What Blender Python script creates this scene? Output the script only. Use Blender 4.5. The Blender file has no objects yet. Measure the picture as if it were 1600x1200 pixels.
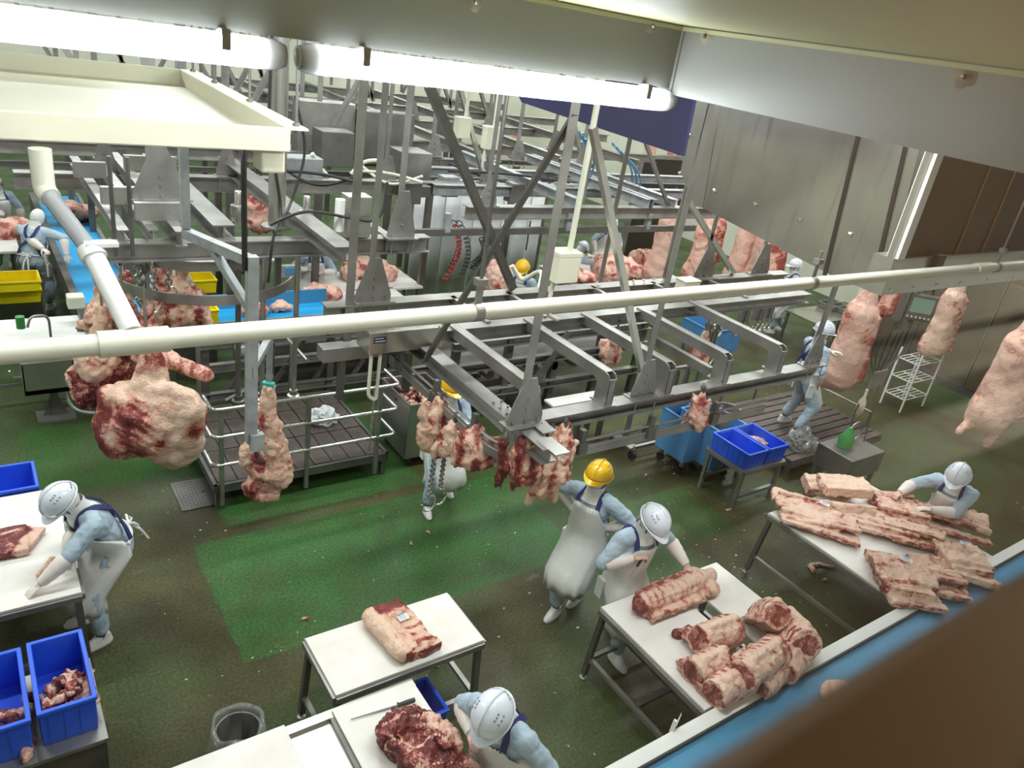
import bpy, bmesh, math, random
import numpy as np
from mathutils import Vector, Matrix, Euler, noise as mnoise
random.seed(4); np.random.seed(4)
SC = bpy.context.scene
COL = SC.collection
V = Vector

# ------------------------------------------------------------------ camera, light, exposure
F_PX = 1189.4
YAW, PITCH, ROLL = math.radians(51.8076), math.radians(24.8694), math.radians(9.5269)
CAM = np.array([0.0, 0.0, 5.3])
def _axes():
    cy, sy, cp, sp = math.cos(YAW), math.sin(YAW), math.cos(PITCH), math.sin(PITCH)
    f = np.array([cy*cp, sy*cp, -sp]); r = np.array([sy, -cy, 0.0]); u = np.cross(r, f)
    c, s = math.cos(ROLL), math.sin(ROLL)
    return c*r+s*u, -s*r+c*u, f
AR, AU, AF = _axes()
cd = bpy.data.cameras.new('camera'); cam = bpy.data.objects.new('camera', cd); COL.objects.link(cam)
cam.matrix_world = Matrix(((AR[0], AU[0], -AF[0], CAM[0]), (AR[1], AU[1], -AF[1], CAM[1]), (AR[2], AU[2], -AF[2], CAM[2]), (0, 0, 0, 1)))
cd.sensor_width = 36.0; cd.sensor_fit = 'HORIZONTAL'; cd.lens = F_PX/1600*36
cd.clip_start = 0.02; cd.clip_end = 200
cd.dof.use_dof = True; cd.dof.focus_distance = 6.5; cd.dof.aperture_fstop = 7.5
SC.camera = cam
SC.view_settings.view_transform = 'Standard'; SC.view_settings.look = 'None'
SC.view_settings.gamma = 1.0; SC.view_settings.use_curve_mapping = False
SC.view_settings.exposure = 0.0
SC.cycles.use_denoising = True
SC.cycles.max_bounces = 8; SC.cycles.diffuse_bounces = 4; SC.cycles.glossy_bounces = 4; SC.cycles.transparent_max_bounces = 16
SC.cycles.sample_clamp_indirect = 4.0; SC.cycles.caustics_reflective = False; SC.cycles.caustics_refractive = False
w = bpy.data.worlds.new('world'); SC.world = w; w.use_nodes = True
w.node_tree.nodes['Background'].inputs[0].default_value = (0.8, 0.85, 0.9, 1); w.node_tree.nodes['Background'].inputs[1].default_value = 0.25

def area(name, loc, sx, sy, power, color=(1, 1, 1), rot=(0, 0, 0)):
    l = bpy.data.lights.new(name, 'AREA'); l.shape = 'RECTANGLE'; l.size = sx; l.size_y = sy; l.energy = power; l.color = color
    o = bpy.data.objects.new(name, l); o.location = loc; o.rotation_euler = rot; COL.objects.link(o); return o
# unseen tube lights under the hall ceiling; two rows nearest window added as fill
for yy, p, xs in ((2.6, 26, (0.6, 1.9)), (2.9, 125, (3.6, 7.2, 11.0)), (6.4, 140, (-1.5, 2.2, 6.0, 10.0, 14.0)), (10.0, 140, (-3, 1.5, 6.0, 10.5, 15.0)), (14.5, 140, (-3, 1.5, 6.0, 10.5, 15.5)), (19.5, 140, (-2, 4.0, 10.0, 16.0)), (23.5, 125, (0, 6.0, 12.0, 17.0))):
    for xx in xs: area('hall_and_fill_light', (xx, yy, 5.72), 2.4, 0.35, p, (0.95, 1.0, 0.97))
area('corridor_light', (3.4, -0.75, 6.3), 2.4, 0.3, 105, (1.0, 0.88, 0.66))

# ------------------------------------------------------------------ pixel helpers (1600 x 1200 photograph, metres)
def ray(px, py): return AF + (px-800)/F_PX*AR - (py-600)/F_PX*AU
def W(px, py, z):
    d = ray(px, py); return V(CAM + d*((z-CAM[2])/d[2]))
def DP(px, py, dist): return V(CAM + ray(px, py)*dist)
def ONX(px, py, x):
    d = ray(px, py); return V(CAM + d*(x/d[0]))
def ONY(px, py, y):
    d = ray(px, py); return V(CAM + d*(y/d[1]))
def pj(P):
    d = np.array(P)-CAM; z = d@AF; return 800+F_PX*(d@AR)/z, 600-F_PX*(d@AU)/z
def along(P, axis, px):
    """the point on the line through P along axis whose pixel column is px"""
    P = np.array(P); a = np.array(axis, float); c = (px-800)/F_PX
    n = AR-c*AF
    return V(P + a*(-((P-CAM)@n)/(a@n)))
def alongy(P, axis, py):
    P = np.array(P); a = np.array(axis, float); c = -(py-600)/F_PX
    n = AU-c*AF
    return V(P + a*(-((P-CAM)@n)/(a@n)))
XA, YA, ZA = (1, 0, 0), (0, 1, 0), (0, 0, 1)

# ------------------------------------------------------------------ materials
def mat(name, col, rough=0.5, metal=0.0, var=0.12, scale=6.0, bump=0.0, bscale=40.0, spec=0.5, col2=None, coat=0.0):
    m = bpy.data.materials.new(name); m.use_nodes = True
    nt = m.node_tree; b = nt.nodes['Principled BSDF']
    b.inputs['Roughness'].default_value = rough; b.inputs['Metallic'].default_value = metal
    b.inputs['Specular IOR Level'].default_value = spec; b.inputs['Coat Weight'].default_value = coat
    tc = nt.nodes.new('ShaderNodeTexCoord')
    n = nt.nodes.new('ShaderNodeTexNoise'); n.inputs['Scale'].default_value = scale; n.inputs['Detail'].default_value = 6
    nt.links.new(tc.outputs['Object'], n.inputs['Vector'])
    r = nt.nodes.new('ShaderNodeValToRGB')
    c2 = col2 if col2 else tuple(c*(1-var*1.6) for c in col)
    r.color_ramp.elements[0].position = 0.3; r.color_ramp.elements[1].position = 0.7
    r.color_ramp.elements[0].color = (*c2, 1); r.color_ramp.elements[1].color = (*[min(1, c*(1+var*0.4)) for c in col], 1)
    nt.links.new(n.outputs['Fac'], r.inputs['Fac']); nt.links.new(r.outputs['Color'], b.inputs['Base Color'])
    if bump:
        n2 = nt.nodes.new('ShaderNodeTexNoise'); n2.inputs['Scale'].default_value = bscale; n2.inputs['Detail'].default_value = 4
        bp = nt.nodes.new('ShaderNodeBump'); bp.inputs['Strength'].default_value = bump; bp.inputs['Distance'].default_value = 0.02
        nt.links.new(tc.outputs['Object'], n2.inputs['Vector']); nt.links.new(n2.outputs['Fac'], bp.inputs['Height']); nt.links.new(bp.outputs['Normal'], b.inputs['Normal'])
    return m
M = {}
M['steel'] = mat('steel', (0.37, 0.36, 0.345), 0.42, 0.75, 0.22, 3.0)
M['steel_dark'] = mat('steel_dark', (0.19, 0.185, 0.175), 0.45, 0.7, 0.2, 3.0)
M['galv'] = mat('galvanised', (0.40, 0.42, 0.44), 0.5, 0.45, 0.2, 8.0)
M['stainless'] = mat('stainless', (0.50, 0.49, 0.46), 0.28, 0.85, 0.12, 2.0)
M['sheet'] = mat('stainless_sheet', (0.52, 0.51, 0.46), 0.24, 0.8, 0.22, 1.3)
M['bright'] = mat('polished_steel', (0.75, 0.74, 0.72), 0.2, 0.9, 0.06, 3.0)
M['cream'] = mat('cream_paint', (0.72, 0.70, 0.56), 0.4, 0, 0.05, 2.0)
M['pvc'] = mat('cream_pvc', (0.72, 0.71, 0.60), 0.33, 0, 0.04, 3.0)
M['wall'] = mat('cream_wall', (0.72, 0.72, 0.62), 0.5, 0, 0.06, 1.2)
M['bulk'] = mat('bulkhead_paint', (0.245, 0.25, 0.235), 0.35, 0, 0.04, 1.0)
M['olive'] = mat('corridor_ceiling_paint', (0.48, 0.48, 0.28), 0.5, 0, 0.04, 1.0)
M['board'] = mat('white_cutting_board', (0.72, 0.71, 0.69), 0.4, 0, 0.05, 4.0, col2=(0.66, 0.61, 0.575))
M['blue'] = mat('blue_plastic', (0.02, 0.105, 0.74), 0.35, 0, 0.1, 5)
M['tub_blue'] = mat('sky_blue_plastic', (0.085, 0.27, 0.55), 0.35, 0, 0.1, 5)
M['belt'] = mat('blue_belt', (0.02, 0.36, 0.75), 0.4, 0, 0.06, 2)
M['belt_side'] = mat('blue_belt_side', (0.06, 0.27, 0.48), 0.4, 0, 0.1, 2)
M['navy'] = mat('navy_sheet', (0.012, 0.016, 0.085), 0.6, 0, 0.06, 2)
M['yellow'] = mat('yellow_plastic', (0.86, 0.68, 0.01), 0.35, 0, 0.06, 4)
M['white'] = mat('white_plastic', (0.78, 0.78, 0.76), 0.3, 0, 0.03, 4)
M['rubber'] = mat('black_rubber', (0.015, 0.015, 0.016), 0.5, 0, 0.1, 6)
M['black'] = mat('black_plastic', (0.03, 0.03, 0.032), 0.4, 0, 0.1, 6)
M['teal'] = mat('teal_plastic', (0.04, 0.42, 0.36), 0.35, 0, 0.1, 6)
M['green_p'] = mat('green_plastic', (0.06, 0.32, 0.08), 0.35, 0, 0.1, 6)
M['curtain'] = mat('white_curtain', (0.76, 0.78, 0.82), 0.35, 0, 0.06, 2.0)
M['grating'] = mat('brown_grating', (0.105, 0.082, 0.075), 0.42, 0.1, 0.25, 7.0)
M['brown'] = mat('brown_frame', (0.32, 0.19, 0.105), 0.45, 0, 0.12, 3.0)
M['door'] = mat('cold_door_panel', (0.13, 0.11, 0.075), 0.25, 0.3, 0.1, 1.0)
M['shutter'] = mat('dark_brown_window', (0.030, 0.020, 0.014), 0.45, 0, 0.1, 2.0)
M['cloth'] = mat('light_blue_uniform', (0.42, 0.53, 0.64), 0.85, 0, 0.12, 9.0, 0.35, 26)
M['apron'] = mat('white_apron', (0.76, 0.76, 0.74), 0.45, 0, 0.05, 5.0, 0.25, 9)
M['hood'] = mat('white_hood', (0.78, 0.78, 0.77), 0.8, 0, 0.05, 9.0, 0.3, 30)
M['glove'] = mat('white_glove', (0.74, 0.71, 0.68), 0.5, 0, 0.08, 9.0, col2=(0.72, 0.60, 0.56))
M['glove_pink'] = mat('blood_stained_glove', (0.70, 0.52, 0.46), 0.4, 0, 0.1, 14.0, col2=(0.48, 0.20, 0.16))
M['skin'] = mat('skin', (0.62, 0.40, 0.29), 0.5, 0, 0.05, 9)
M['strap'] = mat('navy_strap', (0.018, 0.024, 0.13), 0.7, 0, 0.1, 9)
M['helm_w'] = mat('white_helmet', (0.72, 0.76, 0.86), 0.22, 0, 0.03, 3, coat=0.3)
M['helm_y'] = mat('yellow_helmet', (0.90, 0.52, 0.01), 0.22, 0, 0.03, 3, coat=0.3)
M['shoe'] = mat('white_shoe', (0.70, 0.70, 0.69), 0.4, 0, 0.05, 9)
M['sock'] = mat('dark_sock', (0.03, 0.03, 0.035), 0.8, 0, 0.1, 9)
M['red_p'] = mat('red_plastic', (0.45, 0.02, 0.02), 0.4, 0, 0.1, 6)
M['label'] = mat('paper_label', (0.72, 0.74, 0.78), 0.5, 0, 0.03, 9)
M['ink'] = mat('ink', (0.03, 0.03, 0.08), 0.6, 0, 0.0, 9)
M['grey_print'] = mat('grey_print', (0.22, 0.24, 0.30), 0.6, 0, 0.0, 9)
M['sealant'] = mat('dirty_sealant', (0.30, 0.27, 0.21), 0.8, 0, 0.3, 18)
M['bone'] = mat('bone', (0.74, 0.62, 0.50), 0.45, 0, 0.1, 14)

def streaked(m, sc=(7, 7, 0.5), amt=0.5):
    """dried run-down streaks on a sheet-metal material"""
    nt = m.node_tree; N = nt.nodes.new; L = nt.links.new; b = nt.nodes['Principled BSDF']; src = b.inputs['Base Color'].links[0].from_socket
    tc = N('ShaderNodeTexCoord'); mp = N('ShaderNodeMapping'); mp.inputs['Scale'].default_value = sc; n = N('ShaderNodeTexNoise'); n.inputs['Scale'].default_value = 1.4; n.inputs['Detail'].default_value = 8; n.inputs['Distortion'].default_value = 0.4
    r = N('ShaderNodeMapRange'); r.inputs[1].default_value = 0.56; r.inputs[2].default_value = 0.74; r.inputs[4].default_value = amt
    x = N('ShaderNodeMixRGB'); x.inputs[2].default_value = (0.16, 0.15, 0.13, 1); L(tc.outputs['Object'], mp.inputs[0]); L(mp.outputs[0], n.inputs[0]); L(n.outputs[0], r.inputs[0]); L(r.outputs[0], x.inputs[0]); L(src, x.inputs[1]); L(x.outputs[0], b.inputs['Base Color'])
streaked(M['sheet'])
def emit(name, col, s):
    m = bpy.data.materials.new(name); m.use_nodes = True; nt = m.node_tree; nt.nodes.clear()
    e = nt.nodes.new('ShaderNodeEmission'); e.inputs[0].default_value = (*col, 1); e.inputs[1].default_value = s
    o = nt.nodes.new('ShaderNodeOutputMaterial'); nt.links.new(e.outputs[0], o.inputs[0]); return m
M['tube'] = emit('lit_tube', (0.92, 0.97, 1.0), 64.0)
M['screen'] = emit('green_screen', (0.25, 0.42, 0.30), 0.5)

def thin(name, col, ior=1.45, gloss=0.02, opac=0.0, haze=(0.8, 0.8, 0.8), nbump=0.0, transl=False):
    """thin clear sheet: transparent + fresnel reflection + some haze"""
    m = bpy.data.materials.new(name); m.use_nodes = True; nt = m.node_tree; nt.nodes.clear(); N = nt.nodes.new; L = nt.links.new
    o = N('ShaderNodeOutputMaterial'); t = N('ShaderNodeBsdfTransparent'); t.inputs[0].default_value = (*col, 1)
    g = N('ShaderNodeBsdfGlossy'); g.inputs['Roughness'].default_value = gloss
    f = N('ShaderNodeFresnel'); f.inputs['IOR'].default_value = ior
    d = N('ShaderNodeBsdfTranslucent' if transl else 'ShaderNodeBsdfDiffuse'); d.inputs[0].default_value = (*haze, 1)
    m1 = N('ShaderNodeMixShader'); m1.inputs[0].default_value = opac; L(t.outputs[0], m1.inputs[1]); L(d.outputs[0], m1.inputs[2])
    m2 = N('ShaderNodeMixShader'); L(f.outputs[0], m2.inputs[0]); L(m1.outputs[0], m2.inputs[1]); L(g.outputs[0], m2.inputs[2])
    if nbump:
        nz = N('ShaderNodeTexNoise'); nz.inputs['Scale'].default_value = 24; b = N('ShaderNodeBump'); b.inputs['Strength'].default_value = nbump
        L(nz.outputs[0], b.inputs['Height']); L(b.outputs[0], g.inputs['Normal']); L(b.outputs[0], f.inputs['Normal'])
    L(m2.outputs[0], o.inputs[0]); return m
M['glass'] = thin('window_glass', (0.97, 0.98, 0.97), 1.5)
M['clear'] = thin('clear_cover', (0.95, 0.96, 0.98), 1.3, 0.15, 0.40, (0.9, 0.9, 0.92), transl=True)
M['pipe_clear'] = thin('clear_pvc_pipe', (0.92, 0.93, 0.96), 2.0, 0.1, 0.45, (0.74, 0.75, 0.80))
M['bag'] = thin('clear_plastic_bag', (0.90, 0.90, 0.90), 1.5, 0.12, 0.16, (0.8, 0.8, 0.8), 0.6)

def meat_mat(name, fat, pink, red, rough=0.38, k1=1.35, k2=0.65):
    """attribute 'red' 0..1 (tissue map of the piece) blends fat > pink > lean, broken up by noise and marbling"""
    m = bpy.data.materials.new(name); m.use_nodes = True; nt = m.node_tree; N = nt.nodes.new; L = nt.links.new
    b = nt.nodes['Principled BSDF']; b.inputs['Roughness'].default_value = rough; b.inputs['Specular IOR Level'].default_value = 0.45
    tc = N('ShaderNodeTexCoord'); at = N('ShaderNodeAttribute'); at.attribute_name = 'red'
    n1 = N('ShaderNodeTexNoise'); n1.inputs['Scale'].default_value = 6; n1.inputs['Detail'].default_value = 8; n1.inputs['Distortion'].default_value = 1.6
    n2 = N('ShaderNodeTexNoise'); n2.inputs['Scale'].default_value = 34; n2.inputs['Detail'].default_value = 6; n2.inputs['Distortion'].default_value = 2.2
    L(tc.outputs['Object'], n1.inputs[0]); L(tc.outputs['Object'], n2.inputs[0])
    a = N('ShaderNodeMath'); a.operation = 'MULTIPLY_ADD'; a.inputs[1].default_value = k1; L(n1.outputs[0], a.inputs[0]); a.inputs[2].default_value = -k1*.48
    c = N('ShaderNodeMath'); c.operation = 'MULTIPLY_ADD'; c.inputs[1].default_value = k2; L(n2.outputs[0], c.inputs[0]); c.inputs[2].default_value = -k2*.48
    s = N('ShaderNodeMath'); L(at.outputs['Fac'], s.inputs[0]); L(a.outputs[0], s.inputs[1])
    s2 = N('ShaderNodeMath'); L(s.outputs[0], s2.inputs[0]); L(c.outputs[0], s2.inputs[1])
    r = N('ShaderNodeValToRGB'); e = r.color_ramp.elements
    e[0].position = 0.18; e[0].color = (*fat, 1); e[1].position = 0.86; e[1].color = (*[k*0.55 for k in red], 1)
    x = e.new(0.40); x.color = (*[f*0.8+p*0.2 for f, p in zip(fat, pink)], 1)
    x = e.new(0.53); x.color = (*pink, 1)
    x = e.new(0.64); x.color = (*red, 1)
    L(s2.outputs[0], r.inputs[0]); L(r.outputs[0], b.inputs['Base Color'])
    bp = N('ShaderNodeBump'); bp.inputs['Strength'].default_value = 0.8; bp.inputs['Distance'].default_value = 0.02
    n3 = N('ShaderNodeTexNoise'); n3.inputs['Scale'].default_value = 26; n3.inputs['Detail'].default_value = 6; n3.inputs['Distortion'].default_value = 1.0
    L(tc.outputs['Object'], n3.inputs[0]); L(n3.outputs[0], bp.inputs['Height']); L(bp.outputs[0], b.inputs['Normal'])
    return m
M['beef'] = meat_mat('beef', (0.70, 0.49, 0.37), (0.54, 0.235, 0.18), (0.24, 0.036, 0.034))
M['beef_pale'] = meat_mat('pale_beef', (0.72, 0.50, 0.40), (0.56, 0.26, 0.20), (0.28, 0.060, 0.050))
M['beef_dark'] = meat_mat('dark_beef', (0.70, 0.46, 0.37), (0.36, 0.09, 0.075), (0.16, 0.018, 0.018), 0.36, 1.5, 1.1)
M['pork'] = meat_mat('pink_carcass', (0.78, 0.50, 0.41), (0.66, 0.31, 0.25), (0.40, 0.08, 0.07), 0.38, 1.0, 0.5)
M['fatty'] = meat_mat('fat_covered_beef', (0.72, 0.52, 0.41), (0.58, 0.27, 0.21), (0.22, 0.030, 0.030), 0.36, 0.75, 0.45)

# ------------------------------------------------------------------ scene objects
def org(o):
    p = V((0, 0, 0))
    while o is not None: p = p + o.location; o = o.parent
    return p
def tag(o, label=None, cat=None, group=None, kind=None):
    if label: o['label'] = label
    if cat: o['category'] = cat
    if group: o['group'] = group
    if kind: o['kind'] = kind
    return o
def thing(name, label, cat, loc=(0, 0, 0), group=None, kind=None):
    o = bpy.data.objects.new(name, None); COL.objects.link(o); o.location = loc; o.empty_display_size = 0.1
    return tag(o, label, cat, group, kind)
def link(name, me, parent=None, loc=None):
    o = bpy.data.objects.new(name, me); COL.objects.link(o)
    if parent is not None: o.parent = parent
    if loc is not None: o.location = loc
    return o
def copy_tree(o, parent=None, loc=None, rotz=None, label=None):
    c = o.copy(); COL.objects.link(c); c.parent = parent
    if loc is not None: c.location = loc
    if rotz is not None: c.rotation_euler = (0, 0, rotz)
    if label: c['label'] = label
    for ch in list(o.children): copy_tree(ch, c)
    return c
class MB:
    """collects shapes in world coordinates; build() makes ONE mesh object (relative to its parent or first corner)"""
    def __init__(s): s.v = []; s.f = []; s.mi = []
    def add(s, vs, fs, mi=0):
        k = len(s.v); s.v += [tuple(p) for p in vs]; s.f += [tuple(i+k for i in f) for f in fs]; s.mi += [mi]*len(fs); return s
    def box(s, c, size, rz=0.0, mi=0, ax=None):
        c = V(c); hx, hy, hz = size[0]/2, size[1]/2, size[2]/2
        if ax is None: X, Y, Z = V((math.cos(rz), math.sin(rz), 0)), V((-math.sin(rz), math.cos(rz), 0)), V((0, 0, 1))
        else: X, Y, Z = ax
        P = [c+X*(hx*a)+Y*(hy*b)+Z*(hz*d) for d in (-1, 1) for b in (-1, 1) for a in (-1, 1)]
        return s.add(P, [(0, 2, 3, 1), (4, 5, 7, 6), (0, 1, 5, 4), (2, 6, 7, 3), (0, 4, 6, 2), (1, 3, 7, 5)], mi)
    def b2(s, lo, hi, mi=0):
        lo, hi = V(lo), V(hi); return s.box((lo+hi)/2, (abs(hi.x-lo.x), abs(hi.y-lo.y), abs(hi.z-lo.z)), 0, mi)
    def frame(s, P, Q, up=(0, 0, 1)):
        d = (V(Q)-V(P)).normalized(); u = V(up)
        if abs(d.dot(u)) > 0.98: u = V((0, 1, 0)) if abs(d.y) < 0.9 else V((1, 0, 0))
        sd = d.cross(u).normalized(); return d, sd, sd.cross(d).normalized()
    def sweep(s, P, Q, prof, up=(0, 0, 1), mi=0, closed=True):
        d, sd, u = s.frame(P, Q, up); n = len(prof)
        A = [V(P)+sd*a+u*b for a, b in prof]; B = [V(Q)+sd*a+u*b for a, b in prof]
        fs = [(i, (i+1) % n, n+(i+1) % n, n+i) for i in range(n)]
        if closed: fs += [tuple(range(n))[::-1], tuple(range(n, 2*n))]
        return s.add(A+B, fs, mi)
    def bar(s, P, Q, w, h=None, up=(0, 0, 1), mi=0):
        h = w if h is None else h
        return s.sweep(P, Q, [(-w/2, -h/2), (w/2, -h/2), (w/2, h/2), (-w/2, h/2)], up, mi)
    def ibeam(s, P, Q, h, w, t=0.012, up=(0, 0, 1), mi=0):     # top flange at P/Q height
        a, b = w/2, t/2
        return s.sweep(P, Q, [(-a, 0), (-a, -t), (-b, -t), (-b, -h+t), (-a, -h+t), (-a, -h), (a, -h), (a, -h+t), (b, -h+t), (b, -t), (a, -t), (a, 0)], up, mi)
    def channel(s, P, Q, h, w, t=0.012, up=(0, 0, 1), flip=1, mi=0):
        pr = [(0, 0), (w*flip, 0), (w*flip, -t), (t*flip, -t), (t*flip, -h+t), (w*flip, -h+t), (w*flip, -h), (0, -h)]
        return s.sweep(P, Q, pr, up, mi)
    def angle(s, P, Q, w, t=0.008, up=(0, 0, 1), mi=0):
        return s.sweep(P, Q, [(0, 0), (w, 0), (w, t), (t, t), (t, w), (0, w)], up, mi)
    def tube(s, pts, r, seg=8, mi=0, cap=True, rr=None):
        pts = [V(p) for p in pts]; n = len(pts); vs = []; fs = []
        u = None
        for i, p in enumerate(pts):
            d = (pts[min(i+1, n-1)]-pts[max(i-1, 0)]).normalized()
            if u is None:
                u = V((0, 0, 1)) if abs(d.z) < 0.9 else V((1, 0, 0))
            sd = d.cross(u).normalized(); u = sd.cross(d).normalized()
            q = r if rr is None else rr[i]
            vs += [p+sd*(q*math.cos(2*math.pi*k/seg))+u*(q*math.sin(2*math.pi*k/seg)) for k in range(seg)]
        for i in range(n-1):
            fs += [(i*seg+k, i*seg+(k+1) % seg, (i+1)*seg+(k+1) % seg, (i+1)*seg+k) for k in range(seg)]
        if cap: fs += [tuple(range(seg))[::-1], tuple(range((n-1)*seg, n*seg))]
        return s.add(vs, fs, mi)
    def prism(s, poly, off, mi=0):
        n = len(poly); A = [V(p) for p in poly]; B = [p+V(off) for p in A]
        return s.add(A+B, [tuple(range(n))[::-1], tuple(range(n, 2*n))]+[(i, (i+1) % n, n+(i+1) % n, n+i) for i in range(n)], mi)
    def lathe(s, c, prof, seg=16, mi=0, axis=None):
        c = V(c); vs = []; fs = []; n = len(prof)
        X, Y, Z = (V((1, 0, 0)), V((0, 1, 0)), V((0, 0, 1))) if axis is None else axis
        for r, z in prof: vs += [c+X*(r*math.cos(2*math.pi*k/seg))+Y*(r*math.sin(2*math.pi*k/seg))+Z*z for k in range(seg)]
        for i in range(n-1): fs += [(i*seg+k, i*seg+(k+1) % seg, (i+1)*seg+(k+1) % seg, (i+1)*seg+k) for k in range(seg)]
        fs += [tuple(range(seg))[::-1], tuple(range((n-1)*seg, n*seg))]
        return s.add(vs, fs, mi)
    def build(s, name, m, parent=None, smooth=False, bevel=0.0, kind=None):
        o0 = org(parent) if parent is not None else sum((V(p) for p in s.v), V((0, 0, 0)))/len(s.v)
        me = bpy.data.meshes.new(name); me.from_pydata([V(p)-o0 for p in s.v], [], s.f)
        ms = m if isinstance(m, (list, tuple)) else [m]
        for x in ms: me.materials.append(M[x] if isinstance(x, str) else x)
        if len(ms) > 1: me.polygons.foreach_set('material_index', s.mi)
        bm = bmesh.new(); bm.from_mesh(me); bmesh.ops.recalc_face_normals(bm, faces=bm.faces); bm.to_mesh(me); bm.free()
        if smooth:
            me.polygons.foreach_set('use_smooth', [True]*len(me.polygons))
            if smooth != 'all': me.set_sharp_from_angle(angle=math.radians(40))
        o = link(name, me, parent, None if parent is not None else o0)
        if kind or name in ('bolt_row', 'u_bolts', 'cables', 'chain'): o['kind'] = kind or 'stuff'
        if bevel:
            b = o.modifiers.new('bevel', 'BEVEL'); b.width = bevel; b.segments = 2; b.limit_method = 'ANGLE'
        return o
def arc_pts(pts, r, n=5):
    """polyline with rounded corners"""
    pts = [V(p) for p in pts]; out = [pts[0]]
    for i in range(1, len(pts)-1):
        a, b, c = pts[i-1], pts[i], pts[i+1]; d1 = (a-b); d2 = (c-b); k = min(r, d1.length*0.49, d2.length*0.49)
        p, q = b+d1.normalized()*k, b+d2.normalized()*k
        for j in range(n+1):
            t = j/n; out.append(p*(1-t)**2+b*(2*t*(1-t))+q*t**2)
    return out+[pts[-1]]
def struct(o): o['kind'] = 'structure'; return o
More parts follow.
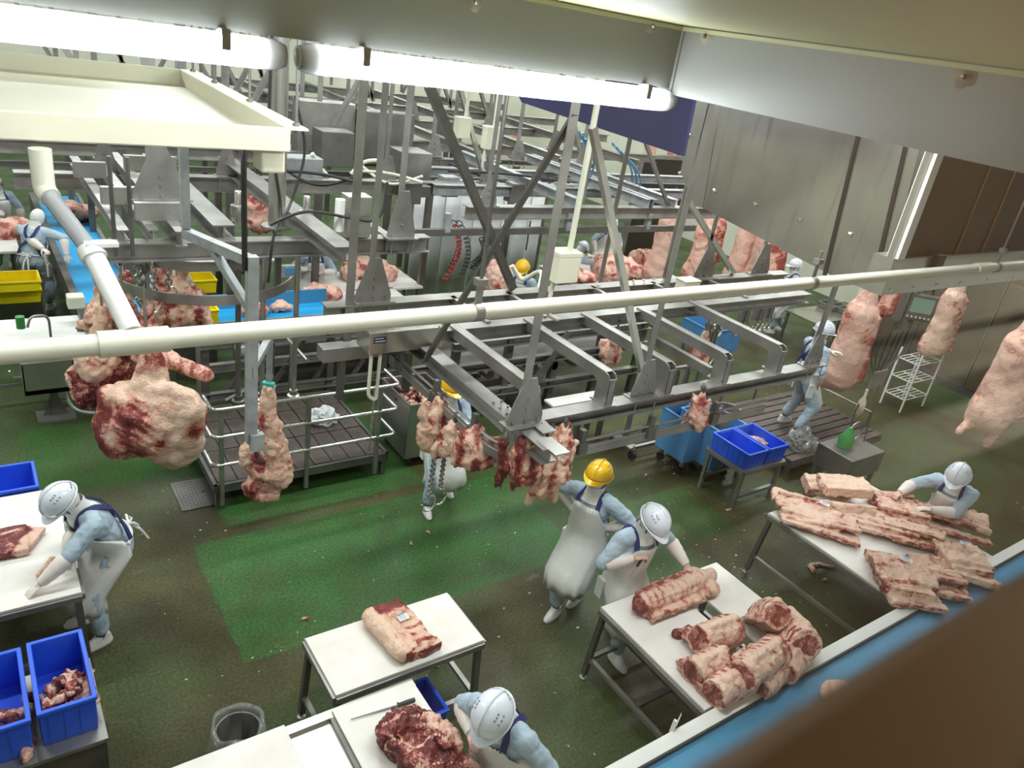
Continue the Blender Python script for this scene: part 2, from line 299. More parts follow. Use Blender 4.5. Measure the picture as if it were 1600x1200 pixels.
# ------------------------------------------------------------------ floor
def floor_mat():
    m = bpy.data.materials.new('painted_wet_floor'); m.use_nodes = True; nt = m.node_tree; N = nt.nodes.new; L = nt.links.new
    b = nt.nodes['Principled BSDF']; b.inputs['Specular IOR Level'].default_value = 0.22
    tc = N('ShaderNodeTexCoord'); sx = N('ShaderNodeSeparateXYZ')
    wob = N('ShaderNodeTexNoise'); wob.inputs['Scale'].default_value = 5; wob.inputs['Detail'].default_value = 5
    L(tc.outputs['Object'], wob.inputs[0])
    add = N('ShaderNodeMixRGB'); add.blend_type = 'LINEAR_LIGHT'; add.inputs[0].default_value = 0.05
    L(tc.outputs['Object'], add.inputs[1]); L(wob.outputs['Color'], add.inputs[2]); L(add.outputs[0], sx.inputs[0])
    def mth(op, a, c=None, d=None):
        n = N('ShaderNodeMath'); n.operation = op
        for i, x in enumerate((a, c, d)):
            if x is None: continue
            if isinstance(x, (int, float)): n.inputs[i].default_value = x
            else: L(x, n.inputs[i])
        return n.outputs[0]
    def band(o, lo, hi, soft):
        a = N('ShaderNodeMapRange'); a.interpolation_type = 'SMOOTHSTEP'; L(o, a.inputs[0]); a.inputs[1].default_value = lo-soft; a.inputs[2].default_value = lo+soft
        c = N('ShaderNodeMapRange'); c.interpolation_type = 'SMOOTHSTEP'; L(o, c.inputs[0]); c.inputs[1].default_value = hi-soft; c.inputs[2].default_value = hi+soft
        return mth('SUBTRACT', a.outputs[0], c.outputs[0])
    def rect(x0, x1, y0, y1, soft=0.03): return mth('MULTIPLY', band(sx.outputs[0], x0, x1, soft), band(sx.outputs[1], y0, y1, soft))
    def nz(s, d=5, dist=0.0):
        n = N('ShaderNodeTexNoise'); n.inputs['Scale'].default_value = s; n.inputs['Detail'].default_value = d; n.inputs['Distortion'].default_value = dist
        L(tc.outputs['Object'], n.inputs[0]); return n.outputs['Fac']
    def ramp(x, p0, c0, p1, c1):
        r = N('ShaderNodeValToRGB'); r.color_ramp.elements[0].position = p0; r.color_ramp.elements[1].position = p1
        r.color_ramp.elements[0].color = (*c0, 1); r.color_ramp.elements[1].color = (*c1, 1); L(x, r.inputs[0]); return r.outputs[0]
    def mix(f, a, c):
        n = N('ShaderNodeMixRGB'); L(f, n.inputs[0]); L(a, n.inputs[1])
        if isinstance(c, tuple): n.inputs[2].default_value = (*c, 1)
        else: L(c, n.inputs[2])
        return n.outputs[0]
    worn = ramp(nz(0.9, 9, 0.6), 0.36, (0.040, 0.038, 0.016), 0.66, (0.080, 0.074, 0.031))
    green = ramp(nz(1.6, 7, 0.2), 0.3, (0.029, 0.098, 0.024), 0.7, (0.044, 0.136, 0.034))
    leaf = ramp(nz(1.1, 7, 0.2), 0.3, (0.044, 0.078, 0.028), 0.7, (0.062, 0.104, 0.042))
    # worn-through to clean paint: whole left side and far side is greener, the traffic lanes are brown
    gx = N('ShaderNodeMapRange'); L(sx.outputs[0], gx.inputs[0]); gx.inputs[1].default_value = 1.9; gx.inputs[2].default_value = -0.4
    gy = N('ShaderNodeMapRange'); L(sx.outputs[1], gy.inputs[0]); gy.inputs[1].default_value = 6.9; gy.inputs[2].default_value = 9.0
    lf = mth('MULTIPLY', gx.outputs[0], gy.outputs[0])
    far = N('ShaderNodeMapRange'); L(sx.outputs[1], far.inputs[0]); far.inputs[1].default_value = 9.0; far.inputs[2].default_value = 11.0
    lf = mth('MAXIMUM', lf, far.outputs[0])
    col = mix(lf, worn, leaf)
    blot = N('ShaderNodeMapRange'); L(nz(0.55, 4, 0.3), blot.inputs[0]); blot.inputs[1].default_value = 0.44; blot.inputs[2].default_value = 0.60; blot.inputs[4].default_value = 0.6
    col = mix(blot.outputs[0], col, leaf)
    pn = N('ShaderNodeMapRange'); L(nz(1.7, 6, 0.6), pn.inputs[0]); pn.inputs[1].default_value = 0.32; pn.inputs[2].default_value = 0.58; pn.inputs[3].default_value = 0.45; pn.inputs[4].default_value = 1.0
    for r_, s in ((rect(1.5, 5.35, 4.95, 6.72, 0.02), 0.95), (rect(1.9, 4.3, 6.9, 9.4, 0.05), 0.9), (rect(0.2, 1.9, 8.1, 9.7, 0.1), 0.7), (rect(6.1, 7.6, 4.55, 5.55, 0.03), 0.6), (rect(0.9, 2.1, 3.0, 4.4, 0.3), 0.35), (rect(4.3, 6.2, 5.5, 7.2, 0.4), 0.5), (rect(5.0, 6.4, 4.1, 5.1, 0.3), 0.35)):
        col = mix(mth('MULTIPLY', mth('MULTIPLY', r_, s), pn.outputs[0]), col, green)
    # pale scuffs and fine grit of the non-slip coating
    sc = N('ShaderNodeMapRange'); L(nz(2.2, 9, 1.2), sc.inputs[0]); sc.inputs[1].default_value = 0.66; sc.inputs[2].default_value = 0.80; sc.inputs[4].default_value = 0.45
    col = mix(sc.outputs[0], col, (0.20, 0.18, 0.11))
    gr = N('ShaderNodeMapRange'); L(nz(38, 8), gr.inputs[0]); gr.inputs[1].default_value = 0.35; gr.inputs[2].default_value = 0.68; gr.inputs[3].default_value = 0.66; gr.inputs[4].default_value = 1.30
    mul = N('ShaderNodeMixRGB'); mul.blend_type = 'MULTIPLY'; mul.inputs[0].default_value = 1; L(col, mul.inputs[1]); L(gr.outputs[0], mul.inputs[2])
    L(mul.outputs[0], b.inputs['Base Color'])
    ro = N('ShaderNodeMapRange'); L(nz(1.3, 6, 0.4), ro.inputs[0]); ro.inputs[1].default_value = 0.35; ro.inputs[2].default_value = 0.65; ro.inputs[3].default_value = 0.30; ro.inputs[4].default_value = 0.62
    L(ro.outputs[0], b.inputs['Roughness'])
    bp = N('ShaderNodeBump'); bp.inputs['Strength'].default_value = 0.35; bp.inputs['Distance'].default_value = 0.006; L(nz(60, 3), bp.inputs['Height']); L(bp.outputs[0], b.inputs['Normal'])
    return m
M['floor'] = floor_mat()
o = MB().b2((-7, 0.2, -0.2), (21, 26, 0)).build('floor', 'floor'); struct(o)
# keep world coordinates as object coordinates for the floor paint
o.data.transform(Matrix.Translation(o.location)); o.location = (0, 0, 0)

def wallbox(name, lo, hi, m): return struct(MB().b2(lo, hi).build(name, m))
wallbox('wall_back', (-7, 26, 0), (21, 26.2, 6), 'wall')
wallbox('wall_left', (-7.2, 0.2, 0), (-7, 26, 6), 'wall')
wallbox('wall_right', (19, 8.7, 0), (19.2, 26, 6), 'wall')
wallbox('ceiling', (-7, 1.95, 5.85), (21, 26, 6.0), 'wall')
wallbox('wall_front', (-7, -0.30, 0), (16.5, -0.10, 3.7), 'wall')
# cold-store block on the right: its stainless faces and the door
wr = wallbox('wall_cold_store', (16.1, 1.0, 0), (16.3, 8.7, 6), 'door')
wallbox('wall_cold_store_end', (16.1, 8.5, 0), (19.0, 8.7, 6), 'wall')
for i, yy in enumerate((2.3, 3.5, 4.75, 5.9, 7.2)):
    MB().b2((16.07, yy-0.012, 0.1), (16.10, yy+0.012, 5.2)).build('panel_joint', 'steel_dark', wr)
MB().b2((16.05, 1.0, 0.0), (16.1, 8.5, 0.16)).build('kick_plate', 'steel_dark', wr)
d = thing('door_1', None, None, (16.05, 5.35, 0), kind='structure')
MB().b2((16.02, 4.85, 0.15), (16.10, 5.85, 2.35)).build('door_leaf', 'door', d, bevel=0.01)
MB().b2((15.97, 4.95, 1.0), (16.03, 5.02, 1.35)).build('door_handle', 'bright', d, bevel=0.01)
MB().b2((16.0, 5.2, 1.25), (16.03, 5.6, 2.0)).build('vision_panel', 'shutter', d)

# ------------------------------------------------------------------ the box round the gallery window: bulkheads, soffit, sill, pane, corridor behind
BY = 1.93; BX = along((2.13, BY, 5.28), XA, 1056).x; BZ1 = 5.385; BZ0 = ONX(1345, 214, BX).z
wf = wallbox('wall_bulkhead_left', (-4.0, BY, 5.195), (BX, BY+0.06, 6.0), 'bulk')
wb = wallbox('wall_bulkhead_right', (BX, 0.3, BZ0), (BX+0.12, BY+0.06, 6.0), 'bulk')
MB().b2((-4.0, BY-0.006, BZ1-0.016), (BX, BY, BZ1-0.004)).build('cover_strip', 'olive', wf)
MB().b2((BX-0.006, 0.3, BZ1-0.016), (BX, BY, BZ1-0.004)).build('cover_strip', 'olive', wb)
MB().b2((BX-0.004, BY-0.012, BZ0), (BX+0.002, BY, BZ1)).build('corner_joint', 'bulk', wb)
wallbox('ceiling_soffit', (-4.0, 0.13, BZ1), (BX, BY, BZ1+0.06), 'olive')
wallbox('wall_window_head', (-4, 0.13, BZ1+0.06), (9, 0.25, 6.6), 'olive')
def anchor(P, nx, parent):
    """bolt with a ragged patch of dried sealant round it"""
    vs = []; n = 15; c = V(P); a, b = (V((0, 1, 0)), V((0, 0, 1))) if nx else (V((1, 0, 0)), V((0, 0, 1)))
    nn = V((-1, 0, 0)) if nx else V((0, -1, 0)); m = MB()
    ring = [c+nn*0.001+(a*math.cos(2*math.pi*i/n)+b*math.sin(2*math.pi*i/n))*(0.021+0.010*random.random()) for i in range(n)]
    m.add([c+nn*0.005]+ring, [(0, i+1, (i+1) % n+1) for i in range(n)]); s = m.build('sealant', 'sealant', parent)
    MB().lathe(c, [(0.006, 0.0), (0.006, 0.012), (0.004, 0.016)], 8, axis=(a, b, nn)).build('bolt', 'steel', s)
for px, py in ((1103, 57), (1508, 120)): anchor(ONX(px, py, BX), True, wb)
for px, py in ((742, 3), (1017, 40)): anchor(ONY(px, py, BY), False, wf)

sill = thing('trim_1', None, None, (0.4, 0, 5.2), kind='structure')
sy = W(1300, 1046, 5.2).y
MB().b2((-0.3, -0.10, 5.06), (3.0, sy, 5.2)).build('sill_board', 'brown', sill, bevel=0.006)
MB().b2((-0.3, sy-0.05, 5.2), (3.0, sy-0.034, 5.208)).build('sill_bead', 'brown', sill, bevel=0.003)
MB().b2((-0.3, sy-0.085, 5.2), (3.0, sy-0.078, 5.204)).build('sill_bead', 'cream', sill, bevel=0.002)
gl = MB().add([(-2.5, sy+0.015, 5.07), (4.5, sy+0.015, 5.07), (4.5, sy+0.015, 5.386), (-2.5, sy+0.015, 5.386)], [(0, 1, 2, 3)])
win = struct(gl.build('window_1', 'glass'))
M['corr'] = mat('corridor_wall', (0.34, 0.22, 0.12), 0.6, 0, 0.1, 1.0)
wallbox('wall_corridor', (-4, -1.9, 3.8), (9, -1.8, 6.6), 'corr')
wallbox('wall_corridor_end', (8.9, -1.8, 3.8), (9.0, 0.13, 6.6), 'corr')
wallbox('floor_corridor', (-4, -1.9, 3.7), (9, -0.1, 3.8), 'corr')
wallbox('ceiling_corridor', (-4, -1.9, 6.5), (9, 0.13, 6.6), 'olive')
wallbox('wall_corridor_parapet', (-4, -0.1, 3.8), (9, sy-0.012, 5.055), 'brown')

# ------------------------------------------------------------------ tube lights on the bulkhead
def tube_light(x0, label):
    t = thing('tube_light', label, 'light', (x0, BY+0.01, 5.15), 'tube lights along the window head')
    y, z = BY+0.005, 5.155; L_ = 1.30
    MB().tube([(x0+0.07, y, z), (x0+L_-0.07, y, z)], 0.024, 16).build('tube', 'tube', t, True)
    for a in (x0+0.035, x0+L_-0.035):
        MB().tube([(a-0.03, y, z), (a+0.03, y, z)], 0.026, 12).build('end_cap', 'white', t, True)
    pr = [(0.004, -L_/2), (0.026, -L_/2+0.006), (0.035, -L_/2+0.03), (0.035, L_/2-0.03), (0.026, L_/2-0.006), (0.004, L_/2)]
    MB().lathe((x0+L_/2, y, z), pr, 24, axis=(V((0, 1, 0)), V((0, 0, 1)), V((1, 0, 0)))).build('cover', 'clear', t, 'all')
    for a in (x0+0.17, x0+L_-0.15):
        m = MB(); m.box((a, y-0.012, z+0.038), (0.02, 0.05, 0.012)); m.box((a, y-0.036, z+0.02), (0.02, 0.004, 0.04)); m.build('clip', 'steel', t)
tube_light(-0.62, 'fluorescent tube light in a clear cover, left of the pair under the window head')
tube_light(0.70, 'fluorescent tube light in a clear cover, right of the pair, ending at the steel duct')

# ------------------------------------------------------------------ cream drip tray and its drain
tz, th = 4.70, 0.095
c0 = W(452, 237, tz); x1, y0 = c0.x, c0.y; c1 = W(281, 108, tz+th); y1 = c1.y; xl = -1.7
tray = thing('drip_tray', 'big cream drip tray with upturned rim hanging below the window lights', 'tray', ((x1+xl)/2, (y0+y1)/2, tz))
MB().b2((xl, y0, tz), (x1, y1, tz+0.012)).build('tray_floor', 'cream', tray)
MB().b2((xl, y0-0.012, tz), (x1, y0, tz+th)).build('rim', 'cream', tray, bevel=0.004)
MB().b2((xl, y1, tz), (x1, y1+0.012, tz+th)).build('rim', 'cream', tray, bevel=0.004)
MB().b2((x1-0.012, y0, tz), (x1, y1, tz+th)).build('rim', 'cream', tray, bevel=0.004)
MB().b2((x1, y0-0.012, tz+th-0.008), (x1+0.075, y1+0.012, tz+th)).build('flange', 'cream', tray)
for t_ in (0.03, 0.38, 0.72, 0.97):
    y = y0+(y1-y0)*t_; r = MB().tube([(x1+0.045, y, tz+th-0.03), (x1+0.045, y, 5.84)], 0.007, 8)
    r.lathe((x1+0.045, y, tz+th), [(0.016, 0), (0.016, 0.012)], 6); r.build('threaded_rod', 'steel', tray)
MB().box((x1-0.05, y0+0.1, tz-0.05), (0.10, 0.12, 0.1)).build('outlet_box', 'cream', tray, bevel=0.01)

pz = 4.18
pa = W(0, 552, pz); pb = along(pa, XA, 1640); py_ = pa.y; pr = 0.036
pipe = thing('drain_pipe', 'long cream drain pipe crossing the whole view in front of the rails', 'pipe', (2.5, py_, pz))
MB().tube([(pa.x-0.5, py_, pz), (pb.x, py_, pz)], pr, 20).build('pipe_run', 'pvc', pipe, True)
ja, jb = along(pa, XA, 153), along(pa, XA, 264); jt = along(pa, XA, 214)
m = MB(); m.tube([(ja.x, py_, pz), (jb.x, py_, pz)], pr+0.008, 20); m.build('tee_socket', 'pvc', pipe, True)
for q in (1535,):
    c = along(pa, XA, q); MB().tube([(c.x-0.12, py_, pz), (c.x+0.12, py_, pz)], pr+0.007, 20).build('coupling', 'pvc', pipe, True)
def clamp(px, top, rod_m):
    c = along(pa, XA, px); s = V((c.x, py_, pz))
    m = MB(); m.lathe(s-V((0.02, 0, 0)), [(pr+0.002, 0), (pr+0.006, 0), (pr+0.006, 0.04), (pr+0.002, 0.04)], 20, axis=(V((0, 1, 0)), V((0, 0, 1)), V((1, 0, 0))))
    m.box(s+V((0, 0, pr+0.05)), (0.036, 0.006, 0.09)); m.box(s+V((0, 0, pr+0.10)), (0.05, 0.04, 0.03)); cl = m.build('pipe_clamp', 'steel', pipe)
    MB().tube([s+V((0, 0, pr+0.1)), s+V((0, 0, top-pz))], 0.0085, 8).build('hanger_rod', rod_m, cl, True)
clamp(745, 5.84, 'steel_dark'); clamp(1268, pz+.2, 'steel'); clamp(1556, 5.6, 'steel')
dz = 4.68; d1 = W(62, 232, dz)
branch = thing('branch_pipe', 'sloping drain branch from the cream tray, clear upper half and white lower half', 'pipe', tuple(d1))
A_ = V((jt.x-0.012, py_+0.02, pz+0.03)); Bt = V(d1)
mid = A_.lerp(Bt, 0.42)
k = Bt-V((0, 0, 0.14))
MB().tube([A_, mid], 0.033, 16).build('white_pipe', 'white', branch, True)
MB().tube([A_.lerp(mid, 0.93), A_.lerp(mid, 1.06)], 0.042, 16).build('socket', 'white', branch, True)
MB().tube([mid, k+(mid-k)*0.1], 0.029, 16).build('clear_pipe', 'pipe_clear', branch, True)
MB().tube(arc_pts([k+(mid-k)*0.14, k, Bt], 0.1), 0.036, 14).build('elbow', 'pvc', branch, True)
MB().box(mid+V((0.03, 0, 0.03)), (0.10, 0.05, 0.012)).build('clamp_plate', 'white', branch)

# ------------------------------------------------------------------ stainless duct hood
DXx = 5.97
DXx = 5.97
P = lambda px, py: ONX(px, py, DXx)
duct = thing('exhaust_duct', 'large stainless sheet duct with riveted flange and sloping underside, below the bulkhead', 'duct', tuple(P(1250, 300)))
poly = [P(1128, 150), P(1098, 325), P(1318, 440), P(1378, 460), P(1450, 180)]
MB().prism(poly, (0.9, 0, 0)).build('duct_body', 'sheet', duct)
fl = [P(1092, 130), P(1064, 268), P(1086, 322), P(1098, 325), P(1128, 150)]
MB().prism([p+V((-0.006, 0, 0)) for p in fl], (0.03, 0, 0)).build('flange', 'stainless', duct)
for a, b in (((1357, 150), (1289, 430)), ((1430, 170), (1362, 456))):
    MB().bar(P(*a)-V((0.008, 0, 0)), P(*b)-V((0.008, 0, 0)), 0.030, 0.02, up=(1, 0, 0)).build('seam', 'black', duct)
for q in ((1079, 212), (1063, 271), (1066, 298), (1076, 316), (1117, 298), (1181, 319), (1251, 343), (1329, 366), (1369, 407)):
    MB().lathe(P(*q), [(0.019, 0), (0.019, 0.016), (0.008, 0.024)], 10, axis=(V((0, 1, 0)), V((0, 0, 1)), V((-1, 0, 0)))).build('rivet', 'bright', duct)

# hanging bulkhead with the dark window to the right of the duct
hy = 2.74
hb = thing('hanging_partition', 'stainless-framed hanging partition with dark brown glazing at the upper right', 'partition', (6.5, hy, 4.2))
Q = lambda px, py: ONY(px, py, hy)
a = Q(1376, 462); zb = a.z; xa = a.x; zt = Q(1416, 404).z; xr = 10.2
MB().b2((xa, hy, zb), (xr, hy+0.16, zt)).build('bottom_channel', 'stainless', hb)
g = Q(1413, 400); xf = g.x
MB().b2((xf, hy+0.03, zt), (xr, hy+0.06, 5.84)).build('dark_glazing', 'shutter', hb)
MB().b2((xf-0.09, hy-0.01, zt), (xf, hy+0.08, 5.84)).build('side_frame', 'white', hb)
MB().b2((xa+.004, hy+0.02, zt), (xf-0.09, hy+0.06, 5.84)).build('side_panel', 'sheet', hb)
for q in (1525, 1566):
    p = Q(q, 330); MB().b2((p.x-0.006, hy+0.02, zt), (p.x+0.006, hy+0.032, 5.84)).build('glazing_bar', 'brown', hb)
p = Q(1462, 408); MB().box((p.x, hy-0.02, zt-0.04), (0.11, 0.05, 0.13)).build('latch', 'black', hb, bevel=0.01)
for q in (1395, 1430, 1465, 1500, 1540, 1580):
    p = Q(q, 440); MB().lathe((p.x, hy, zb+0.04), [(0.012, 0), (0.012, 0.01), (0.006, 0.015)], 8, axis=(V((1, 0, 0)), V((0, 0, 1)), V((0, -1, 0)))).build('bolt', 'bright', hb)

# dark blue sheet hanging behind the right tube light
nx = 4.5
nb = [ONX(795, 120, nx), ONX(815, 160, nx), ONX(1066, 244, nx), ONX(1090, 130, nx)]
tag(MB().prism(nb, (0.03, 0, 0)).build('wall_sheet', 'navy'), 'dark blue sheet panel hanging behind the right tube light', 'panel')

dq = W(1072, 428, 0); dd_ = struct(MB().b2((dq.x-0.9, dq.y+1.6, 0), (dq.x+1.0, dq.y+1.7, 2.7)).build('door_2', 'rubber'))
MB().b2((dq.x-1.0, dq.y+1.58, 0), (dq.x-0.9, dq.y+1.72, 2.8)).b2((dq.x+1.0, dq.y+1.58, 0), (dq.x+1.1, dq.y+1.72, 2.8)).b2((dq.x-1.0, dq.y+1.58, 2.7), (dq.x+1.1, dq.y+1.72, 2.8)).build('door_frame', 'steel', dd_)
# ------------------------------------------------------------------ overhead rail frames
CZ = 5.84
def I(par, name, P, Q, h=0.14, w=0.13, m='steel', t=0.012): return MB().ibeam(P, Q, h, w, t).build(name, m, par)
def bolts(m, pts, r=0.012, h=0.018):
    for p in pts: m.lathe(p, [(r, 0), (r, h)], 6)
def hanger(par, base, w=0.30, h=0.34, top=CZ, m='steel', post=0.06, upx=1.0, plate=True, ax='x'):
    """triangular gusset bolted on a rail with its upright post to the ceiling"""
    b = V(base); X = V((1, 0, 0)) if ax == 'x' else V((0, 1, 0)); Y = V((0, 1, 0)) if ax == 'x' else V((1, 0, 0))
    g = None
    if plate:
        k = MB(); k.prism([b+X*(-w/2)-Y*0.006, b+X*(w/2)-Y*0.006, b+X*(w/2)+V((0, 0, 0.07))-Y*0.006, b+X*0.055+V((0, 0, h))-Y*0.006, b-X*0.055+V((0, 0, h))-Y*0.006, b-X*(w/2)+V((0, 0, 0.07))-Y*0.006], Y*0.012)
        k.box(b+V((0, 0, 0.006)), (w*1.1, 0.16, 0.012) if ax == 'x' else (0.16, w*1.1, 0.012))
        for a, z in ((-0.35, 0.04), (0, 0.04), (0.35, 0.04), (0.0, 0.14), (0.0, 0.22)):
            k.lathe(b+X*(a*w)+V((0, 0, z))-Y*0.006, [(0.012, 0), (0.012, 0.02)], 6, axis=(X, V((0, 0, 1)), -Y))
        g = k.build('gusset_plate', m, par)
        u = MB()
        for a in (-0.4, 0.4):
            for c in (-0.06, 0.06):
                p = b+X*(a*w)+Y*c; u.tube([p+V((0, 0, 0.02)), p-V((0, 0, 0.17))], 0.007, 6)
        u.build('u_bolts', m, par)
    MB().angle(b+V((0, 0, 0.03)), V((b.x, b.y, top)), post, 0.008).build('hanger_post', m, par)
    return b
def brace(par, P, Q, w=0.055, m='steel'): return MB().angle(P, Q, w, 0.008).build('diagonal_brace', m, par)

# --- lower rail frame, right of centre (arms bent down onto the near beam)
z0 = 2.5
n0 = W(812, 655, z0); n1 = along(n0, XA, 1268)
LF = thing('overhead_rail_frame', 'lower overhead rail frame with five bent-down arms, right of the centre', 'rail frame', ((n0.x+n1.x)/2, n0.y, z0))
I(LF, 'beam', n0, n1+V((0.12, 0, 0)), 0.12, 0.15)
gx = n0.x-0.02
gy1 = along(V((gx, n0.y, z0)), YA, 636).y; gy0 = along(V((gx, n0.y, z0)), YA, 862).y
I(LF, 'beam', V((gx, gy0, z0-0.01)), V((gx, gy1, z0-0.01)), 0.13, 0.15)
k = MB(); k.box((gx+0.12, n0.y-0.16, z0+0.008), (0.13, 0.22, 0.012)); k.box((gx+0.02, n0.y-0.45, z0+0.0), (0.14, 0.24, 0.016)); k.build('corner_plate', 'bright', LF)
k = MB(); bolts(k, [V((gx+a, n0.y+b, z0)) for a in (-0.04, 0.04) for b in (0.1, 0.2, 0.3)]); k.build('bolt_row', 'steel', LF)
M1 = W(840, 498, 2.78); M2 = W(876, 450, 2.80)
ka = z0+0.30
for px, py in ((834, 600), (956, 582), (1049, 567), (1139, 553), (1221, 538)):
    x = W(px, py, ka).x
    pr_ = [V((x, n0.y-0.05, z0)), V((x, n0.y-0.05, ka-0.06)), V((x, n0.y-0.02, ka-0.015)), V((x, n0.y+0.04, ka)), V((x, M1.y, ka)), V((x, M1.y, ka-0.1)), V((x, n0.y+0.13, ka-0.1)), V((x, n0.y+0.10, ka-0.13)), V((x, n0.y+0.10, z0))]
    a_ = MB().prism([p+V((-0.045, 0, 0)) for p in pr_], (0.012, 0, 0)); a_.prism([p+V((0.033, 0, 0)) for p in pr_], (0.012, 0, 0))
    a_.b2((x-0.04, n0.y+0.02, ka-0.012), (x+0.04, M1.y, ka-0.002)); a_.b2((x-0.04, n0.y-0.05, z0), (x+0.04, n0.y-0.04, ka-0.05)); a_.b2((x-0.06, n0.y-0.08, z0), (x+0.06, n0.y+0.13, z0+0.012))
    a_.build('bent_arm', 'steel', LF)
q = W(1109, 575, 2.45); MB().channel(V((q.x, q.y, 2.45)), V((q.x, M1.y, 2.45)), 0.1, 0.07).build('cross_channel', 'steel', LF)
h1 = hanger(LF, W(818, 662, z0), 0.34, 0.40, post=0.075); h2 = hanger(LF, along(n0, XA, 1003), 0.30, 0.36, post=0.06); h3 = hanger(LF, along(n0, XA, 1268), 0.30, 0.36)
brace(LF, W(668, 566, z0), alongy(h1, ZA, 180), 0.06, 'steel_dark'); brace(LF, ONY(1003, 585, h2.y), ONY(925, 203, h2.y), 0.05, 'bright')
# shackle rail below it, running round the corner
rz_ = 2.22; ry_ = n0.y+0.10; rx_ = gx-0.16
rail = arc_pts([(rx_, gy1, rz_), (rx_, ry_-0.28, rz_), (n1.x-0.9, ry_-0.28, rz_)], 0.42, 10)
k = MB()
for d in (0.0, 0.07): k.tube([p+V((0, 0, d)) for p in rail], 0.013, 6)
for i in range(len(rail)-1): k.bar(rail[i]-V((0, 0, 0.03)), rail[i+1]-V((0, 0, 0.03)), 0.018, 0.09)
k.build('shackle_rail', 'steel', LF)
def rail_brackets(par, pts, zt):
    for p in pts:
        p = V(p); k = MB(); k.bar(p+V((0, 0, 0.02)), V((p.x, p.y, zt)), 0.05, 0.05); k.box(p+V((0, 0, 0.01)), (0.09, 0.09, 0.10)); k.build('rail_bracket', 'steel_dark', par)
rail_brackets(LF, [(rx_, n0.y+a, rz_) for a in (0.35, 1.0, 1.7)]+[(n0.x+a, ry_-0.28, rz_) for a in (0.55, 1.35, 2.2)], z0-0.1)

# --- long rails M1, M2 behind, and what hangs on them
MF = thing('overhead_rail_frame', 'pair of long parallel overhead rails crossing the middle behind the cream pipe', 'rail frame', (M2.x, M2.y, 2.8))
I(MF, 'beam', along(M1, XA, 690), along(M1, XA, 1262), 0.13, 0.14)
I(MF, 'beam', along(M2, XA, 506), along(M2, XA, 1228), 0.16, 0.16)
m2 = lambda px: along(M2, XA, px)
for px in (582, 1098, 1186): hanger(MF, m2(px), 0.36, 0.42)
for px in (940, 1040): hanger(MF, m2(px), plate=False)
b0 = m2(800); brace(MF, b0, ONY(668, 138, M2.y), 0.075, 'steel_dark'); brace(MF, m2(1146), ONY(1072, 312, M2.y), 0.06, 'bright')
for px in (760, 850, 985, 1080, 1165): MB().channel(along(M1, XA, px)+V((0, 0.0, 0.02)), V((along(M1, XA, px).x, M2.y, 2.80)), 0.07, 0.05).build('cross_channel', 'steel', MF)
k = MB(); bolts(k, [m2(970+8*i)+V((0, -0.05+0.1*(i % 2), 0)) for i in range(10)]); k.build('bolt_row', 'bright', MF)
# lower rail pair under M1, left part, with the stainless control box on it
lo = W(500, 552, 2.35)
LB = thing('overhead_rail_frame', 'short grey box beam under the cream pipe, carrying a steel control box', 'rail frame', tuple(lo))
MB().bar(lo, along(lo, XA, 700), 0.16, 0.13).build('box_beam', 'steel', LB)
hanger(LB, along(lo, XA, 548)+V((0, 0, 0.06)), plate=False, post=0.08)
for px in (535, 640): MB().bar(along(lo, XA, px), along(lo, XA, px)-V((0, 0, 0.5)), 0.06).build('post', 'steel_dark', LB)
cb = W(576, 538, 2.55); cb2 = along(cb, XA, 692)
cbx = thing('control_box', 'long stainless control box with a small dark label, below the cream pipe', 'control box', (cb.x, cb.y, 2.42))
MB().b2((cb.x, cb.y-0.02, 2.45), (cb2.x, cb.y+0.26, 2.66)).build('casing', 'sheet', cbx, bevel=0.006)
k = MB(); k.b2((cb.x+0.04, cb.y-0.024, 2.56), (cb.x+0.16, cb.y-0.02, 2.62)); k.build('name_plate', 'ink', cbx)
k = MB(); k.b2((cb.x+0.05, cb.y-0.026, 2.602), (cb.x+0.13, cb.y-0.024, 2.608)); k.b2((cb.x+0.05, cb.y-0.026, 2.575), (cb.x+0.15, cb.y-0.024, 2.582)); k.build('plate_print', 'label', cbx)
MB().tube(arc_pts([(cb.x+0.06, cb.y+0.05, 2.47), (cb.x+0.05, cb.y+0.03, 2.0), (cb.x+0.13, cb.y+0.02, 1.95), (cb.x+0.15, cb.y+0.05, 2.47)], 0.1), 0.018, 8).build('conduit_loop', 'pvc', cbx, True)

# --- upper left frame
z1 = 3.1
u0 = W(152, 378, z1); u1 = along(u0, XA, 668)
UF = thing('overhead_rail_frame', 'upper left overhead frame of steel I-beams below the cream tray', 'rail frame', ((u0.x+u1.x)/2, u0.y, z1))
I(UF, 'beam', u0, u1, 0.17, 0.16)
u2 = W(446, 278, z1); I(UF, 'beam', along(u2, XA, 20), along(u2, XA, 880), 0.18, 0.16)
for (a, b), (px, py) in (((0, 0), (350, 352)), ((0, 0), (540, 386)), ((0, 0), (284, 362))):
    p = W(px, py, z1+0.14); I(UF, 'girder', p, V((p.x, u2.y+0.5, z1+0.14)), 0.14, 0.20 if px != 284 else 0.1)
g1 = W(252, 312, z1+0.2); hanger(UF, g1, 0.50, 0.52, post=0.12)
g2 = W(626, 372, z1+0.01); hanger(UF, g2, 0.32, 0.5, post=0.07)
for px in (165, 355, 605, 760): hanger(UF, along(u2, XA, px), 0.26, 0.34)
k = along(u2, XA, 757); brace(UF, k, ONY(718, 140, u2.y), 0.06, 'bright')
for px, py in ((372, 345), (478, 352)):
    p = W(px, py, z1); k = MB(); k.lathe(p, [(0.075, 0), (0.075, 0.16), (0.035, 0.165), (0.035, 0.30), (0.028, 0.31)], 18); k.build('guide_bush', 'bright', UF, True)
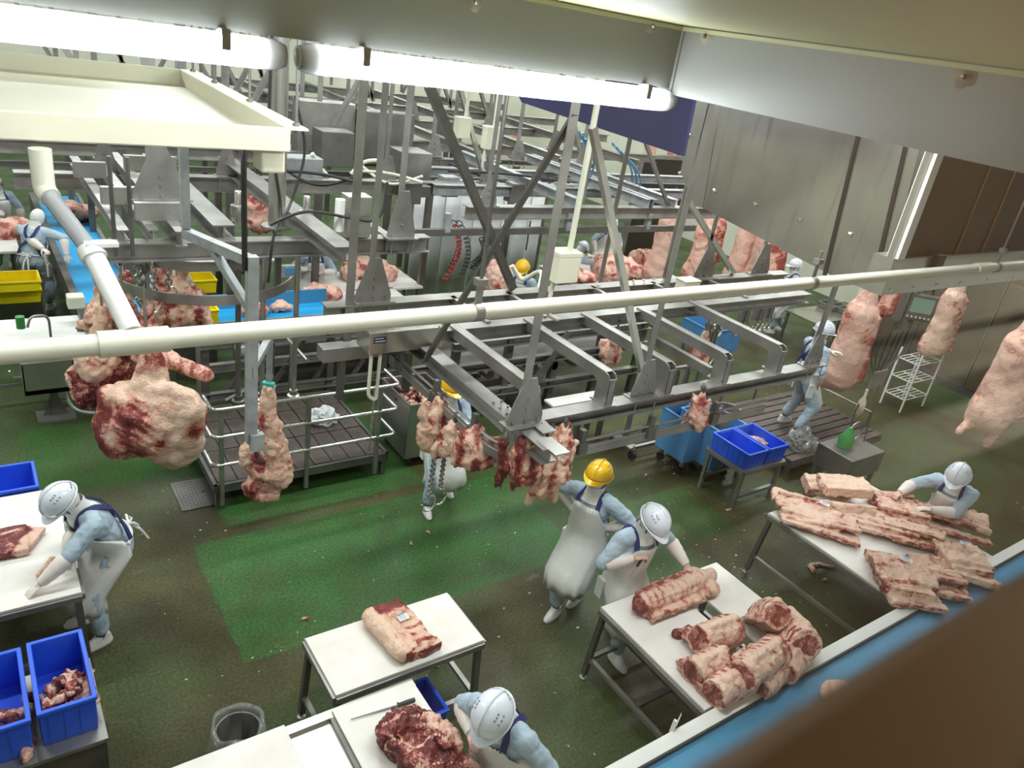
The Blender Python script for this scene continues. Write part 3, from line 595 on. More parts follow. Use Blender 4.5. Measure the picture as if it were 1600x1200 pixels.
p = W(432, 355, z1); col_ = MB().tube([p, V((p.x, p.y, CZ))], 0.085, 20); col_.lathe(p, [(0.15, 0), (0.15, 0.02)], 20); col_.build('round_column', 'stainless', UF, True)
k = MB(); k.tube(arc_pts([p+V((-0.1, -0.09, 2.2)), p+V((-0.13, -0.1, 1.0)), p+V((0.0, -0.12, 0.25)), p+V((-0.05, -0.25, 0.05)), p+V((-0.2, -0.5, 0.1))], 0.2), 0.016, 8)
k.tube(arc_pts([p+V((0.12, -0.1, 1.3)), p+V((0.25, -0.12, 0.8)), p+V((0.05, -0.2, 0.22)), p+V((-0.2, -0.5, 0.12)), p+V((-0.25, -0.52, -0.4))], 0.2), 0.014, 8)
k.tube(arc_pts([p+V((-0.2, -0.4, 0.14)), p+V((0.1, -0.5, 0.32)), p+V((0.9, -0.55, 0.18)), p+V((0.95, -0.5, 0.6))], 0.2), 0.014, 8); k.build('cables', 'rubber', UF, True)
for px, py in ((412, 385), (466, 385), (372, 385)):
    p = W(px, py, z1-0.15); k = MB().tube([p, V((p.x, p.y, 1.2))], 0.028, 10); k.lathe((p.x, p.y, 1.2), [(0.07, 0), (0.07, 0.04), (0.045, 0.05), (0.045, 0.1)], 14); k.build('guide_rod', 'stainless' if px != 372 else 'steel_dark', UF, True)
# sliding plates left of the first girder
for px, py, w_ in ((235, 255, 0.9), (140, 265, 0.5), (250, 330, 0.7), (185, 305, 0.5)):
    p = W(px, py, z1+0.22); MB().box(p, (w_*0.6, 0.07, 0.16)).build('end_plate', 'steel', UF)
for px in (178, 205):
    p = W(px, 380, z1); MB().tube([p+V((0, -0.05, -0.1)), p+V((0, -0.05, 0.75))], 0.018, 8).build('screw_rod', 'steel_dark', UF)
for dx in (0.35, 0.75):
    I(UF, 'girder', V((u0.x+dx*0.6, u0.y, z1+0.1)), V((u0.x+dx*0.6, u2.y+0.4, z1+0.1)), 0.1, 0.09)
# switch cabinet and actuator at the right end
p = W(560, 372, z1+0.01); MB().b2(p-V((0.13, 0.0, 0)), p+V((0.13, 0.2, 0.42))).build('actuator_box', 'stainless', UF, bevel=0.006)
MB().tube([p+V((-0.22, 0, 0.08)), p+V((-0.22, 0, 0.40))], 0.05, 12).build('filter_bowl', 'white', UF, True)
p = W(598, 366, z1+0.01); MB().channel(p+V((0, -0.1, 0)), p+V((0, 0.5, 0)), 0.14, 0.1).build('end_channel', 'steel', UF)
# round rail (two curved flat bands)
def curved(par, px, py, z, R, a0, a1, hh):
    c = W(px, py, z); n = 20; k = MB(); vs = []; fs = []
    for i in range(n+1):
        a = math.radians(a0+(a1-a0)*i/n)
        for rr, zz in ((R, 0), (R-0.02, 0), (R-0.02, -hh), (R, -hh)): vs.append(c+V((rr*math.cos(a), rr*math.sin(a), zz)))
    for i in range(n):
        for j in range(4): fs.append((i*4+j, i*4+(j+1) % 4, i*4+4+(j+1) % 4, i*4+4+j))
    k.add(vs, fs); return k.build('round_rail', 'steel', par, True)
curved(UF, 305, 372, 2.85, 0.80, 175, 345, 0.09); curved(UF, 318, 415, 2.55, 0.92, 175, 330, 0.10)
for dx, dy in ((-0.6, -0.5), (0.1, -0.85), (0.7, -0.45)):
    c = W(308, 385, 2.75)+V((dx, dy, 0)); MB().bar(c+V((0, 0, -0.3)), V((c.x, c.y, z1-0.1)), 0.06, 0.05).build('rail_bracket', 'steel_dark', UF)

# --- free hanging bracket with a post (in front, left)
pb_ = W(392, 690, 2.12); pt_ = alongy(pb_, ZA, 400)
BR = thing('bracket_post', 'grey square post hanging on a raking arm beside the single hung shank', 'post', tuple(pb_))
MB().bar(pb_, pt_, 0.075).build('post', 'galv', BR)
e = W(290, 356, pt_.z)
arm_end = V((e.x, e.y, pt_.z))
MB().bar(pt_+V((0, 0, -0.04)), arm_end+V((0, 0, -0.04)), 0.07).build('raking_arm', 'galv', BR)
MB().bar(pt_.lerp(arm_end, 0.62)+V((0, 0, -0.05)), alongy(pb_, ZA, 488), 0.05).build('diagonal_brace', 'galv', BR)
MB().bar(arm_end, V((arm_end.x, arm_end.y, CZ)), 0.06).build('hanger_post', 'galv', BR)
MB().box(pb_+V((0.03, -0.05, 0.02)), (0.1, 0.06, 0.14)).build('hook_plate', 'galv', BR)
MB().tube(arc_pts([pt_+V((-0.05, 0, -0.1)), pt_+V((-0.06, 0, 0.7)), pt_+V((0.05, 0.2, 0.9)), pt_+V((0.15, 0.9, 0.95))], 0.2), 0.02, 8).build('cable', 'rubber', BR, True)

# --- upper right mid frame
z2 = 3.1
v0 = W(840, 322, z2); v1 = along(v0, XA, 1078)
VF = thing('overhead_rail_frame', 'upper steel I-beam crossing above the white curtain, with Y-girders behind', 'rail frame', tuple(v0))
I(VF, 'beam', along(v0, XA, 728), v1+V((1.5, 0, 0)), 0.17, 0.16)
w0 = V((v0.x, v0.y, 2.75)); MB().bar(along(w0, XA, 640), along(w0, XA, 1085), 0.07, 0.09).build('lower_rail', 'steel_dark', VF)
for px in (697, 885, 1010): MB().bar(along(w0, XA, px), along(w0, XA, px)+V((0, 0, 0.25)), 0.08).build('rail_bracket', 'galv', VF)
for px, py in ((870, 296), (985, 300), (1040, 306), (905, 268)):
    p = W(px, py, z2+0.14); I(VF, 'girder', V((p.x, v0.y-0.1, z2+0.14)), V((p.x, v0.y+3.2, z2+0.14)), 0.14, 0.13, 'galv')
for q in (1.2, 2.4): I(VF, 'beam', V((v0.x-1.0, v0.y+q, z2)), V((v0.x+5.5, v0.y+q, z2)), 0.15, 0.14, 'galv')
for px in (762, 912, 1076): hanger(VF, along(v0, XA, px), 0.26, 0.32, plate=px == 762)
q_ = along(v0, XA, 1044); brace(VF, q_, ONY(1000, 200, v0.y), 0.05)

# --- rails far behind
FF = thing('overhead_rail_frame', 'dense far overhead rail lattice in front of the back wall', 'rail frame', (6, 15, 3.1))
rnd = random.Random(8)
for y in (11.6, 13.2, 15.0, 17.2, 19.6):
    I(FF, 'beam', V((-2.5, y, 3.1+0.12*(y > 14))), V((13.5 if y > 13 else 8.0, y, 3.1+0.12*(y > 14))), 0.17, 0.15)
    MB().bar(V((0, y+0.4, 2.7)), V((12.0, y+0.4, 2.7)), 0.06, 0.08).build('lower_rail', 'steel_dark', FF)
for x in (-1.2, 0.8, 2.3, 3.9, 5.6, 7.4, 9.2, 11.2):
    I(FF, 'girder', V((x, 11.4, 3.28)), V((x, 20.0 if x > 1 else 16.5, 3.28)), 0.14, 0.13)
for y in (11.6, 13.2, 15.0, 17.2, 19.6):
    for x in (0.2, 2.0, 3.3, 4.8, 6.4, 8.2, 10.2):
        p = V((x+rnd.uniform(-0.3, 0.3), y, 3.12+0.12*(y > 14)))
        if rnd.random() < 0.8: hanger(FF, p, 0.3, 0.36, plate=y < 16, post=0.08)
        if rnd.random() < 0.4: brace(FF, p, p+V((rnd.choice((-1.2, 1.2)), 0, 2.2)), 0.07)
        if rnd.random() < 0.5: MB().bar(p-V((0, 0, 0.1)), V((p.x, p.y, 0)), 0.10, 0.10).build('column', 'steel_dark', FF)
for px, py, z, sx_, sy_, sz_ in ((520, 230, 3.3, 0.5, 0.4, 0.5), (575, 232, 3.0, 1.2, 0.4, 0.35), (505, 205, 3.4, 0.9, 0.3, 0.9), (600, 215, 3.4, 0.9, 0.3, 0.8), (470, 262, 3.2, 0.5, 0.3, 0.3), (640, 255, 3.2, 0.5, 0.5, 0.4), (700, 205, 3.2, 0.4, 0.3, 0.4)):
    p = W(px, py, z); MB().box(p, (sx_, sy_, sz_)).build('drive_box', rnd.choice(('galv', 'steel_dark', 'steel')), FF, bevel=0.01)
for x in (1.5, 3.0, 4.5, 6.5, 8.0, 9.5):
    MB().tube([(x, 14, 2.7), (x, 14, 1.9)], 0.02, 6).build('hook_rod', 'steel_dark', FF)
for a, b in ((430, 560), (560, 660), (700, 890)):
    k = MB()
    for j in range(2):
        P_ = W(a, 255+j*12, 3.3); Q_ = W(b, 275+j*10, 3.3); mid_ = (P_+Q_)/2+V((0, 0, -0.25+0.3*j)); k.tube(arc_pts([P_, mid_, Q_], 1.0, 8), 0.02, 6)
    k.build('cables', 'rubber' if a != 560 else 'pvc', FF, True)

# --- cream junction boxes and conduits
def jbox(px, py, dist, s, label, cpx=None, h=1.3):
    p = DP(px, py, dist); t = thing('junction_box', label, 'junction box', tuple(p))
    MB().box(p, s).build('casing', 'cream', t, bevel=0.008); k = MB().box(p+V((0, 0, s[2]/2)), (s[0]*1.04, s[1]*1.04, 0.03)); k.build('lid', 'cream', t)
    a = p+V((s[0]*0.2, 0, s[2]/2)); MB().tube([a, V((a.x, a.y, CZ))], 0.035 if s[0] > .25 else 0.025, 12).build('conduit', 'pvc', t, True)
    MB().tube(arc_pts([p-V((s[0]*0.3, 0, s[2]/2)), p-V((s[0]*0.35, 0, s[2]/2+0.3)), p-V((s[0]*-0.4, -0.05, s[2]/2+0.38))], 0.15), 0.02, 8).build('lower_conduit', 'pvc', t, True)
    return t
jbox(879, 416, 6.3, (0.23, 0.18, 0.24), 'cream junction box with a thick conduit, in front of the long rails')
jbox(722, 200, 10.5, (0.20, 0.14, 0.26), 'small cream junction box high up left of the crossing braces')
jbox(766, 216, 11.0, (0.22, 0.14, 0.30), 'small cream junction box high up behind the crossing braces')
p = W(1074, 446, 2.9); t = tag(MB().box(p, (0.24, 0.16, 0.14)).box(p+V((0, 0, 0.07)), (0.26, 0.18, 0.02)).build('junction_box', 'cream', bevel=0.006), 'small cream box sitting on the long rail just above the pipe', 'junction box')

# --- hoses, spiral cables and conduits strung between the frames
t = thing('spiral_cable', 'black and red spiral cables hanging in front of the white curtain', 'cable', tuple(W(712, 380, 2.6)))
for (ax_, ay), (bx_, by_), c in (((708, 345), (700, 425), 'rubber'), ((716, 345), (722, 430), 'rubber'), ((712, 350), (694, 438), 'red_p'), ((757, 350), (738, 420), 'rubber'), ((752, 372), (735, 415), 'rubber')):
    P_, Q_ = W(ax_, ay, 2.72), W(bx_, by_, 1.75); d_ = (Q_-P_).normalized(); s_ = d_.orthogonal().normalized(); u_ = d_.cross(s_); n_ = 90
    MB().tube([P_.lerp(Q_, i/n_)+(s_*math.cos(i*.95)+u_*math.sin(i*.95))*0.04+V((0.14*math.sin(i/n_*math.pi), 0, 0)) for i in range(n_+1)], 0.009, 5).build('cable', c, t, True)
t = thing('air_hose', 'bundle of sky-blue air hoses looping down beside the cream conduit', 'hose', tuple(W(975, 260, 3.3)))
for i in range(6):
    P_ = W(938+i*6 if i > 2 else 905+i*5, 205+i*6, 3.9); Q_ = W(968+i*6 if i > 2 else 903+i*4, 300+i*3, 2.9); MB().tube(arc_pts([P_, P_.lerp(Q_, .45)+V((.25, 0, .05)), Q_+V((0, 0, .1)), Q_], .6, 8), 0.017, 6).build('hose', 'belt_side', t, True)
t = thing('flexible_conduit', 'cream flexible conduit looping beside the grey beam and the curtain', 'conduit', tuple(W(830, 440, 2.5)))
MB().tube(arc_pts([W(800, 415, 2.7), W(815, 440, 2.5), W(850, 418, 2.8), W(838, 470, 2.6), W(770, 465, 2.6)], .5, 8), 0.028, 8).build('conduit', 'pvc', t, True)
t = thing('flexible_conduit', 'cream flexible conduit arching along the upper I-beam left of the crossing braces', 'conduit', tuple(W(520, 260, 3.2)))
MB().tube(arc_pts([W(488, 240, 3.4), W(500, 262, 3.2), W(512, 275, 3.12)], .3), 0.028, 8).tube(arc_pts([W(548, 272, 3.12), W(568, 252, 3.3), W(590, 250, 3.35), W(606, 262, 3.2)], .4), 0.028, 8).build('conduit', 'pvc', t, True)
t = thing('chain_hook', 'single steel hook hanging on a rod above the yellow helmet by the curtain', 'hook', tuple(W(830, 385, 2.4)))
q = W(829, 345, 2.75); MB().tube([q, q-V((0, 0, .45))], 0.014, 6).build('rod', 'steel_dark', t); chain(t, q-V((0, 0, .45)), q-V((0, 0, .65)), 4, .03, 'steel', .01) if 'chain' in globals() else None
for i, (px, py) in enumerate(((700, 290), (805, 300), (640, 300), (880, 300))):
    p = W(px, py, 3.0); k = MB().box(p, (.28, .2, .3)); k.box(p+V((.22, 0, .02)), (.16, .14, .16)); tag(k.build('drive_box', ('galv', 'steel', 'steel_dark', 'galv')[i], bevel=.01), ('grey-blue drive box on the upper I-beam left of the crossing braces', 'steel drive box on the upper I-beam behind the crossing braces', 'dark drive box beside the tall grey posts', 'grey drive box on the upper I-beam right of the crossing braces')[i], 'drive box')
# ------------------------------------------------------------------ tables, benches, bins, conveyors, platforms
TZ = 0.85
def leg(par, x, y, zt, dx=0.0, dy=0.0, r=0.024, foot=True, m='steel_dark'):
    k = MB().bar((x, y, zt), (x+dx, y+dy, 0.05 if foot else 0), 2*r); k.build('leg', m, par)
    if foot: MB().lathe((x+dx, y+dy, 0), [(0.035, 0), (0.035, 0.012), (0.014, 0.02), (0.014, 0.07)], 12).build('foot', 'steel', par)
def work_table(label, x0, x1, y0, y1, boards, sp=0.05, shelf=False, m='steel_dark'):
    t = thing('cutting_table', label, 'table', ((x0+x1)/2, (y0+y1)/2, 0))
    f = MB()
    for a, b in (((x0, y0), (x1, y0)), ((x1, y0), (x1, y1)), ((x1, y1), (x0, y1)), ((x0, y1), (x0, y0))):
        f.bar((*a, TZ-0.05), (*b, TZ-0.05), 0.045, 0.05)
    f.build('frame', 'steel', t)
    for bx0, by0, bx1, by1 in boards:
        MB().b2((bx0, by0, TZ-0.025), (bx1, by1, TZ)).build('cutting_board', 'board', t, bevel=0.004)
    xs, ys = (x0+0.03, x1-0.03), (y0+0.03, y1-0.03)
    for x in xs:
        for y in ys: leg(t, x, y, TZ-0.07, (sp if x > xs[0] else -sp), (sp if y > ys[0] else -sp))
    k2 = sp*0.72
    for x, s in zip(xs, (-1, 1)): MB().bar((x+s*k2, ys[0]-k2, 0.24), (x+s*k2, ys[1]+k2, 0.24), 0.04).build('stretcher', 'steel', t)
    MB().bar((xs[0]-k2, ys[0]-k2 if shelf else (ys[0]-k2), 0.24), (xs[1]+k2, ys[0]-k2, 0.24), 0.04).build('stretcher', 'steel', t)
    if shelf:
        MB().bar((xs[0]-k2, ys[1]+k2, 0.24), (xs[1]+k2, ys[1]+k2, 0.24), 0.04).build('stretcher', 'steel', t)
        for q in (0.3, 0.6): MB().bar((xs[0]+(xs[1]-xs[0])*q, ys[0]-k2, 0.25), (xs[0]+(xs[1]-xs[0])*q, ys[1]+k2, 0.25), 0.05, 0.03).build('shelf_bar', 'steel_dark', t)
        MB().bar((xs[0]-k2, (ys[0]+ys[1])/2, 0.25), (xs[1]+k2, (ys[0]+ys[1])/2, 0.25), 0.05, 0.03).build('shelf_bar', 'steel_dark', t)
    return t
sx0 = W(478, 1000, TZ).x; T_SMALL = (sx0, 2.995, 3.61, 4.22)
work_table('low white cutting table with one rib slab, in the middle of the lower edge', sx0, 2.995, 3.61, 4.22, [(sx0, 3.61, 2.995, 4.22)], 0.03)
work_table('white two-board cutting table heaped with loin cuts beside the blue conveyor', 4.15, 5.67, 2.26, 3.50, [(4.15, 2.26, 4.95, 3.50), (5.14, 2.26, 5.67, 3.50)], 0.03, True)
work_table('long white cutting table covered with trimmed pale meat at the right', 6.97, 8.84, 2.14, 3.87, [(6.97, 2.14, 8.84, 3.87)], 0.05)
work_table('white cutting table at the left edge with one lean red cut', -1.6, 0.38, 5.40, 6.95, [(-1.6, 5.40, 0.38, 6.95)], 0.03)
# bottom bench: stainless bed with two loose boards
bb = thing('work_bench', 'stainless work bench with two white boards at the lower edge', 'bench', (1.5, 2.8, 0))
MB().b2((0.4, 2.0, 0.76), (2.25, 3.46, 0.80)).build('bench_top', 'stainless', bb)
MB().b2((0.4, 3.46, 0.74), (2.3, 3.53, 0.83)).build('edge_rail', 'stainless', bb)
for x in (0.5, 2.18):
    for y in (2.1, 3.4): leg(bb, x, y, 0.76)
for (x0, x1), yb in (((0.42, 1.335), 3.535), ((1.66, 2.285), 3.50)):
    MB().b2((x0, 2.05, 0.83), (x1, yb, TZ)).build('cutting_board', 'board', bb, bevel=0.004)
    MB().b2((x1-0.08 if x1 < 1.5 else x0-0.03, 2.05, 0.80), (x1-0.03 if x1 < 1.5 else x0+0.04, 3.46, 0.83)).build('board_rest', 'steel_dark', bb)

def crate(label, x0, x1, y0, y1, z0, z1, m='blue', cat='crate', name='plastic_crate', group=None, rz=0.0, ribs=True):
    c = V(((x0+x1)/2, (y0+y1)/2, z0)); t = thing(name, label, cat, tuple(c), group)
    a, b, h = (x1-x0)/2, (y1-y0)/2, z1-z0; tp = 0.92; th = 0.012
    def ring(ax, by, z): return [c+V((sx*ax, sy*by, z)) for sx, sy in ((-1, -1), (1, -1), (1, 1), (-1, 1))]
    R = [ring(a*tp, b*tp, 0), ring(a-0.012, b-0.012, h-0.03), ring(a, b, h-0.028), ring(a, b, h), ring(a-0.03, b-0.03, h), ring(a*tp-th, b*tp-th, th)]
    vs = [p for r in R for p in r]; fs = [(3, 2, 1, 0), (20, 21, 22, 23)]
    for i in range(5): fs += [(i*4+j, i*4+(j+1) % 4, i*4+4+(j+1) % 4, i*4+4+j) for j in range(4)]
    k = MB().add(vs, fs); o = k.build('crate_body', m, t, bevel=0.006)
    if ribs:
        k = MB()
        for s in (-1, 1):
            for i in range(int(2*a/0.09)):
                x = -a*tp+0.05+i*0.09
                if x < a*tp-0.03: k.bar(c+V((x, s*(b*tp), 0.01)), c+V((x, s*(b-0.012), h-0.03)), 0.012, 0.012)
            for i in range(int(2*b/0.09)):
                y = -b*tp+0.05+i*0.09
                if y < b*tp-0.03: k.bar(c+V((s*(a*tp), y, 0.01)), c+V((s*(a-0.012), y, h-0.03)), 0.012, 0.012)
        k.build('rib', m, t, kind='stuff')
    t.rotation_euler = (0, 0, rz); return t
# pair of blue crates on a low steel stand, left bottom
st = thing('crate_stand', 'low steel cabinet stand carrying the two blue crates at the lower left', 'stand', (0.45, 4.3, 0))
cA, cB = W(128, 981, 0.95), W(150, 1078, 0.95); cC = W(40, 1005, 0.95)
xr_ = (cA.x+cB.x)/2; yt_, yb_ = cA.y, cB.y-0.06
MB().b2((-0.9, yb_-0.08, 0.60), (xr_+0.03, yt_+0.02, 0.63)).build('top', 'steel', st)
MB().b2((-0.9, yb_-0.06, 0.05), (xr_+0.02, yb_-0.04, 0.60)).build('front_panel', 'steel_dark', st)
MB().b2((xr_, yb_-0.06, 0.05), (xr_+0.02, yt_, 0.60)).build('side_panel', 'steel_dark', st)
for x in (-0.8, xr_-0.05):
    for y in (yb_, yt_-0.05): leg(st, x, y, 0.60, foot=False)
CR1 = crate('blue plastic crate of red meat trimmings at the lower left', cC.x, xr_, yb_, yt_, 0.63, 0.95)
CR2 = crate('blue plastic crate holding pale trimmings at the lower left edge', cC.x-0.05-(xr_-cC.x), cC.x-0.03, yb_-0.02, yt_-0.02, 0.63, 0.95)
CR1B = (cC.x, xr_, yb_, yt_)
q = W(40, 775, 0.9); crate('blue crate lined with a clear bag, behind the left cutting table', q.x-0.55, q.x+0.12, 6.98, 7.45, 0.55, 0.88)
MB_ = MB().b2((q.x-0.5, 7.0, 0.0), (q.x+0.1, 7.42, 0.55)); tag(MB_.build('crate_stand', 'steel_dark'), 'dark block stand under the blue crate behind the left cutting table', 'stand')
q0 = W(575, 1085, 0.35); crate('blue crate of offcuts under the low white table', 2.05, 2.62, 3.42, 3.80, 0.12, 0.45)
# bag-lined bucket
q = W(372, 1135, 0.45); bk = thing('bag_bucket', 'round steel bucket lined with a clear plastic bag on the floor', 'bucket', (q.x, q.y, 0))
MB().lathe((q.x, q.y, 0.0), [(0.13, 0), (0.16, 0.42), (0.15, 0.42), (0.12, 0.02)], 24).build('bucket_body', 'stainless', bk, True)
n_ = 36; k = MB(); vs = []
for j, (r, z) in enumerate(((0.13, 0.1), (0.15, 0.46), (0.175, 0.50), (0.19, 0.42), (0.21, 0.30))):
    for i in range(n_):
        a = 2*math.pi*i/n_; rr = r*(1+0.05*math.sin(5*a+j)+0.06*(j > 2)*math.sin(9*a)); vs.append((q.x+rr*math.cos(a), q.y+rr*math.sin(a), z+0.015*math.sin(3*a+1)*(j > 0)))
k.add(vs, [(j*n_+i, j*n_+(i+1) % n_, (j+1)*n_+(i+1) % n_, (j+1)*n_+i) for j in range(4) for i in range(n_)]); k.build('bag_liner', 'bag', bk, 'all')
# floor grate
ga, gb, gc = W(265, 757, 0), W(285, 800, 0), W(366, 784, 0)
gr_ = thing('floor_hatch', 'grey chequered steel hatch set in the green floor by the platform', 'hatch', ((ga.x+gc.x)/2, (ga.y+gb.y)/2, 0))
MB().b2((gb.x, gb.y, 0), (gc.x, ga.y, 0.012)).build('plate', 'steel_dark', gr_)
k = MB()
for i in range(14):
    for j in range(14):
        k.box((gb.x+0.02+(gc.x-gb.x-0.04)*(i+.5)/14, gb.y+0.02+(ga.y-gb.y-0.04)*(j+.5)/14, 0.014), (0.022, 0.008, 0.004), rz=0.78 if (i+j) % 2 else -0.78)
k.build('tread', 'steel_dark', gr_, kind='stuff')
MB().box(((ga.x+gc.x)/2+0.02, (ga.y+gb.y)/2, 0.014), (0.05, 0.012, 0.006), 0.5).box(((ga.x+gc.x)/2+0.02, (ga.y+gb.y)/2, 0.014), (0.05, 0.012, 0.006), 2.0).build('lift_slot', 'black', gr_)

# ------------------------------------------------------------------ railed work platform (left centre)
px0, px1, py0, py1, pz_ = 1.86, 3.95, 7.24, 9.05, 0.32
pf = thing('work_platform', 'railed work platform with brown grating planks, left of the centre', 'platform', ((px0+px1)/2, (py0+py1)/2, 0))
MB().b2((px0, py0, pz_-0.10), (px1, py0+0.04, pz_)).b2((px0, py1-0.04, pz_-0.1), (px1, py1, pz_)).b2((px0, py0, pz_-0.1), (px0+0.04, py1, pz_)).b2((px1-0.04, py0, pz_-0.1), (px1, py1, pz_)).b2((px0+0.04, py0+0.04, pz_-0.09), (px1-0.04, py1-0.04, pz_-0.03)).build('frame', 'steel_dark', pf)
nxp, nyp = 9, 5; wp, hp = (px1-px0-0.1)/nxp, (py1-py0-0.1)/nyp; pm = None
for i in range(nxp):
    for j in range(nyp):
        c = V((px0+0.05+wp*(i+.5), py0+0.05+hp*(j+.5), pz_-0.012))
        if pm is None:
            pm = MB().box(c, (wp-0.014, hp-0.014, 0.022)).build('plank', 'grating', pf)
        else:
            o = pm.copy(); COL.objects.link(o); o.location = c-(V((px0+0.05+wp*.5, py0+0.05+hp*.5, pz_-0.012))); 
        (o if i+j else pm).location.z += random.uniform(-0.003, 0.003)
for px, y in ((345, 0), (480, 0), (590, 0)):
    x = along(V((px0, py0, 0.8)), XA, px).x; MB().bar((x, py0-0.02, 0.08), (x, py0-0.02, 1.28), 0.045).build('rail_post', 'steel', pf)
for x in (px0+0.3, px1-0.6): MB().bar((x, py1+0.02, 0.08), (x, py1+0.02, 1.28), 0.045).build('rail_post', 'steel', pf)
for x in (px0+0.05, px1-0.05):
    for y in (py0+0.05, py1-0.05): MB().bar((x, y, 0), (x, y, pz_-0.1), 0.06).build('leg', 'steel_dark', pf)
for z in (1.28, 0.95, 0.60):
    MB().tube(arc_pts([(px0-0.02, py0+0.30, z), (px0-0.02, py0-0.03, z), (px1+0.05, py0-0.03, z), (px1+0.05, py0+0.38, z)], 0.08), 0.021, 10).build('hand_rail', 'bright', pf, True)
MB().tube(arc_pts([(px0+0.2, py1+0.03, 1.28), (px1-0.75, py1+0.03, 1.28), (px1-0.75, py1-0.3, 1.28), (px1-0.75, py0+0.9, 1.28)], 0.08), 0.019, 10).build('hand_rail', 'bright', pf, True)
def chain(par, P, Q, n, r=0.018, m='steel', wire=0.0045, name='chain'):
    P, Q = V(P), V(Q); k = MB(); d = (Q-P)/n
    for i in range(n):
        c = P+d*(i+.5); ax = V((1, 0, 0)) if i % 2 else V((0, 1, 0)); dn = d.normalized(); L_ = d.length*0.72
        pts = [c+ax*(r*math.cos(a))+dn*(L_*math.sin(a)) for a in [2*math.pi*j/8 for j in range(9)]]
        k.tube(pts, wire, 4, cap=False)
    return k.build(name, m, par)
def hook(par, P, s=0.06, m='bright'):
    P = V(P); pts = [P+V((s*0.9*math.cos(a)-0, 0, -s-s*math.sin(a)*1.1)) for a in [math.radians(-95+i*25) for i in range(12)]]
    return MB().tube([P]+pts[1:], s*0.12, 6).build('hook', m, par, True)
ch = thing('hanging_chain', 'thin steel chain with a hook dangling over the platform railing', 'chain', (3.4, py0-0.08, 1.2))
x = along(V((px0, py0, 1.0)), XA, 578).x; chain(ch, (x, py0-0.08, 1.33), (x, py0-0.08, 0.45), 26, 0.016)
bg = W(505, 658, pz_)
def crumple(name, label, c, r, h, m, cat, group=None, seed=0):
    c = V(c); bm = bmesh.new(); bmesh.ops.create_icosphere(bm, subdivisions=4, radius=1)
    for v in bm.verts:
        d = v.co.copy(); k_ = 1+0.55*mnoise.turbulence(d*1.6+V((seed, 0, 0)), 3, True)-0.25
        v.co = V((d.x*r*k_, d.y*r*k_*0.8, max(0.0, (d.z+0.35))*h*k_))
    me = bpy.data.meshes.new(name); bm.to_mesh(me); bm.free(); me.materials.append(M[m]); 
    o = link(name, me, None, c); return tag(o, label, cat, group)
crumple('plastic_bag', 'crumpled white plastic bag lying on the brown platform grating', (bg.x, bg.y, pz_), 0.20, 0.14, 'curtain', 'bag', seed=3)

# stainless tub cart with red trimmings, behind the platform
ca, cb_, cc = W(641, 634, 0.92), W(612, 590, 0.92), W(672, 628, 0.92)
tc_ = thing('tub_cart', 'stainless tub cart filled with red trimmings behind the railed platform', 'cart', ((ca.x+cc.x)/2, (ca.y+cb_.y)/2, 0))
x0, x1, y0, y1 = ca.x, cc.x+0.35, ca.y, cb_.y
CART = (x0, x1, y0, y1)
k = MB(); k.b2((x0, y0, 0.14), (x1, y0+0.012, 0.92)).b2((x0, y1-0.012, 0.14), (x1, y1, 0.92)).b2((x0, y0, 0.14), (x0+0.012, y1, 0.92)).b2((x1-0.012, y0, 0.14), (x1, y1, 0.92)).b2((x0, y0, 0.14), (x1, y1, 0.16)); k.build('tub', 'stainless', tc_)
k = MB().tube([(x0, y0, 0.92), (x1, y0, 0.92), (x1, y1, 0.92), (x0, y1, 0.92), (x0, y0, 0.92)], 0.014, 8); k.build('rim', 'bright', tc_, True)
for x in (x0+0.1, x1-0.1):
    for y in (y0+0.1, y1-0.1):
        wv = MB().lathe((x-0.02, y, 0.06), [(0.06, 0), (0.06, 0.04)], 16, axis=(V((0, 1, 0)), V((0, 0, 1)), V((1, 0, 0)))).build('wheel', 'rubber', tc_)
        MB().box((x, y, 0.12), (0.05, 0.05, 0.06)).build('caster_fork', 'steel', tc_)

# ------------------------------------------------------------------ blue conveyor under the window (right bottom)
cv = thing('belt_conveyor', 'blue belt conveyor with a white steel edge running under the window', 'conveyor', (6, 1.8, 0))
MB().b2((3.0, 2.12, 0.78), (10.5, 2.23, 0.87)).build('edge_rail', 'white', cv)
MB().b2((3.0, 2.105, 0.80), (10.5, 2.12, 0.875)).build('edge_gasket', 'black', cv)
MB().b2((3.0, 1.2, 0.82), (10.5, 2.105, 0.84)).build('belt', 'belt_side', cv)
MB().b2((3.0, 1.2, 0.45), (10.5, 2.1, 0.78)).build('belt_bed', 'steel_dark', cv)
for x in (3.2, 6.0, 9.5): MB().bar((x, 2.0, 0), (x, 2.0, 0.45), 0.06).build('leg', 'steel', cv)
kn = thing('knife', 'short knife standing in a holder on the conveyor edge', 'knife', tuple(W(1050, 1130, 0.9)))
p = W(1052, 1140, 0.87); p.y = 2.24; MB().prism([p+V((0.0, 0, -0.02)), p+V((0.035, 0, -0.02)), p+V((0.05, 0, 0.12)), p+V((0.04, 0, 0.15))], (0, 0.003, 0)).build('blade', 'bright', kn)
MB().bar(p+V((0.0, 0, 0.09)), p+V((-0.01, 0, -0.03)), 0.018, 0.025).build('handle', 'white', kn)

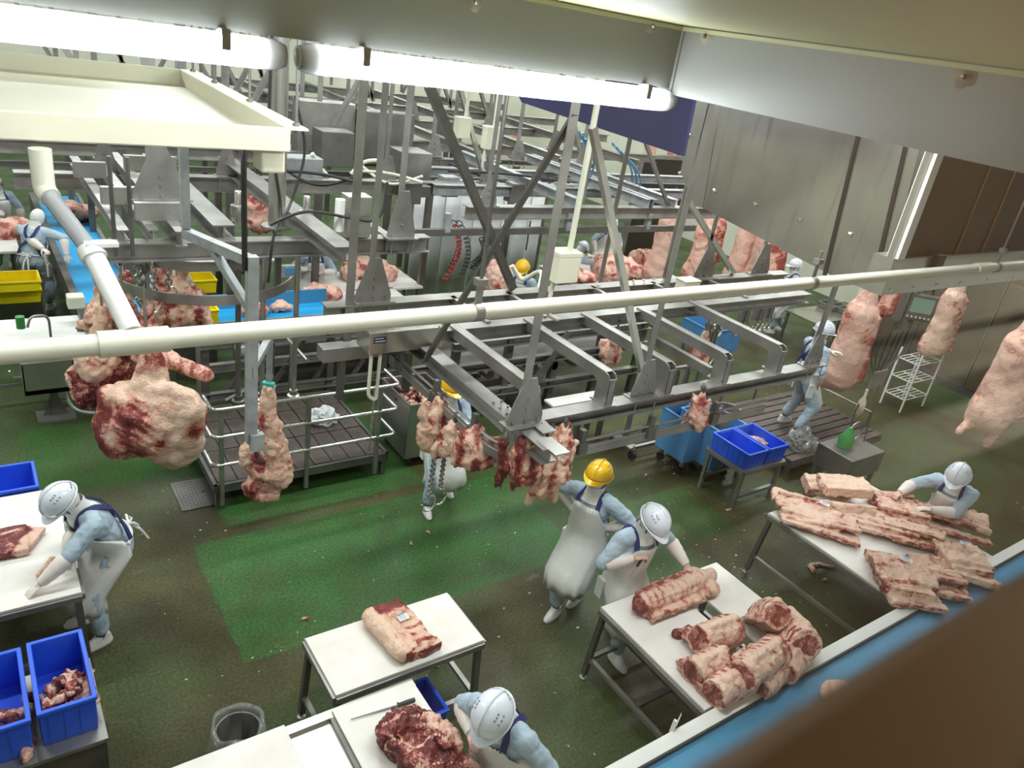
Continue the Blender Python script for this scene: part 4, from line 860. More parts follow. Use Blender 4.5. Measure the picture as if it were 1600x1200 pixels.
# ------------------------------------------------------------------ far conveyors on the left
c1 = thing('belt_conveyor', 'wide sky-blue belt conveyor running away at the far left', 'conveyor', tuple(W(135, 430, 0)))
zl = 0.9; L0, L1 = W(168, 540, zl), W(108, 320, zl); R0 = W(200, 470, zl)
xl_, xr2 = W(112, 440, zl).x, W(195, 440, zl).x
MB().b2((xl_, L0.y, zl-0.03), (xr2, 17.5, zl)).build('belt', 'belt', c1)
MB().b2((xl_-0.10, L0.y, zl-0.28), (xl_, 17.5, zl+0.07)).build('side_frame', 'steel_dark', c1)
MB().b2((xr2, L0.y+2.2, zl-0.28), (xr2+0.06, 17.5, zl+0.07)).build('side_frame', 'steel', c1)
MB().b2((xl_, L0.y, zl-0.26), (xr2, 17.5, zl-0.05)).build('belt_bed', 'steel_dark', c1)
for y in (L0.y+0.3, 12.5, 16.5):
    for x in (xl_-0.05, xr2): MB().bar((x, y, 0), (x, y, zl-0.26), 0.07).build('leg', 'steel_dark', c1)
c2 = thing('belt_conveyor', 'cross belt conveyor with high blue side panel behind the hung beef', 'conveyor', tuple(W(390, 500, 0)))
a, b = W(270, 512, zl), W(500, 482, zl); y0 = a.y
MB().b2((a.x, y0, zl-0.02), (b.x+0.2, y0+0.55, zl)).build('belt', 'belt', c2)
MB().b2((a.x, y0+0.55, zl-0.2), (b.x+0.2, y0+0.58, zl+0.22)).build('side_panel', 'belt_side', c2)
MB().b2((a.x, y0-0.04, zl-0.2), (b.x+0.2, y0, zl+0.03)).build('side_frame', 'steel', c2)
for x in (a.x+0.1, b.x): MB().bar((x, y0+0.2, 0), (x, y0+0.2, zl-0.02), 0.07).build('leg', 'steel_dark', c2)
MB().b2((a.x, y0+0.02, zl-0.2), (b.x+0.2, y0+0.53, zl-0.03)).build('belt_bed', 'steel_dark', c2)
# drive machinery in the dark zone behind the platform
dm = thing('drive_machine', 'dark conveyor drive frame with grey motors behind the railed platform', 'machine', tuple(W(400, 560, 0)))
a, b = W(300, 560, 0.75), W(650, 560, 0.75); yv = W(420, 560, 0.75).y
for z, dy in ((1.12, 0.0), (0.75, 0.05), (0.35, 0.0)): MB().channel((a.x, yv+dy, z), (b.x+0.8, yv+dy, z), 0.12, 0.08).build('beam', 'steel', dm)
for x in np.linspace(a.x+0.1, b.x+0.6, 5): MB().bar((x, yv, 0), (x, yv, 1.1), 0.09).build('column', 'steel_dark', dm)
MB().b2((a.x+0.9, yv+0.3, 0.05), (b.x+0.4, yv+0.9, 0.8)).build('gear_cover', 'steel_dark', dm, bevel=0.02)
for x in (a.x+0.45, b.x+0.2): MB().tube([(x, yv-0.05, 0.93), (x+0.4, yv-0.05, 0.93)], 0.10, 16).build('motor', 'galv', dm, True)
MB().tube(arc_pts([(a.x+0.8, yv-0.1, 0.85), (a.x+0.75, yv-0.2, 0.5), (a.x+0.3, yv-0.2, 0.3)], 0.15), 0.025, 8).build('hose', 'steel', dm, True)
for i in range(5): MB().bar((a.x+0.4+i*0.6, yv+0.05, 0.3), (a.x+0.9+i*0.6, yv+0.05, 1.05), 0.05).build('diagonal_brace', 'steel_dark', dm)

# --- sink station
s0 = W(88, 650, 0)
sk = thing('knife_sink', 'stainless knee-operated hand sink beside a white-topped table on the left', 'sink', tuple(s0))
MB().box(s0+V((0, 0, 0.012)), (0.42, 0.30, 0.024)).build('base_plate', 'steel', sk)
k = MB()
for s in (-1, 1): k.prism([s0+V((-0.14*s, 0.0, 0.02)), s0+V((-0.02*s, 0, 0.02)), s0+V((-0.02*s, 0, 0.35))], (0, 0.012, 0))
k.bar(s0+V((0, 0.02, 0.02)), s0+V((0, 0.02, 0.45)), 0.09); k.build('pedestal', 'steel_dark', sk)
bz = s0+V((-0.04, 0.05, 0)); bw = 0.27
k = MB(); k.b2(bz+V((-bw, -bw, 0.44)), bz+V((bw, -bw+0.015, 0.86))).b2(bz+V((-bw, bw-0.015, 0.44)), bz+V((bw, bw, 0.95))).b2(bz+V((-bw, -bw, 0.44)), bz+V((-bw+0.015, bw, 0.88))).b2(bz+V((bw-0.015, -bw, 0.44)), bz+V((bw, bw, 0.88))).b2(bz+V((-bw, -bw, 0.44)), bz+V((bw, bw, 0.5))); k.build('basin', 'stainless', sk)
MB().tube([bz+V((-bw, -bw, 0.86)), bz+V((bw, -bw, 0.86)), bz+V((bw, bw, 0.9)), bz+V((-bw, bw, 0.9)), bz+V((-bw, -bw, 0.86))], 0.012, 8).build('rim', 'bright', sk, True)
MB().tube(arc_pts([bz+V((0.1, bw, 0.9)), bz+V((0.1, bw, 1.25)), bz+V((-0.1, bw-0.1, 1.28)), bz+V((-0.14, bw-0.12, 1.15))], 0.12), 0.016, 10).build('spout', 'steel', sk, True)
MB().tube([bz+V((-0.2, bw, 1.1)), bz+V((-0.2, bw, 1.25))], 0.05, 14).build('soap_bottle', 'green_p', sk, True)
MB().tube(arc_pts([bz+V((-bw, -0.1, 0.62)), bz+V((-bw-0.1, -0.12, 0.62)), bz+V((-bw-0.12, -0.12, 0.72))], 0.05), 0.014, 8).build('knee_valve', 'bright', sk, True)
MB().tube(arc_pts([bz+V((0.15, -0.1, 0.45)), bz+V((0.2, -0.2, 0.12)), bz+V((0.6, -0.3, 0.06)), bz+V((0.9, -0.1, 0.1))], 0.25), 0.022, 8).build('hose', 'galv', sk, True)
wt = thing('side_table', 'white-topped side table beside the hand sink', 'table', tuple(bz+V((-0.1, 0.7, 0))))
MB().b2(bz+V((-0.62, 0.30, 0.88)), bz+V((0.52, 1.05, 0.91))).build('table_top', 'white', wt, bevel=0.004)
for x in (-0.56, 0.46):
    for y in (0.36, 0.98): MB().bar(bz+V((x, y, 0)), bz+V((x, y, 0.88)), 0.05).build('leg', 'steel_dark', wt)
MB().bar(bz+V((-0.56, 0.36, 0.3)), bz+V((0.46, 0.36, 0.3)), 0.04).build('stretcher', 'steel', wt)
p = W(118, 470, 1.25); sb_ = thing('sensor_head', 'cream sensor box on a steel neck beside the blue belt', 'sensor', (p.x, p.y, 0.9))
MB().box(p, (0.20, 0.18, 0.17)).build('housing', 'cream', sb_, bevel=0.02); MB().bar(p+V((0.06, 0.05, -0.05)), p+V((0.12, 0.05, -0.5)), 0.10, 0.09).build('neck', 'stainless', sb_)
MB().bar(p+V((0.12, 0.05, -0.5)), V((p.x+0.12, p.y+0.05, 0)), 0.08).build('post', 'steel_dark', sb_)

# --- yellow crates far left and their table
def ycrate(px, py, z1, w, d, label, h=0.22):
    p = W(px, py, z1); t = crate(label, p.x-w/2, p.x+w/2, p.y-d/2, p.y+d/2, z1-h, z1, 'yellow', ribs=False); return t
ycrate(301, 478, 1.15, 0.62, 0.42, 'bright yellow crate standing on the cross conveyor edge')
ycrate(303, 432, 1.0, 0.62, 0.42, 'yellow crate of meat on the far side of the cross conveyor')
ycrate(8, 432, 1.0, 0.85, 0.5, 'upper yellow crate of the two stacked at the far left edge', 0.16)
ycrate(10, 446, 0.8, 0.85, 0.5, 'lower yellow crate of the two stacked at the far left edge', 0.2)
q = W(8, 446, 0.6); tag(MB().b2((q.x-0.45, q.y-0.2, 0), (q.x+0.45, q.y+0.3, 0.58)).build('crate_stand', 'steel_dark'), 'dark stand under the stacked yellow crates at the far left edge', 'stand')
for px, py in ((301, 478), (303, 432)):
    q = W(px, py, 0.9); tag(MB().b2((q.x-0.3, q.y-0.15, 0), (q.x+0.3, q.y+0.2, 0.76)).build('crate_stand', 'steel'), 'steel stand under the '+('bright yellow crate' if py > 450 else 'farther yellow crate')+' by the cross conveyor', 'stand')

def far_table(label, px, py, w, d, z=0.85, m='board', rz=0):
    p = W(px, py, z); t = thing('cutting_table', label, 'table', (p.x, p.y, 0))
    MB().b2((p.x-w/2, p.y-d/2, z-0.04), (p.x+w/2, p.y+d/2, z)).build('table_top', m, t, bevel=0.004)
    for sx in (-1, 1):
        for sy in (-1, 1): MB().bar((p.x+sx*(w/2-.06), p.y+sy*(d/2-.06), 0), (p.x+sx*(w/2-.06), p.y+sy*(d/2-.06), z-.04), 0.05).build('leg', 'steel_dark', t)
    return t
far_table('far white cutting table with pale meat at the left edge', -60, 374, 1.5, 1.4)
far_table('far cutting table with a big fatty side of meat, left of the white curtain', 575, 437, 1.7, 1.0)
far_table('far white cutting table carrying the weighing scale', 482, 470, 1.7, 0.6)
far_table('far white table standing in front of the white curtain', 590, 462, 0.9, 0.7)
far_table('far table behind the long rails where two workers cut a carcass', 955, 425, 3.0, 1.3)
far_table('far white table behind the round rail at the left', 330, 398, 2.2, 0.9)
sp = W(458, 470, 0.85); sc_ = thing('bench_scale', 'bench scale with a small blue display on the far white table', 'scale', tuple(sp))
MB().box(sp+V((0, 0, 0.05)), (0.45, 0.35, 0.06)).build('platter', 'stainless', sc_); MB().bar(sp+V((0, 0.15, 0.05)), sp+V((0, 0.15, 0.38)), 0.05).build('neck', 'steel', sc_)
MB().box(sp+V((0, 0.15, 0.45)), (0.32, 0.08, 0.2)).build('head', 'galv', sc_, bevel=0.01); MB().box(sp+V((0, 0.105, 0.46)), (0.2, 0.01, 0.10)).build('display', 'belt_side', sc_)

# --- white curtain
cu = thing('strip_curtain', 'hanging white plastic curtain wall in the middle distance', 'curtain', tuple(W(740, 440, 0)))
ya = W(640, 470, 0).y; xa_, xb_ = W(632, 470, 0).x, W(850, 470, 0).x
n_ = 9; wd = (xb_-xa_)/n_
for i in range(n_):
    k = MB(); vs = []
    for j in range(7):
        x = xa_+wd*(i+j/6); y = ya+0.06*math.sin(j/6*math.pi)+0.02*(i % 2); vs += [(x, y, 0.1), (x, y, 2.62), (x, y+0.006, 0.1), (x, y+0.006, 2.62)]
    k.add(vs, [f for j in range(6) for f in ((j*4, j*4+4, j*4+5, j*4+1), (j*4+3, j*4+7, j*4+6, j*4+2), (j*4+1, j*4+5, j*4+7, j*4+3), (j*4, j*4+2, j*4+6, j*4+4))]); k.build('curtain_strip', 'curtain', cu, 'all')
MB().bar((xa_, ya, 2.66), (xb_, ya, 2.66), 0.08).build('curtain_rail', 'steel', cu)
for x in (xa_, xb_): MB().bar((x, ya+0.1, 0), (x, ya+0.1, 2.7), 0.07).build('post', 'steel', cu)

# ------------------------------------------------------------------ right half: stand with crates, tubs, trolley, platform
f0 = W(1108, 712, 0); 
zb_ = 0.62; c0_ = W(1117, 674, 0.86); c1_ = W(1168, 713, 0.86); c2_ = W(1227, 690, 0.86)
cs = thing('crate_stand', 'low steel stand carrying two blue crates right of the centre', 'stand', ((c0_.x+c2_.x)/2, (c0_.y+c1_.y)/2, 0))
bx0, bx1, by0, by1 = (c0_.x+c1_.x)/2, c2_.x, c1_.y, c0_.y
f = MB()
for a, b in (((bx0, by0), (bx1, by0)), ((bx1, by0), (bx1, by1)), ((bx1, by1), (bx0, by1)), ((bx0, by1), (bx0, by0))): f.bar((*a, zb_-0.03), (*b, zb_-0.03), 0.05)
f.build('frame', 'steel', cs)
for x in (bx0+0.03, bx1-0.03):
    for y in (by0+0.03, by1-0.03): leg(cs, x, y, zb_-0.03, foot=False, m='steel')
for y in (by0+0.03, by1-0.03): MB().bar((bx0, y, 0.2), (bx1, y, 0.2), 0.045).build('stretcher', 'steel', cs)
mx = (bx0+bx1)/2
crate('blue crate on the low stand, the empty one of the pair', bx0, mx-0.01, by0, by1, zb_, 0.86)
crate('blue crate on the low stand, the one with two pale fat pieces', mx+0.01, bx1, by0, by1, zb_, 0.86)
BLUEP = (bx0, bx1, by0, by1, zb_, mx)

def tub(px, py, z1, w, d, h, label, m='tub_blue'):
    p = W(px, py, z1); t = crate(label, p.x-w/2, p.x+w/2, p.y-d/2, p.y+d/2, z1-h, z1, m, 'tub', 'wheeled_tub', None, 0, False)
    for sx in (-1, 1):
        for sy in (-1, 1):
            MB().lathe((p.x+sx*(w/2-.12)-.02, p.y+sy*(d/2-.1), 0.06), [(0.06, 0), (0.06, 0.04)], 14, axis=(V((0, 1, 0)), V((0, 0, 1)), V((1, 0, 0)))).build('wheel', 'rubber', t)
            MB().box((p.x+sx*(w/2-.12), p.y+sy*(d/2-.1), (z1-h+0.06)/2+0.03), (0.04, 0.05, z1-h-0.04)).build('caster_fork', 'steel', t)
    return t
tub(1117, 650, 0.85, 0.6, 0.75, 0.62, 'sky-blue wheeled tub beside the low stand of blue crates')
tub(1078, 645, 0.85, 0.5, 0.6, 0.62, 'sky-blue wheeled tub standing under the end of the shackle rail')
tub(1115, 503, 0.85, 0.9, 0.8, 0.5, 'sky-blue wheeled tub behind the bent-arm rails', 'tub_blue')
q = W(1139, 636, 0.9); b_ = thing('bag_bucket', 'bucket in a clear bag held by a steel ring, beside the blue tub', 'bucket', (q.x, q.y, 0))
MB().lathe((q.x, q.y, 0.0), [(0.14, 0.05), (0.17, 0.86), (0.165, 0.86), (0.13, 0.07)], 20).build('bag_liner', 'bag', b_, 'all')
MB().tube([(q.x+0.17*math.cos(a), q.y+0.17*math.sin(a), 0.88) for a in np.linspace(0, 2*math.pi, 25)], 0.012, 6).build('ring', 'steel', b_, True)
for a in (0.5, 2.6, 4.7): MB().tube([(q.x+0.17*math.cos(a), q.y+0.17*math.sin(a), 0.88), (q.x+0.2*math.cos(a), q.y+0.2*math.sin(a), 0)], 0.01, 6).build('leg', 'steel', b_)

# pulley trolley
w1, w2, w3 = W(958, 690, 0.06), W(988, 711, 0.06), W(1047, 664, 0.06)
tr = thing('pulley_trolley', 'wheeled steel trolley hung with shackle pulleys below the rail', 'trolley', tuple((w1+w2)/2))
zt_ = 0.17; dx_ = 1.25
k = MB().bar((w1.x, w1.y, zt_), (w2.x, w2.y, zt_), 0.16, 0.03); k.build('end_board', 'steel', tr)
MB().bar((w1.x+dx_, w1.y, zt_), (w2.x+dx_, w2.y, zt_), 0.16, 0.03).build('end_board', 'steel', tr)
for p in (w1, w2): MB().bar((p.x, p.y, zt_+0.02), (p.x+dx_, p.y, zt_+0.02), 0.05, 0.04).build('side_bar', 'steel', tr)
pm_ = (w1+w2)/2
for dx in (0.0, dx_): MB().bar((pm_.x+dx, pm_.y, zt_), (pm_.x+dx, pm_.y, 1.25), 0.055).build('upright', 'steel', tr)
MB().bar((pm_.x, pm_.y, 1.25), (pm_.x+dx_, pm_.y, 1.25), 0.05).build('hanging_bar', 'steel', tr)
for p in (w1, w2):
    for dx in (0, dx_):
        MB().lathe((p.x+dx-0.03, p.y, 0.065), [(0.025, -.005), (0.065, 0), (0.065, 0.05), (0.025, 0.055)], 18, axis=(V((0, 1, 0)), V((0, 0, 1)), V((1, 0, 0)))).build('wheel', 'rubber', tr)
        MB().box((p.x+dx, p.y, 0.13), (0.05, 0.06, 0.07)).build('caster_fork', 'steel', tr)
def shackle(P, label, group, L_=0.5, hk=True, s=1.0, wheel=True):
    P = V(P); t = thing('roller_hook', label, 'hook', tuple(P), group)
    MB().lathe(P+V((-0.02, 0, 0)), [(0.02, 0), (0.055*s, 0.005), (0.045*s, 0.02), (0.055*s, 0.035), (0.02, 0.04)], 16, axis=(V((0, 1, 0)), V((0, 0, 1)), V((1, 0, 0)))).build('pulley', 'bright', t, True)
    MB().bar(P+V((0.03, 0, 0.03)), P+V((0.03, 0, -L_*0.45)), 0.012, 0.05).bar(P+V((-0.03, 0, 0.03)), P+V((-0.03, 0, -L_*0.45)), 0.012, 0.05).build('strap', 'steel', t)
    if hk: hook(t, P+V((0, 0, -L_*0.42)), 0.085*s)
    return t
for i in range(5):
    shackle((pm_.x+0.15+i*0.22, pm_.y+0.04, 1.2), 'roller hook hanging on the wheeled pulley trolley', 'roller hooks on the trolley', 0.6, False)
for i, (px, py) in enumerate(((1124, 470), (1134, 470), (1166, 468), (1174, 468), (1189, 465), (1197, 465), (1205, 462), (1212, 462), (1110, 510), (1120, 510))):
    shackle(W(px, py, 2.45), 'empty roller hook, '+('third', 'fourth', 'fifth', 'sixth', 'seventh', 'eighth', 'ninth', 'tenth', 'first', 'second')[i]+' from left under the long rails\' far end', 'roller hooks under the long rails', 0.75, True, 1.3)

# right platform with dark planks
P0, P1, P2 = W(1128, 640, 0.3), W(1200, 590, 0.3), W(1330, 700, 0.3)
rx0, rx1, ry0, ry1 = W(1122, 650, .3).x, W(1305, 640, .3).x, W(1260, 715, .3).y, W(1190, 620, .3).y
rp = thing('work_platform', 'low dark planked platform under the worker beside the big hung carcass', 'platform', ((rx0+rx1)/2, (ry0+ry1)/2, 0))
MB().b2((rx0, ry0, 0.18), (rx1, ry1, 0.26)).build('frame', 'steel_dark', rp)
for i in range(11):
    y = ry0+(ry1-ry0)*(i+.5)/11; MB().box(((rx0+rx1)/2, y, 0.285), (rx1-rx0, (ry1-ry0)/11-0.025, 0.03)).build('plank', 'grating', rp)
for x in (rx0+.1, rx1-.1):
    for y in (ry0+.1, ry1-.1): MB().bar((x, y, 0), (x, y, 0.18), 0.07).build('leg', 'steel_dark', rp)
MB().tube(arc_pts([(rx0+0.3, ry1, 0.55), (rx1, ry1, 0.55), (rx1, ry0+0.3, 0.55)], 0.1), 0.02, 8).build('guard_rail', 'steel', rp, True)
for x, y in ((rx0+0.3, ry1), (rx1, ry1-.05), ((rx0+rx1)/2, ry1), (rx1, ry0+0.3)): MB().bar((x, y, 0.26), (x, y, 0.55), 0.03).build('rail_post', 'steel', rp)
PLAT = (rx0, rx1, ry0, ry1)
q = W(1250, 698, 0.3); crumple('plastic_bag', 'crumpled clear plastic bag at the edge of the dark platform', (q.x, q.y, 0.31), 0.26, 0.2, 'bag', 'bag', seed=9)
# dark machine box with the green bottle
q = W(1325, 715, 0.55); mb = thing('foot_machine', 'dark steel box stand with a green bottle right of the planked platform', 'machine', (q.x, q.y, 0))
MB().b2((q.x-0.45, q.y-0.3, 0.42), (q.x+0.35, q.y+0.25, 0.75)).build('casing', 'steel_dark', mb, bevel=0.01)
for x in (-0.4, 0.3):
    for y in (-0.25, 0.2): MB().bar((q.x+x, q.y+y, 0), (q.x+x, q.y+y, 0.42), 0.05).build('leg', 'steel_dark', mb)
gq = W(1322, 688, 0.85); MB().lathe((gq.x, gq.y, 0.75), [(0.10, 0), (0.11, 0.14), (0.05, 0.24), (0.03, 0.3)], 16).build('bottle', 'green_p', mb, True)
MB().tube([(gq.x+0.15+0.16*math.cos(a), gq.y, 0.95+0.16*math.sin(a)) for a in np.linspace(0, 2*math.pi, 21)], 0.012, 6).build('wire_ring', 'steel', mb, True)
# suspended tool bundle with its black cables
q = W(1372, 592, 1.55); tb = thing('hanging_tool', 'air tools on black hoses hanging with a square plate, right of the big carcass', 'tool', tuple(q))
MB().box(q, (0.36, 0.03, 0.26)).build('plate', 'steel', tb)
for i in range(7):
    a = q+V((-0.15+i*0.05, 0.02, 0.1)); b = W(1375+i*9, 520-abs(i-3)*3, 2.3); MB().tube(arc_pts([a, a.lerp(b, .5)+V((0.04*(i-3), 0, -0.1)), b], 0.3), 0.012, 6).build('hose', 'rubber', tb, True)
top_ = W(1400, 500, 2.45); MB().tube([top_, V((top_.x, top_.y, 4.5))], 0.05, 12).build('balancer_post', 'steel_dark', tb, True)
for i in range(3): MB().tube([top_+V((0.08*i, 0, -0.15)), top_+V((0.08*i+.02, 0, 1.9))], 0.013, 6).build('hose', 'rubber', tb)
MB().tube([q+V((0.1, 0, -0.1)), W(1350, 690, 0.8)], 0.011, 6).build('hose', 'rubber', tb)
MB().tube(arc_pts([q+V((-0.1, 0, -0.1)), W(1335, 640, 1.1), W(1327, 680, 0.85)], 0.3), 0.011, 6).build('hose', 'rubber', tb)
e = W(1347, 630, 1.2); MB().lathe(e, [(0.02, -0.22), (0.06, -0.12), (0.055, 0.02), (0.02, 0.1), (0.02, 0.22)], 14).build('lamp_head', 'bone', tb, True)
# screen terminal and its bracket
q = W(1437, 480, 1.7); sc2 = thing('screen_terminal', 'wall terminal with a pale green screen and trailing cables, between two carcasses', 'screen', tuple(q))
ax = (V((0.75, -0.66, 0)), V((0.66, 0.75, 0)), V((0, 0, 1)))
MB().box(q, (0.62, 0.16, 0.5), ax=ax).build('casing', 'steel_dark', sc2, bevel=0.02); MB().box(q+ax[1]*-0.085+V((0, 0, 0.05)), (0.40, 0.01, 0.28), ax=ax).build('display', 'screen', sc2)
for i in range(6): MB().lathe(q+ax[1]*-0.085+ax[0]*(-0.2+0.08*i)+V((0, 0, -0.18)), [(0.02, 0), (0.02, 0.012)], 8, axis=(ax[0], V((0, 0, 1)), -ax[1])).build('button', 'white', sc2)
MB().bar(q+V((-0.15, 0.1, 0.25)), V((q.x-0.15, q.y+0.1, 4.2)), 0.12).build('support_arm', 'steel', sc2)
MB().tube(arc_pts([q+V((0.2, 0.1, 0.25)), q+V((0.35, 0.1, 0.5)), q+V((0.55, 0.1, 0.2)), q+V((0.6, 0.1, -0.2))], 0.2), 0.025, 8).build('cable', 'rubber', sc2, True)
MB().bar(q+V((0.05, 0.1, -0.25)), V((q.x+0.05, q.y+0.1, 0)), 0.09).build('post', 'steel_dark', sc2)
# rack
q = W(1408, 632, 0); rk = thing('wire_rack', 'small white three-shelf rack behind the hanging tools', 'rack', (q.x, q.y, 0))
for z in (0.25, 0.6, 0.95):
    k = MB()
    for y in np.linspace(-0.2, 0.2, 6): k.bar(q+V((-0.4, y, z)), q+V((0.4, y, z)), 0.014)
    for x in (-0.4, 0, 0.4): k.bar(q+V((x, -0.2, z)), q+V((x, 0.2, z)), 0.016)
    k.build('wire_shelf', 'white', rk)
for x in (-0.4, 0.4):
    for y in (-0.2, 0.2): MB().bar(q+V((x, y, 0)), q+V((x, y, 1.15)), 0.028).build('post', 'white', rk)
# cream table with trays by the right wall
far_table('pale steel table against the right wall with grey trays', 1300, 488, 2.2, 0.8, 0.85, 'sheet')
for px, py in ((1300, 480), (1318, 484)):
    p = W(px, py, 0.87); tag(crate('shallow grey tray on the pale wall table, '+('the left one' if px == 1300 else 'the right one'), p.x-0.3, p.x+0.3, p.y-0.2, p.y+0.2, 0.855, 0.97, 'steel', 'tray', 'steel_tray', None, 0, False))
# under-rail low carts and frames in the middle
q = W(955, 690, 0.0)
fr = thing('low_stand', 'low steel frame stand under the shackle rail beside the hung trimmings', 'stand', tuple(W(920, 690, 0)))
a, b, c = W(892, 708, 0.05), W(930, 690, 0.05), W(925, 640, 0.75)
for p in (W(893, 708, 0), W(928, 705, 0)): MB().bar(p, (p.x, p.y, 0.8), 0.06).build('leg', 'steel_dark', fr)
pA, pB = W(893, 708, 0), W(928, 705, 0); MB().bar(pA+V((0, 0, .1)), pB+V((0, 0, .1)), 0.05).build('stretcher', 'steel', fr); MB().bar(pA+V((0, 0, .75)), pB+V((0, 0, .75)), 0.06).build('top_bar', 'steel', fr)
MB().b2((pA.x-0.5, pA.y, 0.80), (pB.x+0.1, pA.y+0.22, 0.83)).build('white_top', 'board', fr)
for p in (pA, pB): MB().bar((p.x, pA.y+0.18, 0), (p.x, pA.y+0.18, 0.8), 0.06).build('leg', 'steel_dark', fr)
# conveyor machine bed in the middle, seen between the bent arms
mm = thing('trim_conveyor', 'grey trim conveyor frame with pallets of offcuts seen between the bent arms', 'machine', tuple(W(800, 590, 0)))
ym = W(800, 590, 0.6).y; xm0, xm1 = W(690, 600, 0.6).x, W(1000, 560, 0.6).x
for z in (0.5, 0.95, 1.3): MB().channel((xm0, ym, z), (xm1, ym, z), 0.12, 0.1).build('beam', 'steel', mm)
MB().channel((xm0, ym+1.0, 1.3), (xm1, ym+1.0, 1.3), 0.14, 0.1).build('beam', 'steel', mm)
for x in np.linspace(xm0+.1, xm1-.1, 5):
    MB().bar((x, ym, 0), (x, ym, 1.3), 0.1).build('column', 'steel_dark', mm)
MB().bar((xm0+1.3, ym-0.05, 0.1), (xm0+2.0, ym-0.05, 1.3), 0.12).build('diagonal_brace', 'steel', mm)
MB().b2((xm0+.2, ym+.1, 0.72), (xm1-.1, ym+.95, 0.78)).build('drip_pan', 'steel_dark', mm)
for i in range(8): MB().tube([(xm0+.3+i*.4, ym-.05, 0.72), (xm0+.3+i*.4, ym+.25, 0.72)], 0.07, 14).build('sprocket', 'steel_dark', mm, True)
q = W(735, 585, 0.35); lp = thing('low_platform', 'low dark tray platform with a clear bag, behind the near rail corner', 'platform', tuple(q))
MB().b2((q.x-0.9, q.y-0.4, 0.25), (q.x+0.9, q.y+0.5, 0.32)).build('deck', 'grating', lp)
for x in (-.8, .8):
    for y in (-.3, .4): MB().bar((q.x+x, q.y+y, 0), (q.x+x, q.y+y, 0.25), 0.07).build('leg', 'steel_dark', lp)
MB().tube(arc_pts([(q.x-0.8, q.y-0.42, 0.6), (q.x+0.9, q.y-0.42, 0.6), (q.x+0.9, q.y+0.4, 0.6)], 0.1), 0.02, 8).build('guard_rail', 'bright', lp, True)
crumple('plastic_bag', 'crumpled clear plastic bag on the low tray platform behind the rail corner', (q.x-0.1, q.y, 0.32), 0.24, 0.2, 'bag', 'bag', seed=15)

# sharpening steel on the right-hand board of the bench
a, b = W(548, 1124, .862), W(622, 1102, .862); c = W(648, 1093, .866)
hs_ = thing('sharpening_steel', 'long sharpening steel with a black handle on the lower bench board', 'steel', tuple(b))
MB().tube([a, b], 0.006, 8, rr=[0.003, 0.007]).build('rod', 'steel_dark', hs_, True); MB().tube([b, b.lerp(c, .1), b.lerp(c, .5), c], 0.014, 10, rr=[.024, .014, .017, .015]).build('handle', 'black', hs_, True)
# ------------------------------------------------------------------ organic shapes
def remeshed(parts, vox, smooth_it=4):
    """union of closed shapes -> one continuous skin; returns numpy verts, polygon list"""
    me = bpy.data.meshes.new('tmp'); k = MB()
    for p in parts:
        if p[0] == 'e':
            _, c, r, R = p; n, m_ = 16, 10; vs = []; fs = []
            for i in range(1, m_):
                for j in range(n):
                    a, b = math.pi*i/m_, 2*math.pi*j/n; vs.append(V(c)+R @ V((r[0]*math.sin(a)*math.cos(b), r[1]*math.sin(a)*math.sin(b), r[2]*math.cos(a))))
            vs += [V(c)+R @ V((0, 0, r[2])), V(c)-R @ V((0, 0, r[2]))]; t, q = len(vs)-2, len(vs)-1
            for i in range(m_-2): fs += [(i*n+j, (i+1)*n+j, (i+1)*n+(j+1) % n, i*n+(j+1) % n) for j in range(n)]
            fs += [(t, j, (j+1) % n) for j in range(n)]+[(q, (m_-2)*n+(j+1) % n, (m_-2)*n+j) for j in range(n)]
            k.add(vs, fs)
        elif p[0] == 'y':
            _, a, b, r0, r1 = p; a, b = V(a), V(b); d = (b-a); L_ = d.length; d = d/L_; s = V((0, 1, 0)) if abs(d.y) < .9 else V((1, 0, 0)); s = (s-d*s.dot(d)).normalized(); t = d.cross(s); k.lathe(a, [(r0, 0), ((r0+r1)/2, L_/2), (r1, L_)], 20, axis=(s, t, d))
        elif p[0] == 'b':
            _, c, s, R = p; k.box(c, s, ax=(R @ V((1, 0, 0)), R @ V((0, 1, 0)), R @ V((0, 0, 1))))
        else:
            _, a, b, r0, r1 = p; a, b = V(a), V(b); d = (b-a); L_ = max(d.length, 1e-4); d = d/L_
            s = d.orthogonal().normalized(); t = d.cross(s); pr = []
            for i in range(5): q = math.pi/2*i/4; pr.append((max(1e-4, r0*math.sin(q)), -r0*math.cos(q)))
            for i in range(5): q = math.pi/2*i/4; pr.append((max(1e-4, r1*math.cos(q)), L_+r1*math.sin(q)))
            k.lathe(a, pr, 12, axis=(s, t, d))
    me.from_pydata(k.v, [], k.f); bm = bmesh.new(); bm.from_mesh(me); bmesh.ops.recalc_face_normals(bm, faces=bm.faces); bm.to_mesh(me); bm.free()
    o = bpy.data.objects.new('tmp', me); COL.objects.link(o)
    r = o.modifiers.new('r', 'REMESH'); r.mode = 'VOXEL'; r.voxel_size = vox
    if smooth_it: s = o.modifiers.new('s', 'SMOOTH'); s.factor = 0.5; s.iterations = smooth_it
    dg = bpy.context.evaluated_depsgraph_get(); dg.update(); e = o.evaluated_get(dg); m2 = bpy.data.meshes.new_from_object(e)
    bpy.data.objects.remove(o); bpy.data.meshes.remove(me)
    return m2
I3 = Matrix.Identity(3)
def RX(x=0, y=0, z=0): return Euler((math.radians(x), math.radians(y), math.radians(z))).to_matrix()
